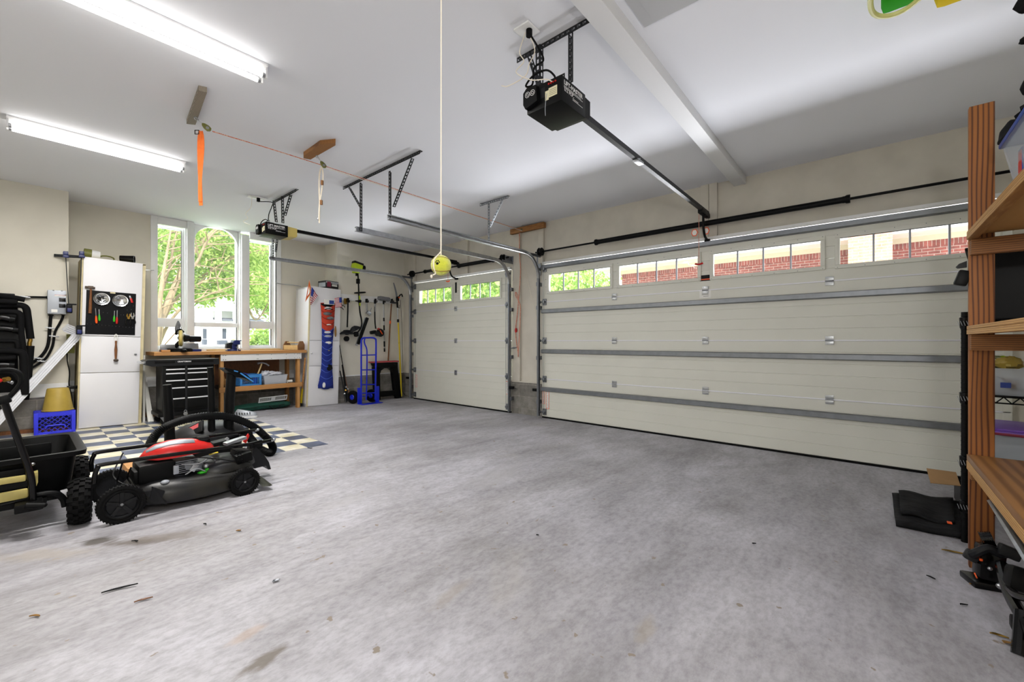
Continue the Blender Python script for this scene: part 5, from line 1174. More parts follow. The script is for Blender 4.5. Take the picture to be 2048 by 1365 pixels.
# ================================================================== tall cabinet with the shoe organiser
YT = 7.62; tx = P(613,812,Y=YT).x
TCW = P(676,805,Y=YT).x - tx
tc = T('storage_cabinet','tall white cabinet beside the bench, hung with a blue and red pocket organiser','cabinet',(tx,YT,fz(tx)-.003),ry=.026)
HT = P(622,572,Y=YT).z - fz(tx)
mb = MB(); mb.box((0,.02,0),(.016,.56,HT-.01),.002); mb.box((TCW-.016,.02,0),(TCW,.56,HT-.01),.002); mb.box((0,.02,HT-.03),(TCW,.56,HT-.008)); mb.box((0,.5,0),(TCW,.52,HT-.02)); mb.box((0,.03,0),(TCW,.5,.05)); bd_ = mb.build('body','melamine',tc,local=True)
mb = MB(); mb.box((-.002,.0005,0),(.022,.02,HT-.0),.001); lab(mb.build('edge_strip','cream',tc,local=True),'yellowed edge strip')
s1, s2 = P(640,745,Y=YT).z-.05, P(640,705,Y=YT).z-.05
s1 = P(640,731.5,Y=YT).z-fz(tx); s2 = P(640,680.5,Y=YT).z-fz(tx)
for a, b_ in ((.012,s1-.003),(s1+.003,s2-.003),(s2+.003,HT)):
    mb = MB(); mb.box((.024,0,a),(TCW,.018,b_),.002); dd = mb.build('cabinet_door','melamine',tc,local=True)
    if abs(a-s1) < .01: mb = MB(); mb.sph((.055,-.014,(a+b_)/2),(.016,.014,.016)); mb.cyl((.055,0,(a+b_)/2),(.055,-.01,(a+b_)/2),.007); mb.build('knob','melamine',dd,local=True)
YO = YT-.012
def ko(u, v, off=0.0): return P(u, v, Y=YO-off)
d = T('pocket_organizer','hanging fabric organiser, red pockets above and blue pockets below','organizer',ko(652,775))
edge = [(606,641.0,671.0),(620,642.0,669.5),(640,643.2,668.5),(660,643.8,667.5),(680,643.8,665.5),(700,643.6,664.5),(720,643.2,664.2),(735,643.0,664.0),(750,641.2,665.0),(765,638.3,666.2),(777,635.5,666.6)]
def ew(v):
    for (a0,l0,r0),(a1,l1,r1) in zip(edge, edge[1:]):
        if a0 <= v <= a1: t = (v-a0)/(a1-a0); return l0+(l1-l0)*t, r0+(r1-r0)*t
    return edge[-1][1:]
mb = MB(); qs = [ko(l, v, .002) for v,l,r_ in edge] + [ko(r_, v, .002) for v,l,r_ in edge[::-1]]; mb.slab(qs, .003, (0,-1,0)); mb.build('backing','navyf',d,0)
mb = MB(); qs = [ko(l, v, .0056) for v,l,r_ in edge[:4]]+[ko(*((ew(666)[0]),666)[:2],.0056)]+[ko(ew(666)[1],666,.0056)]+[ko(r_, v, .0056) for v,l,r_ in edge[:4][::-1]]; mb.slab(qs,.002,(0,-1,0)); mb.build('backing','redf',d,0)
pv = [612,624,636,648,660,672,684,696,708,719,730,742,755]
for i, v in enumerate(pv):
    v1 = v+ (13 if v < 740 else 19); l0, r0 = ew(v-2); l1, r1 = ew(min(v1+4,777)); off = .010+.006
    mb = MB()
    def fn(s_, t_, v=v, v1=v1, l0=l0, r0=r0, l1=l1, r1=r1):
        sag = 5.5*math.sin(math.pi*s_) if t_ < .5 else 5.5*math.sin(math.pi*s_)
        l = l0+(l1-l0)*t_; r_ = r0+(r1-r0)*t_
        vv = v-3+sag*1.2 + (v1-v+2)*t_ ; return ko(l+(r_-l)*s_, min(vv,779), .010+.050*math.sin(math.pi*s_)*(1-.65*t_))
    mb.grid(fn, 10, 4); pk_ = mb.build('pocket','redf' if v < 655 else 'navyf',d,60,solid=.003)
    mb = MB(); mb.tube([fn(k_/10, 0)+Vector((0,-.003,0)) for k_ in range(11)], .006, 6); mb.build('binding','bindr' if v < 655 else 'bindb',pk_)
    mb = MB(); mb.slab([ko(l0, v-4.5, .0075), ko(r0, v-4.5, .0075), ko(r0, v+1, .0075), ko((l0+r0)/2, v+5, .0075), ko(l0, v+1, .0075)], .001, (0,-1,0)); mb.build('pocket_shade','blackf',pk_,0)  # black sheet puts the shade inside the pocket opening into colour
items = [('cap','trim',(656,617),(.07,.03,.026),'white cap with a dark band in the top red pocket'),('glove','greyf',(655,628),(.08,.03,.032),'grey and black gloves in the second red pocket'),
 ('glove','greyf',(661,637),(.065,.03,.034),'grey glove bulging from the third red pocket'),('cap','trim',(655,665),(.06,.028,.024),'white patterned cap at the first blue pocket'),
 ('glove_card','paper',(658,650),(.045,.02,.014),'white tag in the lowest red pocket'),('goggles','clearc',(656,673),(.07,.03,.024),'clear safety goggles in a blue pocket'),('dust_mask','paper',(657,686),(.058,.03,.026),'white dust mask in a blue pocket'),
 ('glove','blackf',(659,736),(.055,.035,.055),'black glove in a lower blue pocket'),('cloth_gloves','paper',(648,771),(.028,.02,.05),'pair of white cloth gloves at the bottom pocket'),('rag','bristle',(671,664),(.018,.02,.10),'brown cord bundle hanging at the organiser edge'),('yellow_tag','yellow',(657,701.5),(.024,.012,.006),'yellow strip peeking from a blue pocket')]
for k,(nm,m_,(u,v),s,lbl) in enumerate(items): blob(nm, ko(u,v,.045), s, m_, lbl, {'cap':'cap','glove':'glove'}.get(nm,nm.replace('_',' ')), 30+k, 18, .18)
mb = MB(); mb.tube([ko(650,619,.078),ko(658,617,.083),ko(666,620,.078)],.008,6,smooth=3); mb.tube([ko(678,609,-.03),ko(686,611,-.03),ko(690,615,-.03)],.006,6,smooth=3); mb.tube([ko(679,614,-.03),ko(685,617,-.03),ko(687,620,-.03)],.006,6,smooth=3); tag(mb.build('dark_band','blackf',None),'black straps poking out beside the small flag','strap')
# cabinet-top and side items
ztc = (WM[tc.name] @ Vector((TCW*.5,0,HT))).z
bx0, bx1 = P(651,570,Y=7.68).x, P(678,570,Y=7.68).x
d = T('cardboard_box','grey printed carton lying on the tall cabinet','box',((bx0+bx1)/2,7.8,ztc)); Xb = Matrix.Translation((bx0,7.66,ztc+.003)) @ Matrix.Rotation(R(8),4,'Z') @ Matrix.Rotation(.02,4,'Y')
mb = MB(); mb.box((0,0,0),(bx1-bx0,.25,.145),.003,Xb); b9 = mb.build('carton','dark',d)
mb = MB(); mb.box((.0,-.0015,.10),(bx1-bx0,-.0005,.135),0,Xb); mb.box((-.0015,.02,.03),(-.0005,.23,.11),0,Xb); mb.build('printed_band','greyp',b9)
mb = MB(); mb.box((.02,-.002,.03),(.10,-.0005,.125),0,Xb); mb.build('printed_picture','maroon',b9); mb = MB(); mb.box((.12,-.0024,.05),(.23,-.0005,.075),0,Xb); mb.box((.12,-.0024,.085),(.23,-.0005,.095),0,Xb); mb.build('printed_text','paper',b9)
d = T('safety_triangle','orange plastic triangle square leaning on the cabinet edge','speed square',ko(612,600,.03)); A, B, C_ = ko(618.5,561,.03), ko(610.5,604,.03), ko(623,585,.03)
mb = MB(); 
def tri(mb, k0, k1):
    G = (A+B+C_)/3; o_ = [G+(p-G)*k0 for p in (A,B,C_)]; i_ = [G+(p-G)*k1 for p in (A,B,C_)]
    for i in range(3): mb.slab([o_[i],o_[(i+1)%3],i_[(i+1)%3],i_[i]], .006, (0,-1,0))
tri(mb,1,.5); mb.build('square_body','orange',d,0)
mb = MB(); mb.tube([ko(619,560,.035), ko(622,575,.035), ko(618,603,.035)],.004,6); tag(mb.build('flag_stick','cord',None),'cream stick of the folded flag on the cabinet corner','stick')
def flag(pts4, label, folds, stick):
    d = T('small_flag',label,'flag',pts4[3]); TL,TR,BR,BL = [Vector(p) for p in pts4]; NS = 13
    def at(s_, t_): 
        p = (TL.lerp(TR,s_)).lerp(BL.lerp(BR,s_), t_); return p + Vector((0,-.012*math.sin(s_*math.pi*folds),0))
    for cname, m_ in (('white_stripes','usw'),('red_stripes','usred')):
        mb = MB()
        for k in range(NS):
            if (k % 2 == 0) == (m_ == 'usred'):
                s0 = .42 if k < 7 else 0
                mb.grid(lambda a,b_,k=k,s0=s0: at(s0+(1-s0)*a,(k+b_)/NS), 8, 1)
        mb.build(cname, m_, d, 60, solid=.0015)
    mb = MB(); mb.grid(lambda a,b_: at(.42*a, 7/NS*b_), 4, 2); mb.build('blue_canton','usblue',d,60,solid=.0015)
    return d
flag([ko(622.5,575,.04), ko(635,592,.04), ko(627,610,.04), ko(619,597,.04)][:0] or [ko(623,574,.045), ko(635.5,592,.045), ko(622,610.5,.045), ko(620.5,606,.045)], 'drooping folded small flag by the orange triangle', 2, None)
f2 = flag([ko(683.5,595,.04), ko(669,597,.04), ko(671,615,.04), ko(684,614.5,.04)], 'small flat flag at the top right of the organiser', 1, None)
mb = MB(); mb.box((ko(647,606).x,YT-.05,ko(647,609).z),(ko(667,606).x,YT-.03,ko(647,599.5).z),.002); pk = mb.build('seed_packet','paper',None); tag(pk,'cream and teal packet tucked behind the top red pocket','packet')
mb = MB(); mb.box((ko(656.5,606).x,YT-.0515,ko(647,608).z),(ko(666,606).x,YT-.0498,ko(647,600.5).z)); mb.build('teal_print','purlip',pk)
# ================================================================== tool wall right of the tall cabinet
YW = 7.75
def w(u, v, off=.06): return P(u, v, Y=YW-off)
a, b_ = w(690,590,0), w(784,612,0)
d = T('tool_rail','long white board with black hooks on the wall above the hand truck','rail',((a.x+b_.x)/2,YW,2.0))
mb = MB(); mb.box((w(672,590).x,YW-.02,w(735,604).z),(w(785,600).x,YW-.001,w(735,592).z),.003); mb.build('rail_board','trim',d)
for u in (695,733,750,767,783,718):
    q = w(u,603,.02); mb = MB(); mb.cb((q.x,YW-.035,w(u,601).z),(.035,.03,.07),bev=.004); mb.tube([(q.x,YW-.04,w(u,604).z),(q.x,YW-.09,w(u,605).z),(q.x,YW-.10,w(u,601).z)],.008,8,smooth=2); mb.build('hook','black',d)
mb = MB(); q = w(690,603,.02); mb.cb((q.x,YW-.03,q.z),(.05,.03,.11),bev=.004); mb.build('end_bracket','brass',d)
def wt(par, name, px, r, m, off=.08, k=3, n=10, scales=None):
    mb = MB(); mb.tube([w(*(p[:2]), off if len(p) < 3 else p[2]) for p in px], r, n, smooth=k if scales is None else 0, scales=scales); return mb.build(name, m, par)
# lime string trimmer
d = T('string_trimmer','lime green string trimmer hung engine-up with a curved shaft','string trimmer',w(712,670))
q = w(714,535,.14); mb = MB(); mb.cb(q,(.19,.15,.15),(0,.15,0),bev=.04); mb.cb(q+Vector((-.02,0,-.09)),(.12,.11,.06),bev=.02); hd = mb.build('engine_cover','lime',d)
mb = MB(); mb.cb(q+Vector((.01,-.01,.075)),(.20,.13,.05),(0,.2,0),bev=.02); mb.build('engine_trim','blackg',hd); mb = MB(); mb.cyl(q+Vector((.10,-.01,.0)),q+Vector((.15,-.01,.0)),.055,n=18); mb.cyl(q+Vector((.0,0,-.1)),q+Vector((.0,0,-.17)),.03,n=12); mb.build('muffler_cover','blackg',hd)
wt(d,'shaft',[(716,550,.12),(717,570,.12),(718,600,.12),(720,625,.12),(723,640,.12),(723,652,.12),(718,662,.12),(712,668,.12)],.014,'black')
wt(d,'shaft_sleeve',[(718.5,592,.12),(719.5,612,.12)],.019,'lime'); mb = MB(); q = w(719,603,.13); mb.cb(q,(.05,.05,.06),bev=.012); mb.cyl(q,q+Vector((-.09,-.02,.0)),.018,.012,10); mb.build('coupler','black',d)
q = w(719,586,.14); mb = MB(); mb.tube([q+Vector((.10*math.cos(k*.3927),.09*math.sin(k*.3927)-.02,.012*math.cos(k*.3927))) for k in range(16)],.014,8,closed=True); mb.build('loop_handle','black',d)
q = w(716,563,.12); mb = MB(); mb.cb(q,(.06,.06,.10),bev=.015); mb.build('throttle_grip','black',d)
def guard(par, u, v, off, sx, name='guard', ang=0.0):
    q = w(u,v,off); mb = MB()
    def fn(s_, t_): a_ = math.pi*(s_*1.0); r_ = sx*(.15+.85*t_); return q+Matrix.Rotation(ang,3,'Y') @ Vector((r_*math.cos(a_),-r_*.75*math.sin(a_),-.05*t_*t_+.03*(1-t_)))
    mb.grid(fn,16,5); return mb.build(name,'dark',par,60,solid=.004)
guard(d,707,656,.12,.13,ang=-.5); mb = MB(); q = w(712,669,.14); mb.cyl(q+Vector((0,0,.03)),q+Vector((-.01,-.03,-.03)),.05,.045,16); mb.build('spool','black',d)
# cultivator / edger attachments
d = T('trimmer_attachment','black pole attachment with a wide dark guard and a round spool below','tool attachment',w(693,680)); wt(d,'pole',[(696,598),(695.5,625),(694.5,655)],.014,'blackm'); guard(d,694,664,.08,.17); mb = MB(); q = w(694,663,.09); mb.lathe([(0,.03),(.07,.02),(.05,-.03),(.03,-.07),(0,-.07)],q,(0,0,1),16); mb.build('gear_head','dark',d)
mb = MB(); q = w(693,678,.10); mb.cyl(q-Vector((0,.02,0)),q+Vector((0,.02,0)),.05,n=18); mb.build('spool','black',d); mb = MB(); q = w(696,601,.08); mb.cb(q,(.035,.04,.09),bev=.008); mb.build('coupling','black',d)
d = T('hedge_attachment','slanting black hedge trimmer bar with a silver head','tool attachment',w(717,690)); wt(d,'pole',[(733,601),(733.5,622)],.015,'steel'); mb = MB(); mb.cb(w(737,627,.08),(.10,.06,.07),(0,.6,0),bev=.015); mb.build('gear_head','galvl',d); wt(d,'lever',[(739,625),(743,616)],.008,'steel')
mb = MB(); mb.bar(w(735,636,.09),w(716,689,.09),.055,.03,(0,1,0),.004); mb.build('blade_cover','black',d); mb = MB(); mb.bar(w(732,636,.07),w(712.5,692,.07),.05,.01,(0,1,0),.002); mb.build('blade_backing','galvl',d)
mb = MB(); mb.cb(w(733,602,.08),(.035,.04,.08),bev=.008); mb.build('coupling','black',d)
d = T('edger_attachment','black edger head with orange marks on a short curved pole','tool attachment',w(753,672)); wt(d,'pole',[(750,602),(749.5,625),(750,645),(751.5,658)],.014,'black'); wt(d,'pole_collar',[(750,608),(750,624)],.017,'steel'); mb = MB(); mb.cb(w(746,665,.09),(.12,.08,.07),(0,-.2,0),bev=.02); mb.cyl(w(755,668,.10),w(755,668,.15),.05,n=16); mb.lathe([(0,0),(.085,0),(.085,.02),(0,.03)],w(760,666,.09),(0,-1,.2),18); mb.build('edger_head','black',d)
mb = MB(); mb.bar(w(760,661,.13),w(765,669,.13),.02,.01,(0,1,0),.002); mb.build('warning_mark','orangep',d); mb = MB(); mb.cyl(w(754,658,.11),w(760,658,.11),.008,n=8); mb.cyl(w(757,656,.11),w(757,661,.11),.008,n=8); mb.build('wing_knob','redp',d); mb = MB(); mb.cb(w(750,604,.08),(.035,.04,.08),bev=.008); mb.build('coupling','black',d)
d = T('telescopic_brush','grey wash brush on a silver and black telescopic pole','brush',w(769,703)); mb = MB(); mb.cb(w(768,598,.12),(.27,.10,.085),(0,.06,0),bev=.035); mb.build('brush_pad','greyf',d); wt(d,'pole',[(767,603),(768,650),(769,700)],.0125,'steel')
for v0,v1 in ((603,609),(636,643),(651,661),(683,694),(697,704)): wt(d,'grip_band',[(767+ (v0-603)*.02,v0,.082),(767+(v1-603)*.02,v1,.082)],.017,'black')
d = T('garden_hoe','long brown-handled hoe with an orange band, hung head up','hoe',w(776,722)); wt(d,'handle',[(783,608),(780,650),(776.5,722)],.0145,'toolwood'); wt(d,'handle_band',[(780.6,642,.082),(780.2,648,.082)],.018,'orangep'); mb = MB(); mb.tube([w(781,606,.08),w(783,603,.10),w(788,605,.12)],.014,8,smooth=3); mb.cb(w(787,606,.14),(.12,.02,.035),bev=.004); mb.build('hoe_blade','dark',d)
# pole pruner standing in the corner
d = T('pole_pruner','yellow pole pruner with a curved saw blade standing in the corner','pole saw',FL(802,792)); yt = 7.66
def c_(u, v, y=yt): return P(u,v,Y=y)
mb = MB(); pts = [c_(803,793,7.60), c_(799,700,7.62), c_(796.5,646,7.64)]; mb.tube(pts,.0155,10); mb.build('pole','yellow',d)
mb = MB(); mb.tube([c_(796,645,7.64), c_(795,616,7.65)],.012,10); mb.build('inner_pole','steel',d); mb = MB(); mb.tube([c_(796,645,7.64), c_(796,639,7.64)],.024,10); mb.tube([c_(798.3,684,7.63), c_(798.4,688,7.63)],.018,10); mb.tube([c_(795,616,7.65), c_(794,598,7.65)],.02,10); mb.build('clamp_collar','black',d)
mb = MB(); mb.cb(c_(795,598,7.64),(.06,.05,.10),bev=.015); mb.tube([c_(796,598,7.63),c_(799,592,7.62),c_(803,589,7.60),c_(805,594,7.60)],.014,8,smooth=4); mb.tube([c_(796,614,7.64),c_(799,617,7.62),c_(799,610,7.62)],.006,6,smooth=3); mb.build('pruner_head','black',d); mb = MB(); mb.cyl(c_(797.5,596,7.60),c_(799,595,7.60),.015,n=8); mb.build('red_latch','orangep',d)
bl = [(786,566),(788,574),(790,583),(792,595),(795.5,597),(794,586),(791,575),(788,566)]
mb = MB(); mb.slab([c_(u,v,7.64) for u,v in bl],.004,(0,-1,0)); mb.build('saw_blade','galv',d,0)
cable('pull_cord',[c_(801,600,7.6),c_(804,660,7.58),c_(806,740,7.56),c_(806,785,7.52),(5.40,7.4,.02)],.004,'blackr','dark pull cord lying from the pole pruner to the floor','cord')
# rods behind the tall cabinet
for k,(px,m_,lbl,r_) in enumerate((([(679,690),(690,760),(697,803)],'blackm','black rod leaning farthest left beside the tall cabinet',.012),([(682,712),(692,765),(703,804)],'toolwood','brown-topped rod leaning beside the tall cabinet',.013),([(684,730),(690,770),(694,803)],'blackm','short black rod next to the cabinet foot',.016),([(680,742),(688,780),(692,805)],'dark','dark shaft with pale rings by the cabinet foot',.018))):
    d = T('fishing_rod' if k < 2 else 'tool_shaft',lbl,'rod',FL(*px[-1])); y0_, y1_ = 7.55, 7.70
    pts = [P(px[0][0],px[0][1],Y=7.70),P(px[1][0],px[1][1],Y=7.62),P(px[2][0],px[2][1],Y=7.52)]; mb = MB(); mb.tube(pts,r_,8,scales=[.5,.9,1.1]); mb.build('shaft_body',m_,d)
    mb = MB(); q = pts[1].lerp(pts[2],.3); mb.cyl(q,q.lerp(pts[2],.12),r_*1.5,n=8); mb.build('ferrule','steel' if k != 2 else 'brass',d)
# ------------------------------------------------------------------ hand truck
yh = 7.32
def h(u, v, y=yh): return P(u,v,Y=y)
g0 = FL(740,806)
d = T('hand_truck','bright blue hand truck with a tall looped handle','hand truck',(4.42,7.35,.02))
mb = MB(); mb.tube([h(722.5,800),h(722.5,740),h(722.5,690),h(723,680),h(727,676.5),h(735,676),h(745,676),h(750,678),h(752,685),h(751.5,740),h(750.5,800)],.0165,10,smooth=3); mb.build('side_frame','blues',d)
mb = MB(); mb.tube([h(730,677),h(728.5,683),h(730,690),h(733,697),h(734,710),h(733.5,760),h(732.5,801)],.013,8,smooth=3); mb.build('center_rail','blues',d)
for v in (711,740.5,770,787):
    mb = MB(); mb.tube([h(722.5,v),h(736,v-.3,yh+.02),h(751,v-.8)],.0115,8,smooth=2); mb.build('crossbar','blues',d)
mb = MB(); a, b_, zz = h(716,802), h(757,802), fz(4.4)+.004; mb.box((a.x-.0,yh-.16,zz),(b_.x,yh+.01,zz+.008),.002); mb.box((h(715,800).x,yh-.01,zz),(h(723.5,800).x,yh+.01,h(718,776).z),.004); mb.box((h(751,800).x,yh-.01,zz),(h(758,800).x,yh+.01,h(755,773).z),.004); mb.build('toe_plate','blues',d)
for (u,lbl) in ((706,0),(743,1)):
    q = P(u,788,Y=yh+.15); q.z = fz(q.x)+.125; mb = MB(); ax = Vector((1,.35,0)).normalized(); 
    pr = [(.05,-.03),(.085,-.035),(.115,-.03),(.125,-.012),(.125,.012),(.115,.03),(.085,.035),(.05,.03)]; mb.lathe(pr,q,ax,28); wh = mb.build('tire','blackr',d); mb = MB(); mb.lathe([(0,-.02),(.03,-.03),(.045,-.02),(.075,-.028),(.075,.028),(.045,.02),(.03,.03),(0,.02)],q,ax,20); mb.build('wheel_hub','blues',wh)
mb = MB(); a_, b2 = P(706,788,Y=yh+.15), P(743,788,Y=yh+.15); mb.cyl((a_.x,yh+.15,fz(4.4)+.125),(b2.x,yh+.15,fz(4.4)+.125),.009,n=8); mb.bar((h(735,795).x,yh,.2),(h(748,800).x,yh+.12,.12),.02,.02); mb.build('axle','blues',d)
# ------------------------------------------------------------------ folding sawhorse
d = T('sawhorse','black plastic sawhorse with a faded red top, against the block wall','sawhorse',(4.7,7.55,.01)); ysx = 7.63
def s(u, v): return P(u,v,Y=ysx)
mb = MB(); o_ = [s(741,728),s(747,741),s(752,745),s(750,800),s(759,800),s(760,792),s(789,790),s(791,798),s(800,797),s(793,735),s(793.5,726)]; 
# outline as one solid with an arched opening, built from pieces
mb.slab([s(741,727),s(793,725),s(793,735),s(786,736),s(752,737),s(746,737)],.05,(0,-1,0))
mb.slab([s(745,735),s(757,735),s(758.5,800),s(747,801)],.05,(0,-1,0)); mb.slab([s(782,735),s(793,735),s(800,796),s(789,797)],.05,(0,-1,0)); mb.slab([s(757,783),s(789,781),s(790,791),s(758,794)],.045,(0,-1,0))
mb.slab([s(757,737),s(766,737),s(760,741),s(757.5,748)],.05,(0,-1,0)); mb.slab([s(774,737),s(782,737),s(783,748),s(779.5,741)],.05,(0,-1,0)); mb.build('leg_frame','black',d,0)
mb = MB(); mb.slab([s(746,735)+Vector((0,.03,0)),s(757,735)+Vector((0,.03,0)),s(761,794)+Vector((0,.07,0)),s(751,796)+Vector((0,.07,0))],.02,(0,1,0)); mb.slab([s(782,735)+Vector((0,.03,0)),s(793,735)+Vector((0,.03,0)),s(800,792)+Vector((0,.07,0)),s(791,793)+Vector((0,.07,0))],.02,(0,1,0)); mb.build('rear_leg_frame','black',d,0)
mb = MB(); a, b_ = s(741,726), s(793,724); mb.box((a.x,ysx-.06,a.z-.005),(b_.x+.02,ysx+.09,a.z+.022),.008); mb.build('top_pad','saddle',d)

# ================================================================== dump cart (lower left)
fzc = fz(.1)
d = T('garden_cart','black poly dump cart with beige frame brackets and knobby tires','garden cart',(-.03,4.05,fzc))
y0, y1, x1_, x0_ = 3.70, 4.50, .262, -.34; zr = .545
def rr(x0,x1,y0,y1,z,r=.05,n=4):
    out = []
    for cx,cy,a0 in ((x1-r,y1-r,0),(x0+r,y1-r,90),(x0+r,y0+r,180),(x1-r,y0+r,270)):
        for k in range(n+1): a = R(a0+90*k/n); out.append((cx+r*math.cos(a),cy+r*math.sin(a),z))
    return out
def shell(mb, loops):
    R_ = [[mb.v(p) for p in L_] for L_ in loops]; n = len(R_[0])
    for A, B in zip(R_, R_[1:]):
        for i in range(n): mb.f([A[i],A[(i+1)%n],B[(i+1)%n],B[i]])
    return R_
mb = MB(); z0 = .30
L_ = [rr(x0_+.09,x1_-.06,y0+.09,y1-.09,z0,.05), rr(x0_+.035,x1_-.035,y0+.035,y1-.035,zr-.03,.05), rr(x0_,x1_+.005,y0,y1,zr-.028,.05), rr(x0_-.004,x1_+.009,y0-.004,y1+.004,zr,.05), rr(x0_+.006,x1_-.004,y0+.006,y1-.006,zr+.004,.05), rr(x0_+.036,x1_-.034,y0+.036,y1-.036,zr-.004,.05), rr(x0_+.095,x1_-.065,y0+.095,y1-.095,z0+.008,.05)]
q = shell(mb, L_); mb.f(q[0][::-1]); mb.f(q[-1]); mb.build('tray','black',d,40)
mb = MB(); mb.box((x0_+.1,y0+.02,z0+.02),(.02,y0+.06,zr-.06),.012); mb.build('tray_rib','black',d); mb = MB(); mb.box((x0_+.15,y1-.075,.37),(x1_-.12,y1-.055,.50),.01); mb.build('tray_rib','black',d)
mb = MB(); mb.sph(P(65,929,Y=y0+.0),(.012,.01,.01),8,6); mb.build('bolt','steel',d)
yb_ = y0-.035
mb = MB()
def yb2(u,v,y=yb_): return P(u,v,Y=y)
a = yb2(52,952); mb.bar((x0_-.1,yb_,a.z-.004),(a.x,yb_,a.z-.012),.03,.034,(0,0,1),.008); b3 = yb2(56,985); mb.bar((x0_-.1,yb_-.01,b3.z-.01),(b3.x,yb_-.01,b3.z-.0),.035,.052,(0,0,1),.01)
mb.slab([yb2(63,948),yb2(76,944),yb2(76,965),yb2(69,982),yb2(66,982)],.05,(0,1,0)); mb.slab([yb2(63,948)+Vector((0,-.004,0)),yb2(76,944)+Vector((0,-.004,0)),yb2(76,951)+Vector((0,-.004,0)),yb2(63,955)+Vector((0,-.004,0))],.012,(0,-1,0)); mb.build('frame_bracket','beige',d)
mb = MB(); mb.bar((x0_-.1,yb_+.02,.40),(.03,yb_+.02,.40),.03,.03); mb.bar((x0_-.1,yb_+.03,.285),(.10,yb_+.03,.285),.03,.03); mb.build('frame_rail','blackm',d)
mb = MB(); mb.tube([(-.5,3.72,.30),(-.1,3.70,.30),(.06,3.70,.318),(.13,3.70,.31),(.165,3.70,.27),(.175,3.70,.22)],.017,10,smooth=5); mb.build('front_axle','blackm',d)
def knobby(c, ax, r, wd, lbl=None):
    c = Vector(c); ax = Vector(ax).normalized(); h_ = wd/2
    mb = MB(); mb.lathe([(r*.5,-h_*.7),(r*.62,-h_*.95),(r*.82,-h_*1.02),(r*.94,-h_*.8),(r*.965,-h_*.4),(r*.97,0),(r*.965,h_*.4),(r*.94,h_*.8),(r*.82,h_*1.02),(r*.62,h_*.95),(r*.5,h_*.7)],c,ax,32)
    X, _ = align(c, c+ax)
    for row, (zz, rr_, tw, sz) in enumerate(((-.72,.93,0,(.028,.022,.016)),(-.25,.985,.5,(.024,.026,.014)),(.25,.985,0,(.024,.026,.014)),(.72,.93,.5,(.028,.022,.016)))):
        for k in range(18):
            a_ = 2*math.pi*(k+tw)/18; Y_ = X @ Matrix.Rotation(a_,4,'Z') @ Matrix.Translation((r*rr_,0,zz*h_)) @ Matrix.Rotation(R(90),4,'Y') @ Matrix.Rotation(-.5*zz,4,'Y')
            mb.box((-sz[0]*r/.26,-sz[1]*r/.26,-sz[2]*r/.26),(sz[0]*r/.26,sz[1]*r/.26,sz[2]*r/.26),0,Y_)
    t_ = mb.build('tire','blackr',d,30); mb = MB(); mb.lathe([(0,-h_*.5),(r*.2,-h_*.6),(r*.22,-h_*.3),(r*.52,-h_*.3),(r*.52,h_*.3),(r*.22,h_*.3),(r*.2,h_*.6),(0,h_*.5)],c,ax,20); mb.build('wheel_rim','blackm',t_)
knobby((.235,3.66,fzc+.13),(1,-.12,0),.132,.095); knobby((.275,4.38,fzc+.13),(1,0,0),.132,.09); knobby((-.36,3.66,fzc+.13),(1,-.12,0),.132,.095); knobby((-.36,4.38,fzc+.13),(1,0,0),.132,.09)
mb = MB(); mb.cyl((-.36,4.38,fzc+.13),(.25,4.38,fzc+.13),.012); mb.box((-.2,3.75,.26),(.16,4.45,.295),.005); mb.build('chassis','blackm',d)
yH = 3.60
mb = MB(); mb.box((P(28,1010,Y=yH).x,yH-.05,P(60,1020,Y=yH).z),(P(86,1010,Y=yH).x,yH+.06,P(60,1005,Y=yH).z+.005),.008); mb.cyl(P(50,1012,Y=yH-.06),P(88,1012,Y=yH-.06),.016,n=10); mb.sph(P(88,1011,Y=yH-.06),.014,8,6); mb.build('tow_hitch','black',d)
mb = MB(); mb.tube([P(66,1010,Y=yH),P(64,970,Y=yH),P(58,940,Y=yH),P(44,900,Y=yH-.01),P(25,850,Y=yH-.03),P(8,803,Y=yH-.05)],.0155,12,smooth=5); hn = mb.build('tow_handle','blackg',d)
mb = MB(); yg = yH-.05; mb.tube([P(4,800,Y=yg),P(-22,785,Y=yg),P(-24,748,Y=yg),P(0,741,Y=yg),P(26,741,Y=yg),P(40,750,Y=yg),P(41,766,Y=yg),P(30,782,Y=yg),P(14,798,Y=yg)],.012,10,closed=True,smooth=4); mb.cb(P(8,800,Y=yg),(.05,.045,.045),(0,-.3,0),.01); mb.build('handle_grip','black',hn)

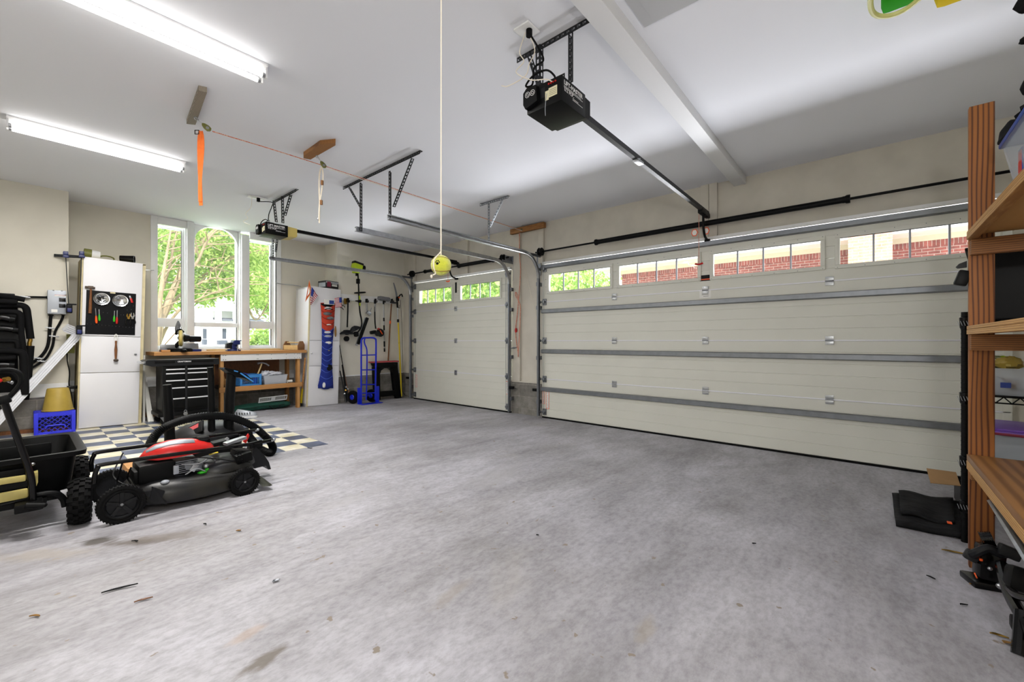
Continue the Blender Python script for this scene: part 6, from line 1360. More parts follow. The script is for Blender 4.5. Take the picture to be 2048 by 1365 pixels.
# ================================================================== lawn mower with the handle folded over
yM = 3.455; zf = lambda x: fz(x)
d = T('lawn_mower','red-topped lawn mower with its black handle folded flat','lawn mower',(.75,3.72,fz(.75)))
def m(u,v,y=yM): return P(u,v,Y=y)
def mwheel(c, r, wd, nm='tire', side=-1):
    c = Vector(c); ax = Vector((0,side,0)); h_ = wd/2
    mb = MB(); mb.lathe([(r*.66,-h_),(r*.86,-h_),(r*.97,-h_*.85),(r,-h_*.5),(r,h_*.5),(r*.97,h_*.85),(r*.86,h_),(r*.78,h_*.86),(r*.72,h_),(r*.66,h_*.8)],c,ax,40)
    X, _ = align(c, c+ax)
    for k in range(40):
        Y_ = X @ Matrix.Rotation(2*math.pi*k/40,4,'Z') @ Matrix.Translation((r*1.0,0,0)); mb.box((-.002,-.003,-h_*.8),(.0035,.003,h_*.8),0,Y_)
    t_ = mb.build(nm,'blackr',d,30)
    mb = MB(); mb.lathe([(0,h_*.45),(r*.14,h_*.5),(r*.16,h_*.1),(r*.60,h_*.05),(r*.66,h_*.75),(r*.68,h_*.6),(r*.68,-h_*.7),(0,-h_*.7)],c,ax,28)
    for k in range(5):
        Y_ = X @ Matrix.Rotation(2*math.pi*k/5+.3,4,'Z'); mb.box((r*.14,-r*.09,h_*.0),(r*.64,r*.09,h_*.62),r*.02,Y_)
    mb.build('wheel_hub','dark',t_); mb = MB(); mb.cyl(c+ax*h_*.4,c+ax*h_*.62,r*.07,n=6); mb.build('hub_bolt','galvl',t_)
rw = m(242,1014,yM+.02); mwheel((rw.x+.003,yM+.022,fz(.4)+.113),.113,.045); fw_ = m(488,965,yM+.02); mwheel((fw_.x+.004,yM+.022,fz(1.07)+.096),.096,.042)
mwheel((rw.x+.003,yM+.50,fz(.4)+.113),.113,.045,side=1); mwheel((fw_.x+.004,yM+.50,fz(1.07)+.096),.096,.042,side=1)
# deck
def dk(x): return fz(x)
xa, xb = rw.x+.02, fw_.x+.13
def dloop(inset, z, sq_=2.6, x0=xa, x1=xb, y0=yM+.035, y1=yM+.50, n=44):
    cx, cy, hx, hy = (x0+x1)/2, (y0+y1)/2, (x1-x0)/2-inset, (y1-y0)/2-inset; out = []
    for k in range(n):
        a_ = 2*math.pi*k/n; c1, s1_ = math.cos(a_), math.sin(a_)
        px = cx+hx*abs(c1)**(2/sq_)*(1 if c1 >= 0 else -1); py = cy+hy*abs(s1_)**(2/sq_)*(1 if s1_ >= 0 else -1)
        rise = .035*max(0,(px-cx)/hx)**2 + .03*max(0,-(px-cx)/hx)**2
        out.append((px,py,z+dk(px)+rise))
    return out
mb = MB(); q = shell(mb,[dloop(.012,.045),dloop(0,.04),dloop(-.004,.055),dloop(.004,.11),dloop(.014,.135),dloop(.045,.17),dloop(.09,.192),dloop(.13,.20),dloop(.19,.20)]); mb.f(q[-1]); mb.build('deck','deck',d,60,sub=1)
mb = MB(); cxm = (xa+xb)/2+.01; cym = yM+.27
mb.lathe([(.20,.17),(.195,.205),(.17,.235),(.12,.25),(0,.25)],(cxm+.16,cym,fz(cxm)),(0,0,1),30,sx=1.15,sy=.95); mb.build('deck_dome','deck',d,60)
mb = MB(); mb.slab([m(305,975,yM+.02),m(330,983,yM+.03),m(318,1010,yM+.02),m(300,1000,yM+.01)],.02,(0,1,0)); mb.slab([m(285,985,yM+.02),m(310,980,yM+.02),m(335,1010,yM+.02),m(305,1003,yM+.02)],.015,(0,1,0)); mb.build('wheel_bracket','dark',d)
# engine
ex, ey = m(318,940,3.68).x, 3.70
mb = MB(); ez = fz(ex)+.20; mb.box((ex-.12,ey-.12,ez-.02),(ex+.07,ey+.12,ez+.105),.02); mb.box((ex-.14,ey-.10,ez-.01),(ex-.11,ey+.06,ez+.07),.012); mb.build('engine_block','black',d)
mb = MB()
for k in range(7): mb.box((ex+.075+.0*k,ey-.10+.0*k,ez+.005+.013*k),(ex+.20,ey+.10,ez+.010+.013*k))
mb.cyl((ex+.15,ey-.12,ez+.05),(ex+.15,ey-.04,ez+.05),.03,n=14); mb.cb((ex+.20,ey-.10,ez+.03),(.05,.05,.05),(.1,.2,.3),.01); mb.build('cylinder_fins','galv',d)
mb = MB(); mb.tube([(ex+.10,ey-.13,ez+.07),(ex+.2,ey-.14,ez+.06),(ex+.26,ey-.13,ez+.085),(ex+.30,ey-.10,ez+.05)],.006,6,smooth=4); mb.cb((ex+.17,ey-.13,ez+.035),(.035,.02,.05),(0,.6,0),.004); mb.sph((ex+.24,ey-.13,ez+.03),.016,10,8); mb.tube([(ex+.12,ey-.14,ez+.0),(ex+.18,ey-.15,ez+.03),(ex+.23,ey-.15,ez+.0)],.004,6,smooth=4); mb.build('carburetor','galvl',d)
mb = MB(); q = m(405,945,yM+.12); mb.sph(q,(.030,.016,.012),10,8); mb.sph(q+Vector((.028,0,.012)),(.014,.012,.012),8,6); mb.cyl(q+Vector((.015,0,0)),q+Vector((.02,0,.045)),.003,n=6); mb.build('dipstick_cap','green',d)
# red cowl: lofted from the pointed rear to the blunt front
mb = MB(); st = [(278,921,915,.008),(290,918,902,.05),(310,917,890,.085),(335,913,882,.10),(360,908,878.5,.105),(385,903,878,.10),(405,899,880,.09),(418,898,884,.075),(424,897,889,.05)]
rings = []
for u,vb,vt,hw in st:
    lo, hi = P(u,vb,Y=ey), P(u,vt,Y=ey); h2 = hi.z-lo.z; ring = []
    for a_,b_ in ((-1,0),(-1,.35),(-.82,.72),(-.5,.93),(-.15,1),(.15,1),(.5,.93),(.82,.72),(1,.35),(1,0)): ring.append(mb.v((lo.x,ey+a_*hw,lo.z+b_*h2)))
    rings.append(ring)
for A,B in zip(rings,rings[1:]):
    for i in range(9): mb.f([A[i],A[i+1],B[i+1],B[i]])
    mb.f([A[9],A[0],B[0],B[9]])
mb.f(rings[0][::-1]); mb.f(rings[-1]); cw = mb.build('engine_cowl','redp',d,50)
mb = MB(); rings = []
for u,vb,vt,hw in st[1:6]:
    lo, hi = P(u,vb,Y=ey), P(u,vt,Y=ey); h2 = hi.z-lo.z; rings.append([mb.v((lo.x,ey+a_*hw*1.0,lo.z+b_*h2+.0015)) for a_,b_ in ((-.72,.80),(-.5,.93),(-.25,.99))])
for A,B in zip(rings,rings[1:]):
    for i in range(2): mb.f([A[i],A[i+1],B[i+1],B[i]])
mb.build('cowl_decal','greyp',cw,60,solid=.001)
q = P(406,885,Y=ey); mb = MB(); mb.lathe([(0,0),(.038,0),(.046,.006),(.046,.03),(.040,.036),(.036,.050),(0,.052)],q+Vector((0,0,-.01)),(0,0,1),18); mb.build('fuel_cap','blackr',d)
mb = MB(); mb.sph((m(290,958,ey-.09)),(.03,.03,.04),10,8); mb.cb(m(352,940,ey-.13),(.03,.02,.06),bev=.006); mb.sph(m(330,965,yM+.10),(.025,.02,.015),10,8); mb.build('muffler_guard','greyp',d)
# folded handle
yn, yf = yM+.10, yM+.50
mb = MB(); mb.tube([m(188,968,yn),m(190,950,yn),m(196,936,yn),m(210,929,yn),m(350,909,yn),m(480,892,yn),m(545,881,yn)],.0125,10,smooth=5); mb.build('near_handle_tube','blackg',d)
mb = MB(); mb.tube([m(184,944,yf),m(183,925,yf),m(188,912,yf),m(200,905,yf),m(300,891,yf),m(400,876,yf),m(512,861,yf)],.0125,10,smooth=5); mb.build('far_handle_tube','blackg',d)
for (u,v,y) in ((540,882,yn),(508,862,yf)):
    q = m(u,v,y); mb = MB(); mb.cb(q,(.05,.02,.016),(0,-.05,0),.003); mb.cyl(q+Vector((.01,-.02,0)),q+Vector((.01,.02,0)),.007,n=8); mb.sph(q+Vector((.03,0,.004)),(.012,.012,.012),8,6); mb.build('handle_bracket','galvl',d)
mb = MB(); q = m(512,889,yn); mb.cb(q,(.09,.02,.05),(0,-.1,0),.015); mb.build('control_lever','black',d); mb = MB(); q2 = m(492,872,yf); mb.cb(q2,(.10,.03,.05),(0,-.1,0),.012); mb.build('control_lever','black',d); mb = MB(); mb.cb(m(440,885,yM+.35),(.11,.1,.03),(0,-.1,0),.01); mb.build('control_lever','black',d)
mb = MB(); mb.tube([m(245,925,yn),m(236,955,yn+.04),m(232,968,yn+.1)],.005,6,smooth=3); mb.tube([m(246,907,yf),m(229,940,yn+.25),m(228,955,yn+.2),m(245,968,yn+.1),m(270,972,yn+.05)],.005,6,smooth=4); mb.tube([m(262,936,yn),m(255,955,yn+.05),m(262,968,yn+.05)],.005,6,smooth=3); mb.build('brace_rod','blackm',d)
mb = MB(); mb.tube([m(370,915,yM+.06),m(420,917,yM+.05),m(470,923,yM+.06),m(500,925,yM+.1)],.0035,6,smooth=5); mb.tube([m(455,895,yn),m(490,890,yn-.03),m(511,893,yn-.02),m(500,902,yn),m(475,902,yn+.05),m(460,898,yn+.08)],.0035,6,smooth=5); mb.build('control_cable','blackr',d)
mb = MB(); mb.cb(m(485,915,yM+.14),(.11,.10,.07),(0,-.15,0),.015); mb.cb(m(480,905,yM+.2),(.10,.12,.05),(0,.2,0),.01)
for k in range(6): mb.tube([m(478+.5*k,905+3*k,yM+.06)+Vector((.014*math.cos(t),0,.006*math.sin(t))) for t in [i*.8 for i in range(8)]],.003,5,closed=True)
mb.build('drive_linkage','black',d); mb = MB(); mb.cb(m(470,882,yM+.25),(.15,.06,.025),(0,-.15,.2),.01); mb.cyl(m(456,880,yM+.25),m(452,877,yM+.25),.012,n=8); mb.build('starter_housing','galvl',d)
mb = MB(); mb.slab([m(487,884,yM+.4),m(497,868,yM+.4),m(499,872,yM+.4),m(492,888,yM+.4)],.02,(0,1,0)); mb.cb(m(430,893,yM+.42),(.05,.04,.03),(0,0,0),.006); mb.build('red_tab','redp',d)
mb = MB(); mb.bar(m(418,910,yM+.2),m(436,905,yM+.2),.02,.004,(0,0,1)); mb.build('yellow_decal','yellow',d)
# side chute fin and trailing flap
mb = MB()
fin = [(508,892),(518,900),(530,913),(538,925),(542,939),(537,940),(532,932),(520,935),(509,938),(500,925)]
mb.slab([m(u,v,yM+.34) for u,v in fin],.14,(0,1,0)); mb.build('discharge_chute','dark',d,0)
mb = MB(); mb.slab([m(516,966,yM+.05),m(524,957,yM+.05),m(545,971,yM-.0),m(540,973,yM-.02),m(525,974,yM+.0)],.12,(-.1,.9,.2)); mb.sph(m(515,955,yM+.03),(.012,.01,.012),8,6); mb.build('trailing_flap','flap',d,0)
# wood block under / beside the mower
mb = MB(); a = FL(262,955); mb.box((a.x-.02,a.y-.0,fz(.5)),(a.x+.34,a.y+.30,fz(.5)+.07),.003); bw = mb.build('wood_block','wood',None); tag(bw,'pale lumber block on the checkered tiles behind the mower engine','block')

# ================================================================== shop vacuum with hose and wands
vc = Vector((1.20,4.92,fz(1.2)))
d = T('shop_vacuum','black shop vacuum ringed by its corrugated hose','vacuum',vc)
mb = MB(); mb.lathe([(0,.02),(.22,.02),(.26,.05),(.275,.16),(.27,.20),(0,.20)],vc,(0,0,1),36); mb.build('drum','black',d)
mb = MB(); mb.lathe([(.27,.20),(.295,.205),(.295,.235),(.27,.27),(.20,.315),(.10,.335),(0,.34)],vc,(0,0,1),36); ld = mb.build('lid','dark',d)
mb = MB(); X = Matrix.Translation(vc+Vector((-.17,-.12,.275))) @ Euler((R(42),R(-28),R(-38))).to_matrix().to_4x4(); mb.box((-.12,-.07,0),(.12,.07,.02),.01,X); lp = mb.build('control_panel','black',ld)
mb = MB(); mb.box((-.03,.0,.0205),(.08,.05,.0215),0,X); mb.build('orange_label','saddle',lp); mb = MB(); 
for xx in (-.05,.0): mb.box((xx,-.045,.0205),(xx+.025,-.01,.0215),0,X)
mb.build('white_label','paper',lp)
for k in range(4):
    a_ = R(45+90*k); q = vc+Vector((.27*math.cos(a_),.27*math.sin(a_),.0)); mb = MB(); mb.cb(q+Vector((0,0,.08)),(.06,.06,.07),(0,0,a_),.015); mb.sph(q+Vector((0,0,.024)),.024,12,8); mb.build('caster','blackr',d)
hp = [P(298,895,Y=4.62),P(312,870,Y=4.60),P(345,848,Y=4.60),P(400,834,Y=4.62),P(455,834,Y=4.64),P(500,850,Y=4.62),P(530,873,Y=4.60),P(545,893,Y=4.55),P(541,906,Y=4.50),P(520,898,Y=4.50),P(503,880,Y=4.60),P(490,862,Y=4.85)]
sp = spline(hp, 22); scl = [1+.09*(1 if (i % 2) else -1) for i in range(len(sp))]
sp2 = spline([P(299,893,Y=4.62),P(294,915,Y=4.66),P(310,930,Y=4.72)], 10)
mb = MB(); mb.tube(sp, .034, 14, scales=scl); hs = mb.build('hose','black',d,80)
for (pts, r_, lbl) in (([P(340,905,Y=4.72),P(339,860,Y=4.72),P(337,815,Y=4.72),P(334,770,Y=4.72)], .036,'blunt crevice wand'),([P(423,868,Y=4.70),P(423,800,Y=4.70),P(422,755,Y=4.70),P(420,735,Y=4.70)], .026,'tall extension wand'),([P(457,866,Y=4.72),P(459,800,Y=4.72),P(463,748,Y=4.72)], .042,'floor nozzle wand')):
    mb = MB(); mb.tube(pts, r_, 14, scales=[1.15,1.05,1,.9][:len(pts)] if len(pts) == 4 else [1.05,1,.95]); wd_ = mb.build('wand','black',d,50); lab(wd_,lbl)
    q = Vector(pts[0]); mb = MB(); mb.lathe([(r_*.9,-.03),(r_*1.5,-.02),(r_*1.55,.01),(r_*1.2,.03),(r_*.9,.03)],q,(0,0,1),16); mb.build('wand_collar','blackr',wd_)
mb = MB(); q = P(463,748,Y=4.72); mb.prism([(-.11,.055),(-.10,.065),(.02,.03),(.10,-.02),(.16,-.085),(.15,-.09),(.07,-.05),(.0,-.03),(-.04,.0)],-.05,.05,'XZ'); mb.bm.transform(Matrix.Translation(q+Vector((.02,0,.0))) @ Matrix.Rotation(.2,4,'Z')); nz_ = mb.build('floor_nozzle','black',wd_,30)
mb = MB(); mb.bar(q+Vector((-.08,-.052,.058)),q+Vector((.04,-.052,.02)),.004,.01); mb.bar(q+Vector((.06,-.055,.005)),q+Vector((.17,-.055,-.085)),.006,.012); mb.build('nozzle_edge','lblue',wd_)
cable('vacuum_cord',[(1.62,5.55,fz(1.6)+.02),(1.7,5.8,fz(1.7)+.05),(1.78,5.9,fz(1.7)+.03),(1.70,6.0,fz(1.7)+.05)],.006,'blackr','black cord coil on the tiles behind the hose','cord')
# shoe-like white trainer by the hose
q = FL(492,836); d = T('sneaker','pale grey and black sneaker on the floor behind the vacuum hose','shoe',q); Xs = Matrix.Translation(q) @ Matrix.Rotation(R(-35),4,'Z')
mb = MB(); mb.X = Xs
def shoe(u,v):
    a_ = 2*math.pi*u; xx = .15*math.cos(a_); ww = .05*(1+.12*math.cos(a_)); yy_ = ww*math.sin(a_); hh = .105-.05*(xx+.15)/.3
    return Vector((xx*(1-.25*v**3), yy_*(1-.55*v**2), .028+hh*v))
mb.grid(shoe,24,6,cu=True); mb.f([mb.v(shoe(k/24,1)+Vector((0,0,-.001))) for k in range(24)]); mb.build('upper','greyp',d,60)
mb = MB(); mb.X = Xs; mb.prism([(.155*math.cos(k*.2618),.055*math.sin(k*.2618)*(1+.12*math.cos(k*.2618))) for k in range(24)],0,.03,'XY'); mb.build('sole','trim',d)
mb = MB(); mb.X = Xs
for k in range(6): mb.tube([(.07-.035*k,-.05,.055),(.06-.035*k,-.025,.085),(.06-.035*k,.025,.085),(.07-.035*k,.05,.055)],.006,6,smooth=3)
mb.build('stripe_laces','blackf',d)

# ================================================================== lumber shelving on the right
SX0, SX1, SY0, SY1 = 1.55, 3.165, -1.18, -.38
d = T('lumber_shelving','heavy shelving unit of red-brown posts and pale boards at the right','shelving unit',(2.4,-.8,fz(2.4)))
for (x, y) in ((3.18,-.479),(3.18,-1.18),(1.5,-1.18)):
    mb = MB(); mb.box((x,y,fz(x)),(x+.038,y+.089,2.43),.004); mb.build('post','postw',d)
for k,(zt3, th, m_) in enumerate(((1.784,.042,'shelfw'),(1.297,.043,'shelfw'),(.635,.03,'ply'))):
    mb = MB(); mb.box((SX0,SY0,zt3-.018 if k < 2 else zt3-.03),(3.178,SY1-.001,zt3),.002); mb.build('shelf_board','ply' if k == 2 else 'shelfw',d)
    mb = MB(); mb.box((SX0,SY1-.038,zt3-th-.0 if k < 2 else zt3-.075),(3.176,SY1+.0,zt3-.019 if k < 2 else zt3-.031),.003); mb.build('shelf_edge_rail','shelfw',d)
    mb = MB(); mb.box((3.14,SY0,zt3-.125),(3.179,SY1-.012,zt3-.044 if k < 2 else zt3-.076),.003); mb.build('cross_rail','shelfy',d)
# top shelf load
b1 = openbin(2.36,2.90,-.95,-.46,1.786,.31,'clearp','clear storage bin with a blue lid on the top wooden shelf',taper=.05,lid='lidblue')
mb = MB(); mb.box((2.272,-.70,1.90),(2.28,-.62,2.05)); X = Matrix.Rotation(0,4,'Z'); 
mb.bm.free()
mb = MB(); mb.box((2.86,-.60,1.93),(2.862,-.56,2.10)); mb.bm.free()
def stk(par, c0, sx, sz, m1, m2):
    mb = MB(); mb.box((c0[0],c0[1]-sx/2,c0[2]),(c0[0]+.001,c0[1]+sx/2,c0[2]+sz)); o = mb.build('bin_label',m1,par); mb = MB(); mb.box((c0[0]-.001,c0[1]-sx*.3,c0[2]+sz*.25),(c0[0],c0[1]+sx*.3,c0[2]+sz*.95)); mb.build('label_print',m2,o)
mb = MB(); mb.box((2.70,-.485,1.86),(2.755,-.481,2.03),.0005); o = mb.build('bin_label','purlip',b1); mb = MB(); mb.box((2.705,-.481,1.90),(2.75,-.479,2.02)); mb.build('label_print','redp',o)
blob('fabric_bundle',(2.58,-.62,2.17),(.26,.15,.038),'blackf','black crumpled fabric draped over the blue bin lid','bundle',5,30,.35)
blob('fabric_bundle',(2.90,-.50,2.16),(.12,.05,.045),'blackf','dark fabric end drooping off the front of the bin lid','bundle',8,24,.3)
mb = MB(); mb.slab([(2.66,-.52,2.215),(2.30,-.52,2.235),(2.30,-.78,2.24),(2.6,-.8,2.22)],.03,(0,0,1)); tag(mb.build('orange_pouch','redp',None),'orange and white pouch on top of the black fabric bundle','pouch')
mb = MB(); mb.box((2.9,-.5,1.786),(2.92,-.46,1.80)); mb.bm.free()
# small black clamp on the post facing the door
d = T('spring_clamp','small black clamp sticking out left of the wooden post','clamp',P(1925,528,X=3.24)); mb = MB(); mb.cb((3.205,-.37,1.55),(.04,.05,.08),(.3,0,0),.01); mb.build('clamp_body','black',d); mb = MB(); mb.slab([P(1934,522,X=3.24),P(1918,528,X=3.24),P(1912,534,X=3.24),P(1916,537,X=3.24),P(1934,535,X=3.24)],.02,(1,0,0)); mb.build('clamp_jaw','dark',d,0)

# ------------------------------------------------------------------ black wire rack behind
RX0, RX1, RY0, RY1 = 3.60, 4.50, -.72, -.425
RKX = Matrix.Translation((3.6,-.415,0)) @ Matrix.Rotation(R(-8.5),4,'Z') @ Matrix.Translation((-3.6,.415,0))
d = T('wire_rack','black wire shelving rack behind the lumber shelving','shelving unit',((RX0+RX1)/2,(RY0+RY1)/2,.03))
for x in (RX0,RX1):
    for y in (RY0,RY1):
        mb = MB(); mb.X = RKX; mb.cyl((x,y,fz(x)),(x,y,1.39),.017,n=14)
        for k in range(50): mb.lathe([(.0172,0),(.0182,.003),(.0172,.006)],(x,y,fz(x)+.04+k*.0262),(0,0,1),12)
        mb.build('post','black',d,60)
levels = (.27,.53,.905,1.345)
for z in levels:
    mb = MB(); mb.X = RKX
    for y in (RY0,RY1):
        mb.cyl((RX0,y,z),(RX1,y,z),.0045,n=6); mb.cyl((RX0,y,z-.035),(RX1,y,z-.035),.0045,n=6); n = 10; 
        for k in range(n): a = RX0+(RX1-RX0)*k/n; b_ = RX0+(RX1-RX0)*(k+1)/n; mb.cyl((a,y,z-.035),((a+b_)/2,y,z),.003,n=5); mb.cyl(((a+b_)/2,y,z),(b_,y,z-.035),.003,n=5)
    for x in (RX0,RX1):
        mb.cyl((x,RY0,z),(x,RY1,z),.0045,n=6); mb.cyl((x,RY0,z-.035),(x,RY1,z-.035),.0045,n=6); n = 5
        for k in range(n): a = RY0+(RY1-RY0)*k/n; b_ = RY0+(RY1-RY0)*(k+1)/n; mb.cyl((x,a,z-.035),(x,(a+b_)/2,z),.003,n=5); mb.cyl((x,(a+b_)/2,z),(x,b_,z-.035),.003,n=5)
    for k in range(1,34): x = RX0+(RX1-RX0)*k/34; mb.cyl((x,RY0,z+.002),(x,RY1,z+.002),.002,n=4)
    mb.build('wire_shelf','black',d,0)
    mb = MB(); mb.X = RKX
    for x in (RX0,RX1):
        for y in (RY0,RY1): mb.lathe([(.0185,-.055),(.0225,-.045),(.0245,.012),(.0185,.016)],(x,y,z),(0,0,1),12)
    cl = mb.build('shelf_collar','blackg',d)
    mb = MB(); mb.X = RKX
    for k in range(4): mb.bar((RX0-.025,RY1-.014+.012*k,z-.035),(RX0-.025,RY1-.006+.012*k,z-.008),.002,.002)
    mb.build('collar_marking','greyp',cl)
openbin(3.64,4.0,-.72,-.435,levels[3]+.004,.40,'black','tall black tote on the top shelf of the wire rack',lid='blackr',X=RKX)
bA = openbin(3.64,4.10,-.72,-.435,levels[2]+.004,.15,'clearp','clear bin with mixed supplies on the wire rack, under the black tote',X=RKX)
mb = MB(); mb.X = RKX; mb.box((3.632,-.60,.955),(3.636,-.56,.985)); mb.build('bin_label','purlip',bA)
bB = openbin(3.64,4.10,-.72,-.435,levels[1]+.004,.15,'clearp','clear bin with coiled hoses and a purple lid on the wire rack',lid='purple',X=RKX)
mb = MB(); mb.X = RKX; mb.box((3.625,-.735,levels[1]+.154),(4.12,-.42,levels[1]+.170),.006); lab(mb.build('bin_lid','maroon',bB),'maroon rim under the purple lid')
for k in range(5):
    c0 = Vector((3.74+.065*k,-.58,levels[1]+.045+.018*(k%3))); mb = MB(); mb.X = RKX; mb.tube([c0+Vector((.055*math.cos(a_),.10*math.sin(a_),.02*math.sin(2*a_+k))) for a_ in [i*.5236 for i in range(12)]],.011,8,closed=True); tag(mb.build('coiled_hose','greyp' if k % 2 else 'dark',None),('dark','pale','dark','pale','dark')[k]+' coiled hose inside the purple-lidded bin','hose','coiled hoses in the purple-lidded bin')
for k in range(9):
    blob('craft_supply',(3.72+.045*k,-.55-.05*(k%3),levels[2]+(.05 if k < 5 else .175)),(.05,.06,.04),('clearc','bristle','greyp','olive','blackf','yellowp','bagp','olive','lime')[k],
      ('frosted bundle low in the supply bin','brown bundle low in the supply bin','grey bundle low in the supply bin','olive bundle low in the supply bin','black bundle low in the supply bin','gold bundle heaped on the supply bin','white bundle heaped on the supply bin','olive netting heaped on the supply bin','bright lime bundle at the back of the supply bin')[k],'supplies',60+k,16,.35)
# ------------------------------------------------------------------ floor items at the right
d = T('folded_tarp','black folded tarp bag lying flat by the rack','tarp',(3.95,-.28,fz(4)))
def tp_(u, v):
    A_, B_, C2, D_ = Vector((4.32,-.13,0)), Vector((3.60,-.125,0)), Vector((3.62,-.42,0)), Vector((4.40,-.50,0)); p = A_.lerp(B_,u).lerp(D_.lerp(C2,u),v); p.z = fz(p.x)+.022+.008*math.sin(9*v+3*u)*math.sin(5*u+1); return p
mb = MB(); mb.grid(lambda u,v: tp_(u,v)-Vector((0,0,.0)),16,12); g_ = mb.build('tarp_fold','blackf',d,60,solid=.03)
mb = MB(); mb.grid(lambda u,v: tp_(.04+.8*u,.1+.8*v)+Vector((.03,0,.026+.008*math.sin(6*v))),14,10); mb.build('tarp_fold','blackf',d,60,solid=.018)
mb = MB(); a = P(1899,1046,Z=.13); mb.cb(a,(.03,.02,.006)); mb.build('yellow_tag','orangep',d)
d = T('cardboard_box','open brown cardboard box with a flap, at the foot of the wire rack','box',(4.2,-.55,fz(4.2)))
zb_ = .20; q1, q2, q3, q4 = P(1853,938,Z=zb_+.02), P(1861,967,Z=zb_), P(1921,973,Z=zb_-.01), P(1912,946,Z=zb_+.01)
mb = MB(); mb.slab([q1,q2,q3,q4],.004,(0,0,1)); mb.build('box_flap','card',d,0)
mb = MB(); x_a, y_a = q3.x, q3.y; mb.box((x_a,y_a-.30,fz(4.2)),(x_a+.004,y_a,zb_-.01)); mb.box((x_a,y_a-.004,fz(4.2)),(x_a+.30,y_a,zb_-.01)); mb.box((x_a+.296,y_a-.30,fz(4.2)),(x_a+.30,y_a,zb_-.01)); mb.box((x_a,y_a-.30,fz(4.2)),(x_a+.3,y_a-.296,zb_-.01)); mb.box((x_a,y_a-.3,fz(4.0)),(x_a+.3,y_a,fz(4.0)+.006)); mb.build('box_wall','dark',d,0)
# power tool + frame rails at the foot of the shelving
d = T('power_tool','black and yellow power tool clamp lying at the foot of the wooden post','power tool',(3.02,-.42,fz(3)))
def t3(u,v,x=3.0): return P(u,v,X=x)
mb = MB(); mb.cyl(t3(1965,1080,3.05),t3(1985,1078,3.05),.032,n=14)
for k in range(6): mb.cyl(t3(1962+4.5*k,1080,3.05),t3(1964+4.5*k,1080,3.05),.037,n=14)
mb.cb(t3(1978,1125,3.0),(.09,.09,.16),(.1,.1,.2),.02); mb.cb(t3(1975,1165,3.0),(.13,.15,.035),(0,.05,.3),.012); mb.build('tool_body','blackg',d)
mb = MB(); mb.tube([t3(1940,1112,2.98),t3(1955,1106,2.95),t3(1978,1098,2.95),t3(2000,1108,2.95),t3(2016,1106,2.95)],.020,10,smooth=4); mb.cb(t3(1943,1112,2.98),(.05,.05,.05),(.4,.2,0),.012); mb.cb(t3(2018,1105,2.95),(.07,.07,.05),(.3,.2,0),.01); mb.build('tool_handle','dark',d)
mb = MB(); mb.cb(t3(1961,1096,2.95),(.012,.012,.012),bev=.003); mb.cb(t3(1962,1120,2.95),(.012,.012,.012),bev=.003); mb.cyl(t3(1950,1152,2.93),t3(1953,1152,2.93),.012,n=10); mb.build('orange_mark','orangep',d); mb = MB(); mb.sph(t3(1980,1138,2.93),.009,8,6); mb.sph(t3(2000,1173,2.90),.014,8,6); mb.build('bolt','steel',d)
d = T('tripod_stand','black folding stand legs in the lower right corner','stand',P(2040,1320,X=2.3))
def t4(u,v,x=2.55): return P(u,v,X=x)
mb = MB(); mb.tube([t4(2003,1130,2.9),t4(2020,1190,2.7),t4(2045,1235,2.5),t4(2070,1280,2.4)],.022,10,smooth=3); mb.tube([t4(2043,1225,2.5),t4(2040,1280,2.42),t4(2037,1312,2.38)],.020,10); mb.tube([t4(2010,1170,2.8),t4(2030,1190,2.6),t4(2060,1200,2.5)],.014,8,smooth=3); mb.build('stand_leg','blackg',d)
mb = MB(); mb.cb(t4(2040,1160,2.75),(.10,.08,.10),(.2,.3,.1),.02); mb.build('stand_joint','black',d); mb = MB(); mb.cb(t4(2040,1250,2.5),(.05,.05,.05),bev=.01); mb.build('stand_joint','black',d); mb = MB(); mb.tube([t4(2005,1140,2.85),t4(2012,1165,2.8),t4(2022,1185,2.7)],.006,6); mb.build('steel_rod','steel',d)
d = T('aluminium_rail','silver slotted aluminium rail leaning under the lowest wooden shelf','rail',P(2050,1140,X=2.2))
a, b_ = P(1990,1015,X=3.0), P(2075,1150,X=2.25); mb = MB(); mb.bar(a,b_,.075,.012,(0,-.8,.6),.002); dr_ = (b_-a).normalized()
mb.bar(a+Vector((0,-.035,-.02)),b_+Vector((0,-.035,-.02)),.012,.05,(0,-.8,.6),.002); mb.build('rail_body','galvl',d)
mb = MB()
for k in range(22): q = a.lerp(b_,.03+.044*k)+Vector((0,.012,.012)); mb.bar(q-dr_*.004,q+dr_*.008,.016,.003,(0,-.8,.6))
mb.build('slot_mark','blackm',d)['kind'] = 'stuff'
mb = MB(); mb.box((2.7,-.95,.12),(3.05,-.70,.40),.02); tag(mb.build('dark_case','maroon',None),'dark maroon case in the shadow under the lowest wooden shelf','case').location.z = fz(2.9)
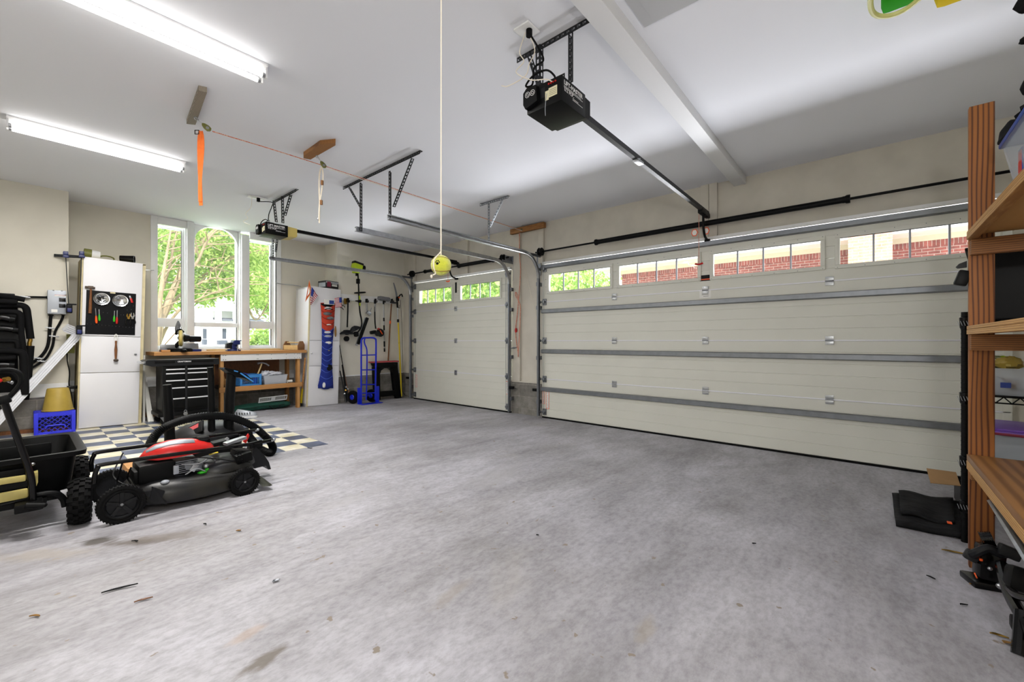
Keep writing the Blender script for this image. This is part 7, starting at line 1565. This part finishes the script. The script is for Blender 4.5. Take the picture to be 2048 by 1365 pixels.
# hanging things at the top right
mb = MB(); p = [P(u,v,Z=2.95) for u,v in ((1757,-8),(1760,15),(1765,15.5),(1825,-2))]
mb = MB(); mb.box((2.86,-.42,2.96),(3.0,-.045,3.118),.03); mb.bm.transform(Matrix()); gb_ = mb.build('green_float','mgreen',None); tag(gb_,'green plastic board edge at the top right of the ceiling','board')
mb = MB(); mb.box((2.93,-.80,2.92),(3.07,-.25,3.118),.04); tag(mb.build('yellow_float','myellow',None),'yellow plastic board edge right of the green one','board')
mb = MB(); mb.tube([P(1748,-25,Z=2.9),P(1741,0,Z=2.9),P(1744,22,Z=2.9),P(1758,32,Z=2.9),P(1785,30,Z=2.9),P(1815,16,Z=2.9),P(1850,-12,Z=2.9)],.012,10,smooth=6); tag(mb.build('clear_hose','hose',None),'translucent yellow hose looping below the green board','hose')
for k,(u,v,s_) in enumerate(((2052,8,(.022,.03,.035)),(2054,79,(.02,.02,.015)),(2056,174,(.02,.02,.035)))):
    blob('hanging_tool',P(u,v,X=2.6),s_,'blackr',('topmost black shape at the right edge near the ceiling','middle black hook shape at the upper right edge','lowest black strap end at the upper right edge')[k],'tool',90+k,14,.2)

# ------------------------------------------------------------------ leaves and scraps on the slab
LV = [(240,1180,.12,.012,'blackf',.7,'long dark curled leaf, the larger of two near the lower left'),(287,1203,.06,.010,'toolwood',.75,'short brown curled leaf just right of the long dark leaf'),(1908,1107,.10,.02,'brass',-.5,'olive-brown leaf by the tarp and wooden post'),(1862,1158,.035,.010,'blackf',-1.1,'small black sliver on the slab left of the power tool'),
 (1927,1213,.03,.007,'blackf',.1,'thin dark curl on the slab below the power tool'),(1998,1275,.05,.014,'brass',-.5,'golden brown leaf in the lower right corner'),(2015,1290,.03,.018,'bristle',.2,'dark crumbled leaf near the black stand foot'),(1948,1172,.04,.01,'bristle',0,'brown leaf scrap in front of the power tool'),(552,1165,.03,.02,'galv',.9,'grey flattened fleck on the slab, mid left'),
 (620,898,.05,.014,'blackf',.2,'dark crumb near the tile corner'),(270,1085,.035,.01,'blackf',.2,'dark scrap in the oil stain by the front tire'),(477,1064,.025,.015,'bristle',.5,'reddish crumb right of the mower'),(70,1236,.04,.01,'bristle',.2,'brown fragment at the far lower left'),(1508,1090,.02,.01,'blackf',.4,'tiny black crumb in the middle right of the slab'),(410,1051,.02,.01,'blackf',.1,'tiny black crumb in front of the mower deck'),(1075,1073,.015,.008,'blackf',.2,'tiny crumb at the center of the slab')]
for u,v,L2,W2,m_,ang,lbl in LV:
    q = FL(u,v); mb = MB(); mb.X = Matrix.Translation(q) @ Matrix.Rotation(ang-.9,4,'Z')
    mb.grid(lambda a,b_: Vector(((a-.5)*L2,(b_-.5)*W2*math.sin(math.pi*(.05+.9*a))+.006*math.sin(4*a),.003+.006*abs(a-.5)+.004*(b_-.5)**2*4)),8,3); tag(mb.build('leaf' if L2 > .045 else 'debris_scrap',m_,None,60,solid=.0015),lbl,'leaf' if L2 > .045 else 'debris')
# ================================================================== outside
M['grass'] = mat('lawn', '#7fa648', .95, var=.35, scale=3)
M['drive'] = mat('driveway_concrete', '#cfcac0', .9, var=.1, scale=3)
M['street'] = mat('street', '#b9b8b4', .9)
M['siding'] = mat('white_siding', '#f0f0ee', .7)
M['shutter'] = mat('dark_shutter', '#3c4450', .6)
M['roofd'] = mat('dark_roof', '#5a5e68', .8)
M['bark'] = mat('bark', '#a08c70', .9, var=.4, scale=9, stretch=(3,3,.6))
M['bush'] = mat('bush_leaf', '#6fae3c', .8)
M['soffit'] = mat('soffit_white', '#efece4', .8)
M['brickn'] = blocks('red_brick', '#9a5348', '#7f4239', '#b5aaa0', w=.21, h=.072, ax='YZ', ms=.006)
M['bricks'] = blocks('soldier_brick', '#9a5348', '#7f4239', '#b5aaa0', w=.072, h=.84, ax='YZ', ms=.006)
M['bricksun'] = blocks('sunlit_brick', '#d9a98c', '#c99a80', '#e6dccf', w=.21, h=.072, ax='YZ', ms=.006)  # lighter copy of the red brick, sunlight put into its colour
M['frieze'] = mat('beige_frieze', '#c8bfa6', .8)
M['carp'] = mat('silver_car', '#e8ebef', .25)
def leafmat(name, c, tr):
    m_, nt, b = newmat(name); N = nt.nodes; L = nt.links
    b.inputs['Base Color'].default_value = lin(c); b.inputs['Roughness'].default_value = .6
    tl = N.new('ShaderNodeBsdfTranslucent'); tl.inputs['Color'].default_value = lin(tr); mx = N.new('ShaderNodeMixShader'); mx.inputs[0].default_value = .55
    L.new(b.outputs[0], mx.inputs[1]); L.new(tl.outputs[0], mx.inputs[2]); L.new(mx.outputs[0], N['Material Output'].inputs['Surface']); return m_
M['leafa'] = leafmat('leaf_bright', '#a8c266', '#c9da84'); M['leafb'] = leafmat('leaf_mid', '#7f9f4c', '#9bbf58'); M['leafc'] = leafmat('leaf_pale', '#cddc92', '#e2eea0')
GZ = -.25
mb = MB(); mb.box((-16,8.9,GZ-.2),(30,17.5,GZ)); mb.box((5.62,-14,GZ-.2),(30,8.9,GZ-.02)); g = mb.build('ground_lawn','grass',None,0); struct(g,'sunlit lawn outside')
mb = MB(); mb.box((5.62,-13,GZ-.1),(13.9,12,-.03)); g = mb.build('ground_driveway','drive',None,0); struct(g,'sunlit concrete driveway outside the garage doors')
mb = MB(); mb.box((-16,17.5,GZ-.2),(30,24,GZ-.03)); struct(mb.build('ground_street','street',None,0),'pale street outside')
mb = MB(); mb.box((-16,24,GZ-.2),(30,60,GZ+.02)); struct(mb.build('ground_verge','grass',None,0),'lawn across the street')
def leaves(name, centers, n, size, m_, par, seed, flat=.5, trim=False):
    r_ = random.Random(seed); mb = MB(); bm = mb.bm
    for i in range(n):
        c0, rad = centers[r_.randrange(len(centers))]
        while True:
            v = Vector((r_.uniform(-1,1),r_.uniform(-1,1),r_.uniform(-1,1)))
            if v.length < 1: break
        p = Vector(c0)+Vector((v.x*rad[0],v.y*rad[1],v.z*rad[2]))
        if trim and (p.z < 1.95+.12*math.sin(5*p.x) or (p.x-.3*(p.y-12.5) > 3.15 and p.x-.3*(p.y-12.5) < 3.95 and p.z < 2.35)): continue
        s_ = size*r_.uniform(.6,1.3)
        e = Euler((r_.uniform(-1.2,1.2),r_.uniform(-1.2,1.2),r_.uniform(0,6.3))).to_matrix()
        vs = [bm.verts.new(p+e@Vector(q)*s_) for q in ((-.5,0,0),(0,-.28,.06),(.5,0,0),(0,.28,.06))]; bm.faces.new(vs)
    me = bpy.data.meshes.new(name); bm.to_mesh(me); bm.free(); o = bpy.data.objects.new(name, me); col.objects.link(o); me.materials.append(M[m_])
    W = WM[par.name]; me.transform(W.inverted()); o.parent = par; WM[o.name] = W; o['kind'] = 'stuff'; return o
# big tree by the window; trunk base a little left, limbs fan to the right
tb = Vector((1.75,11.9,GZ)); d = T('tree','large bright green tree spreading across all three windows','tree',tb)
r2 = random.Random(4); cents = []
LP_ = [([(311,705),(322,640),(345,585),(363,545),(398,492),(440,450),(480,420)],11.9,.085),([(311,705),(316,640),(325,560),(335,500),(345,440)],11.7,.06),([(313,700),(335,652),(363,617),(392,601),(432,584),(470,572)],12.3,.038),
 ([(322,650),(350,600),(388,574),(425,557),(455,562),(490,580)],12.6,.04),([(363,550),(392,528),(410,490),(432,462),(470,440)],12.2,.04),([(311,690),(305,600),(300,520),(290,440)],12.0,.08),([(363,590),(395,560),(440,530),(500,505),(545,500)],12.9,.035),([(318,600),(340,530),(352,470),(372,420)],12.4,.035),([(490,600),(512,640),(540,600),(560,560)],13.2,.03)]
for L0, yl, r0_ in LP_:
    sp_ = spline([P(u,v,Y=yl-.75+.12*k*(1 if r0_ > .05 else -1)) for k,(u,v) in enumerate(L0)],7)
    if L0[0][1] > 685: sp_[0].z = GZ
    mb = MB(); mb.tube(sp_,r0_,8,scales=[1-.8*i/(len(sp_)-1) for i in range(len(sp_))]); mb.build('limb','bark',d)
    for j in range(8):
        p = sp_[int((.35+.08*j)*(len(sp_)-1))]; q = p+Vector((r2.uniform(-.3,1.3),r2.uniform(-.6,.5),r2.uniform(-.1,.8))); mb = MB(); mb.tube([p,p.lerp(q,.5)+Vector((0,0,.1)),q],.016,5,scales=[1,.7,.3]); mb.build('branch','bark',d)
        if q.z > 1.9: cents.append((q+Vector((0,1.1,.1)),(.6,.5,.36)))
    cents.append((sp_[-1]+Vector((0,1.0,0)),(.9,.6,.5)))
ex_ = [(Vector((x_,12.9+.7*math.sin(x_*3),z_)),(.7,.5,.33)) for x_ in [.6+.45*i for i in range(12)] for z_ in (2.4,2.9,3.6,4.3,5.0)]
leaves('foliage',cents+ex_,13000,.10,'leafa',d,1,trim=True); leaves('foliage',cents+ex_,9000,.10,'leafb',d,2,trim=True); leaves('foliage',ex_+cents,9000,.095,'leafc',d,3,trim=True)
# white two-storey house across the street
hy = 25.5
d = T('house','white house with dark shutters across the street','house',(7,hy,GZ))
hx0, hx1 = P(384,690,Y=hy).x, P(480,690,Y=hy).x
mb = MB(); mb.box((hx0-1.3,hy,GZ),(hx1+.6,hy+4,3.05)); mb.box((hx0-1.3,hy-2.2,GZ),(hx1+.8,hy,P(404,690,Y=hy-1.2).z)); mb.box((P(447,640,Y=hy+1.2).x-2.2,hy+1.2,3.0),(P(474,640,Y=hy+1.2).x,hy+4,6.6)); mb.build('wall','siding',d,0)
mb = MB(); mb.slab([(P(440,640,Y=hy).x-.3,hy-.5,P(450,642,Y=hy-.5).z),(hx1+1.0,hy-.5,P(470,643,Y=hy-.5).z),(hx1+1.0,hy+1.3,P(470,634,Y=hy+1.2).z),(P(440,640,Y=hy).x-.3,hy+1.3,P(450,634,Y=hy+1.2).z)],.08,(0,0,1)); xx = P(474,640,Y=hy+1.2).x; mb.prism([(xx-4.6,6.5),(xx+.4,6.3),(xx-1.5,8.0)],hy+.9,hy+4,'XZ'); mb.build('roof','roofd',d,0)
mb = MB(); mb.box((hx0-1.4,hy-.6,2.75),(hx1+1.0,hy+.1,3.0)); 
for u in (395,437,472): px_ = P(u,670,Y=hy-.5).x; mb.box((px_-.12,hy-.55,GZ),(px_+.12,hy-.35,2.8))
mb.build('porch_trim','siding',d,0)
def hr(u0,v0,u1,v1,y,m_,name): p,q = P(u0,v0,Y=y),P(u1,v1,Y=y); mb = MB(); mb.box((p.x,y-.04,q.z),(q.x,y+.02,p.z)); return mb.build(name,m_,d,0)
for u0,u1 in ((406,413),(445,452)): hr(u0,658,u1,678,hy-.02,'shutter','shutter')
hr(417,658,427,682,hy-.02,'lip','front_door'); wn = hr(432,657,443,678,hy-.02,'shutter','window')
mb = MB(); p,q = P(432,657,Y=hy-.06),P(443,678,Y=hy-.06)
for k in range(4): mb.box((p.x+(q.x-p.x)*k/3-.03,hy-.09,q.z),(p.x+(q.x-p.x)*k/3+.03,hy-.06,p.z))
for k in range(5): mb.box((p.x,hy-.09,q.z+(p.z-q.z)*k/4-.03),(q.x,hy-.06,q.z+(p.z-q.z)*k/4+.03))
mb.build('muntin','siding',wn,0)
hr(436,611,450,631,hy+1.18,'shutter','shutter'); hr(441,612,446,630,hy+1.15,'shutter','shutter')
for (u0,u1,v0,v1) in ((404,411,679,690),(434,452,681,690)):
    p,q = P(u0,v0,Y=hy-1.2),P(u1,v1,Y=hy-1.2); mb = MB(); mb.box((p.x,hy-1.5,q.z),(q.x,hy-1.1,p.z),.03); pl = mb.build('porch_planter','shutter',None); tag(pl, 'round dark urn on the far porch' if u0 < 420 else 'long dark planter on the far porch','planter')
# second pale house bits + picket fence behind
mb = MB(); mb.box((P(316,680,Y=30).x-6,30,GZ),(P(366,680,Y=30).x,34,3.2)); o = mb.build('house','siding',None,0); tag(o,'white house wall seen low behind the tree trunk','house')
# bushes and trees to the right of the house
def bush(name, c0, rad, n, sz, lbl, cat, seed, ms=('leafb','leafa')):
    d = T(name,lbl,cat,(c0[0],c0[1],GZ)); mb = MB(); mb.tube([(c0[0],c0[1],GZ),(c0[0]+.05,c0[1],c0[2])],.06*rad[2],6,scales=[1,.5]); mb.build('stem','bark',d)
    for i, m_ in enumerate(ms): leaves('foliage',[(Vector(c0),rad),(Vector(c0)+Vector((rad[0]*.4,0,rad[2]*.3)),(rad[0]*.7,rad[1]*.7,rad[2]*.6)),(Vector(c0)-Vector((rad[0]*.5,0,rad[2]*.2)),(rad[0]*.6,rad[1]*.6,rad[2]*.6))],n,sz,m_,d,seed+i)
q = P(517,672,Y=20.8); bush('bush',(q.x,20.8,.95),(1.1,1,1.0),1800,.16,'round green bush low in the right window','bush',11)
q = P(510,560,Y=17); bush('tree',(q.x+.6,15.3,3.8),(2.1,1.2,2.0),5200,.17,'leafy tree filling the right window','tree',15)
q = P(500,560,Y=38); bush('tree',(q.x,39,6.0),(6,3,5),4000,.36,'distant tree behind the white house','tree',19)
q = P(330,560,Y=40); bush('tree',(q.x-5,42,6.5),(6,3,5),3000,.36,'distant tree at the left behind the second house','tree',23)
# parked car
q = P(520,688,Y=17.8); d = T('car','silver car parked at the street, low in the right window','car',(q.x+.9,18.0,GZ-.03)); x_ = q.x-.6
mb = MB(); mb.prism([(x_,.15),(x_,.45),(x_+.5,.62),(x_+1.1,.68),(x_+1.6,1.05),(x_+2.9,1.05),(x_+3.5,.70),(x_+4.0,.62),(x_+4.1,.2),(x_+4,.1),(x_+.1,.1)],17.4,19.0,'XZ'); mb.build('car_body','carp',d,0)
mb = MB(); mb.prism([(x_+1.25,.70),(x_+1.65,.99),(x_+2.85,.99),(x_+3.3,.72)],17.38,17.41,'XZ'); mb.build('side_window','shutter',d,0)
for xx in (x_+.8,x_+3.3): mb = MB(); mb.cyl((xx,17.36,.08),(xx,17.6,.08),.32,n=20); mb.build('wheel','blackr',d)
# neighbouring brick house opposite the garage doors
nx = 14.0; zt4 = P(1937,473,X=nx).z; ya = P(1244,545,X=nx).y
d = T('brick_house','red brick house with pale eaves opposite the garage doors','house',(nx+2,0,GZ))
mb = MB(); mb.box((nx,-14,GZ-.1),(nx+6,ya,zt4)); mb.build('brick_wall','brickn',d,0)
mb = MB(); mb.box((nx-.012,-14,zt4-.13),(nx+.1,ya+.005,zt4)); mb.build('brick_course','bricks',d,0)
mb = MB(); mb.box((nx-.03,-14,zt4),(nx+6,ya+.03,zt4+.13)); mb.build('frieze','frieze',d,0)
mb = MB(); mb.box((nx-.75,-14,zt4+.13),(nx+6,ya+.6,zt4+.17)); mb.box((nx-.78,-14,zt4+.11),(nx-.74,ya+.6,zt4+.36)); mb.build('soffit','soffit',d,0)
mb = MB(); mb.slab([(nx-.6,-14,zt4+.40),(nx-.6,ya+.5,zt4+.40),(nx+3,ya-2.5,zt4+2.4),(nx+3,-14,zt4+2.4)],.1,(0,0,1)); mb.build('roof','roofd',d,0)
mb = MB(); yy = P(1745,500,X=nx-1).y; mb.box((nx-1.0,yy-.35,GZ),(nx+.0,yy+.45,zt4+.22)); mb.build('brick_pier','bricksun',d,0)  # sunlit stretch of brick, its brightness painted by the lighter material
q = P(1372,560,X=12.5); bush('shrub',(12.5,q.y,1.75),(.5,.6,1.0),900,.12,'lime shrub against the brick house, seen through the second door window','shrub',31,('leafa','leafc'))
q = P(1160,570,X=22); bush('tree',(22,q.y+1,4.2),(2.5,4,1.7),1700,.35,'distant tree seen through the leftmost wide-door window','tree',35,('leafb','leafc'))
q = P(870,590,X=14); bush('tree',(14.5,q.y,3.6),(2,3.5,2.6),3000,.26,'tree seen through the far narrow-door window','tree',39,('leafa','leafc'))
q = P(962,582,X=14); bush('tree',(14.5,q.y,3.6),(2,3.0,2.6),3000,.26,'tree seen through the near narrow-door window','tree',43,('leafb','leafc'))

# ================================================================== light
wd = bpy.data.worlds.new('world'); sc.world = wd; wd.use_nodes = True; nt = wd.node_tree; bg = nt.nodes['Background']
bg.inputs['Color'].default_value = (.86, .93, 1, 1); bg.inputs['Strength'].default_value = 3.3
def light(name, kind, loc, energy, rot=(0,0,0), size=1, sy=None, color=(1,1,1), **k):
    l = bpy.data.lights.new(name, kind); o = bpy.data.objects.new(name, l); col.objects.link(o); o.location = loc; o.rotation_euler = rot; l.energy = energy; l.color = color
    if kind == 'AREA':
        l.shape = 'RECTANGLE'; l.size = size; l.size_y = sy or size
    elif kind == 'SUN': l.angle = R(1.0)
    else: l.shadow_soft_size = size
    for a, b_ in k.items(): setattr(l, a, b_)
    return o
light('sun','SUN',(0,0,20),6.0,(R(38),R(14),R(-35)),color=(1,.96,.88))
# daylight thrown up by the sunlit driveway through the door windows
light('driveway_bounce','AREA',(8.7,1.5,.25),560,(0,R(122),0),2.4,6.4,color=(.95,.96,1),spread=R(85))
light('driveway_bounce_narrow','AREA',(8.7,6.2,.25),300,(0,R(122),0),2.4,3.6,color=(.97,.97,1),spread=R(85))
# daylight at the triple window
light('window_sky','AREA',(2.2,9.2,3.3),120,(R(-62),0,0),2.6,1.8,color=(.95,.98,1))
# photographer's bounced light behind and above the camera
light('flash','POINT',(-.25,-.35,1.85),66,size=.10,color=(1,.985,.97))
light('fixture_glow_near','AREA',(.48,3.20,CZ-.11),62,(0,0,0),1.2,.12,color=(1,.97,.93))
light('fixture_glow_far','AREA',(.53,5.56,CZ-.11),62,(0,0,0),1.2,.12,color=(1,.97,.93))

sc.view_settings.view_transform = 'Standard'; sc.view_settings.look = 'None'; sc.view_settings.gamma = 1; sc.view_settings.use_curve_mapping = False
sc.view_settings.exposure = 0.24
cy = sc.cycles
cy.use_denoising = True; cy.max_bounces = 7; cy.diffuse_bounces = 4; cy.glossy_bounces = 3; cy.transmission_bounces = 4; cy.transparent_max_bounces = 12
cy.sample_clamp_indirect = 4; cy.caustics_reflective = False; cy.caustics_refractive = False
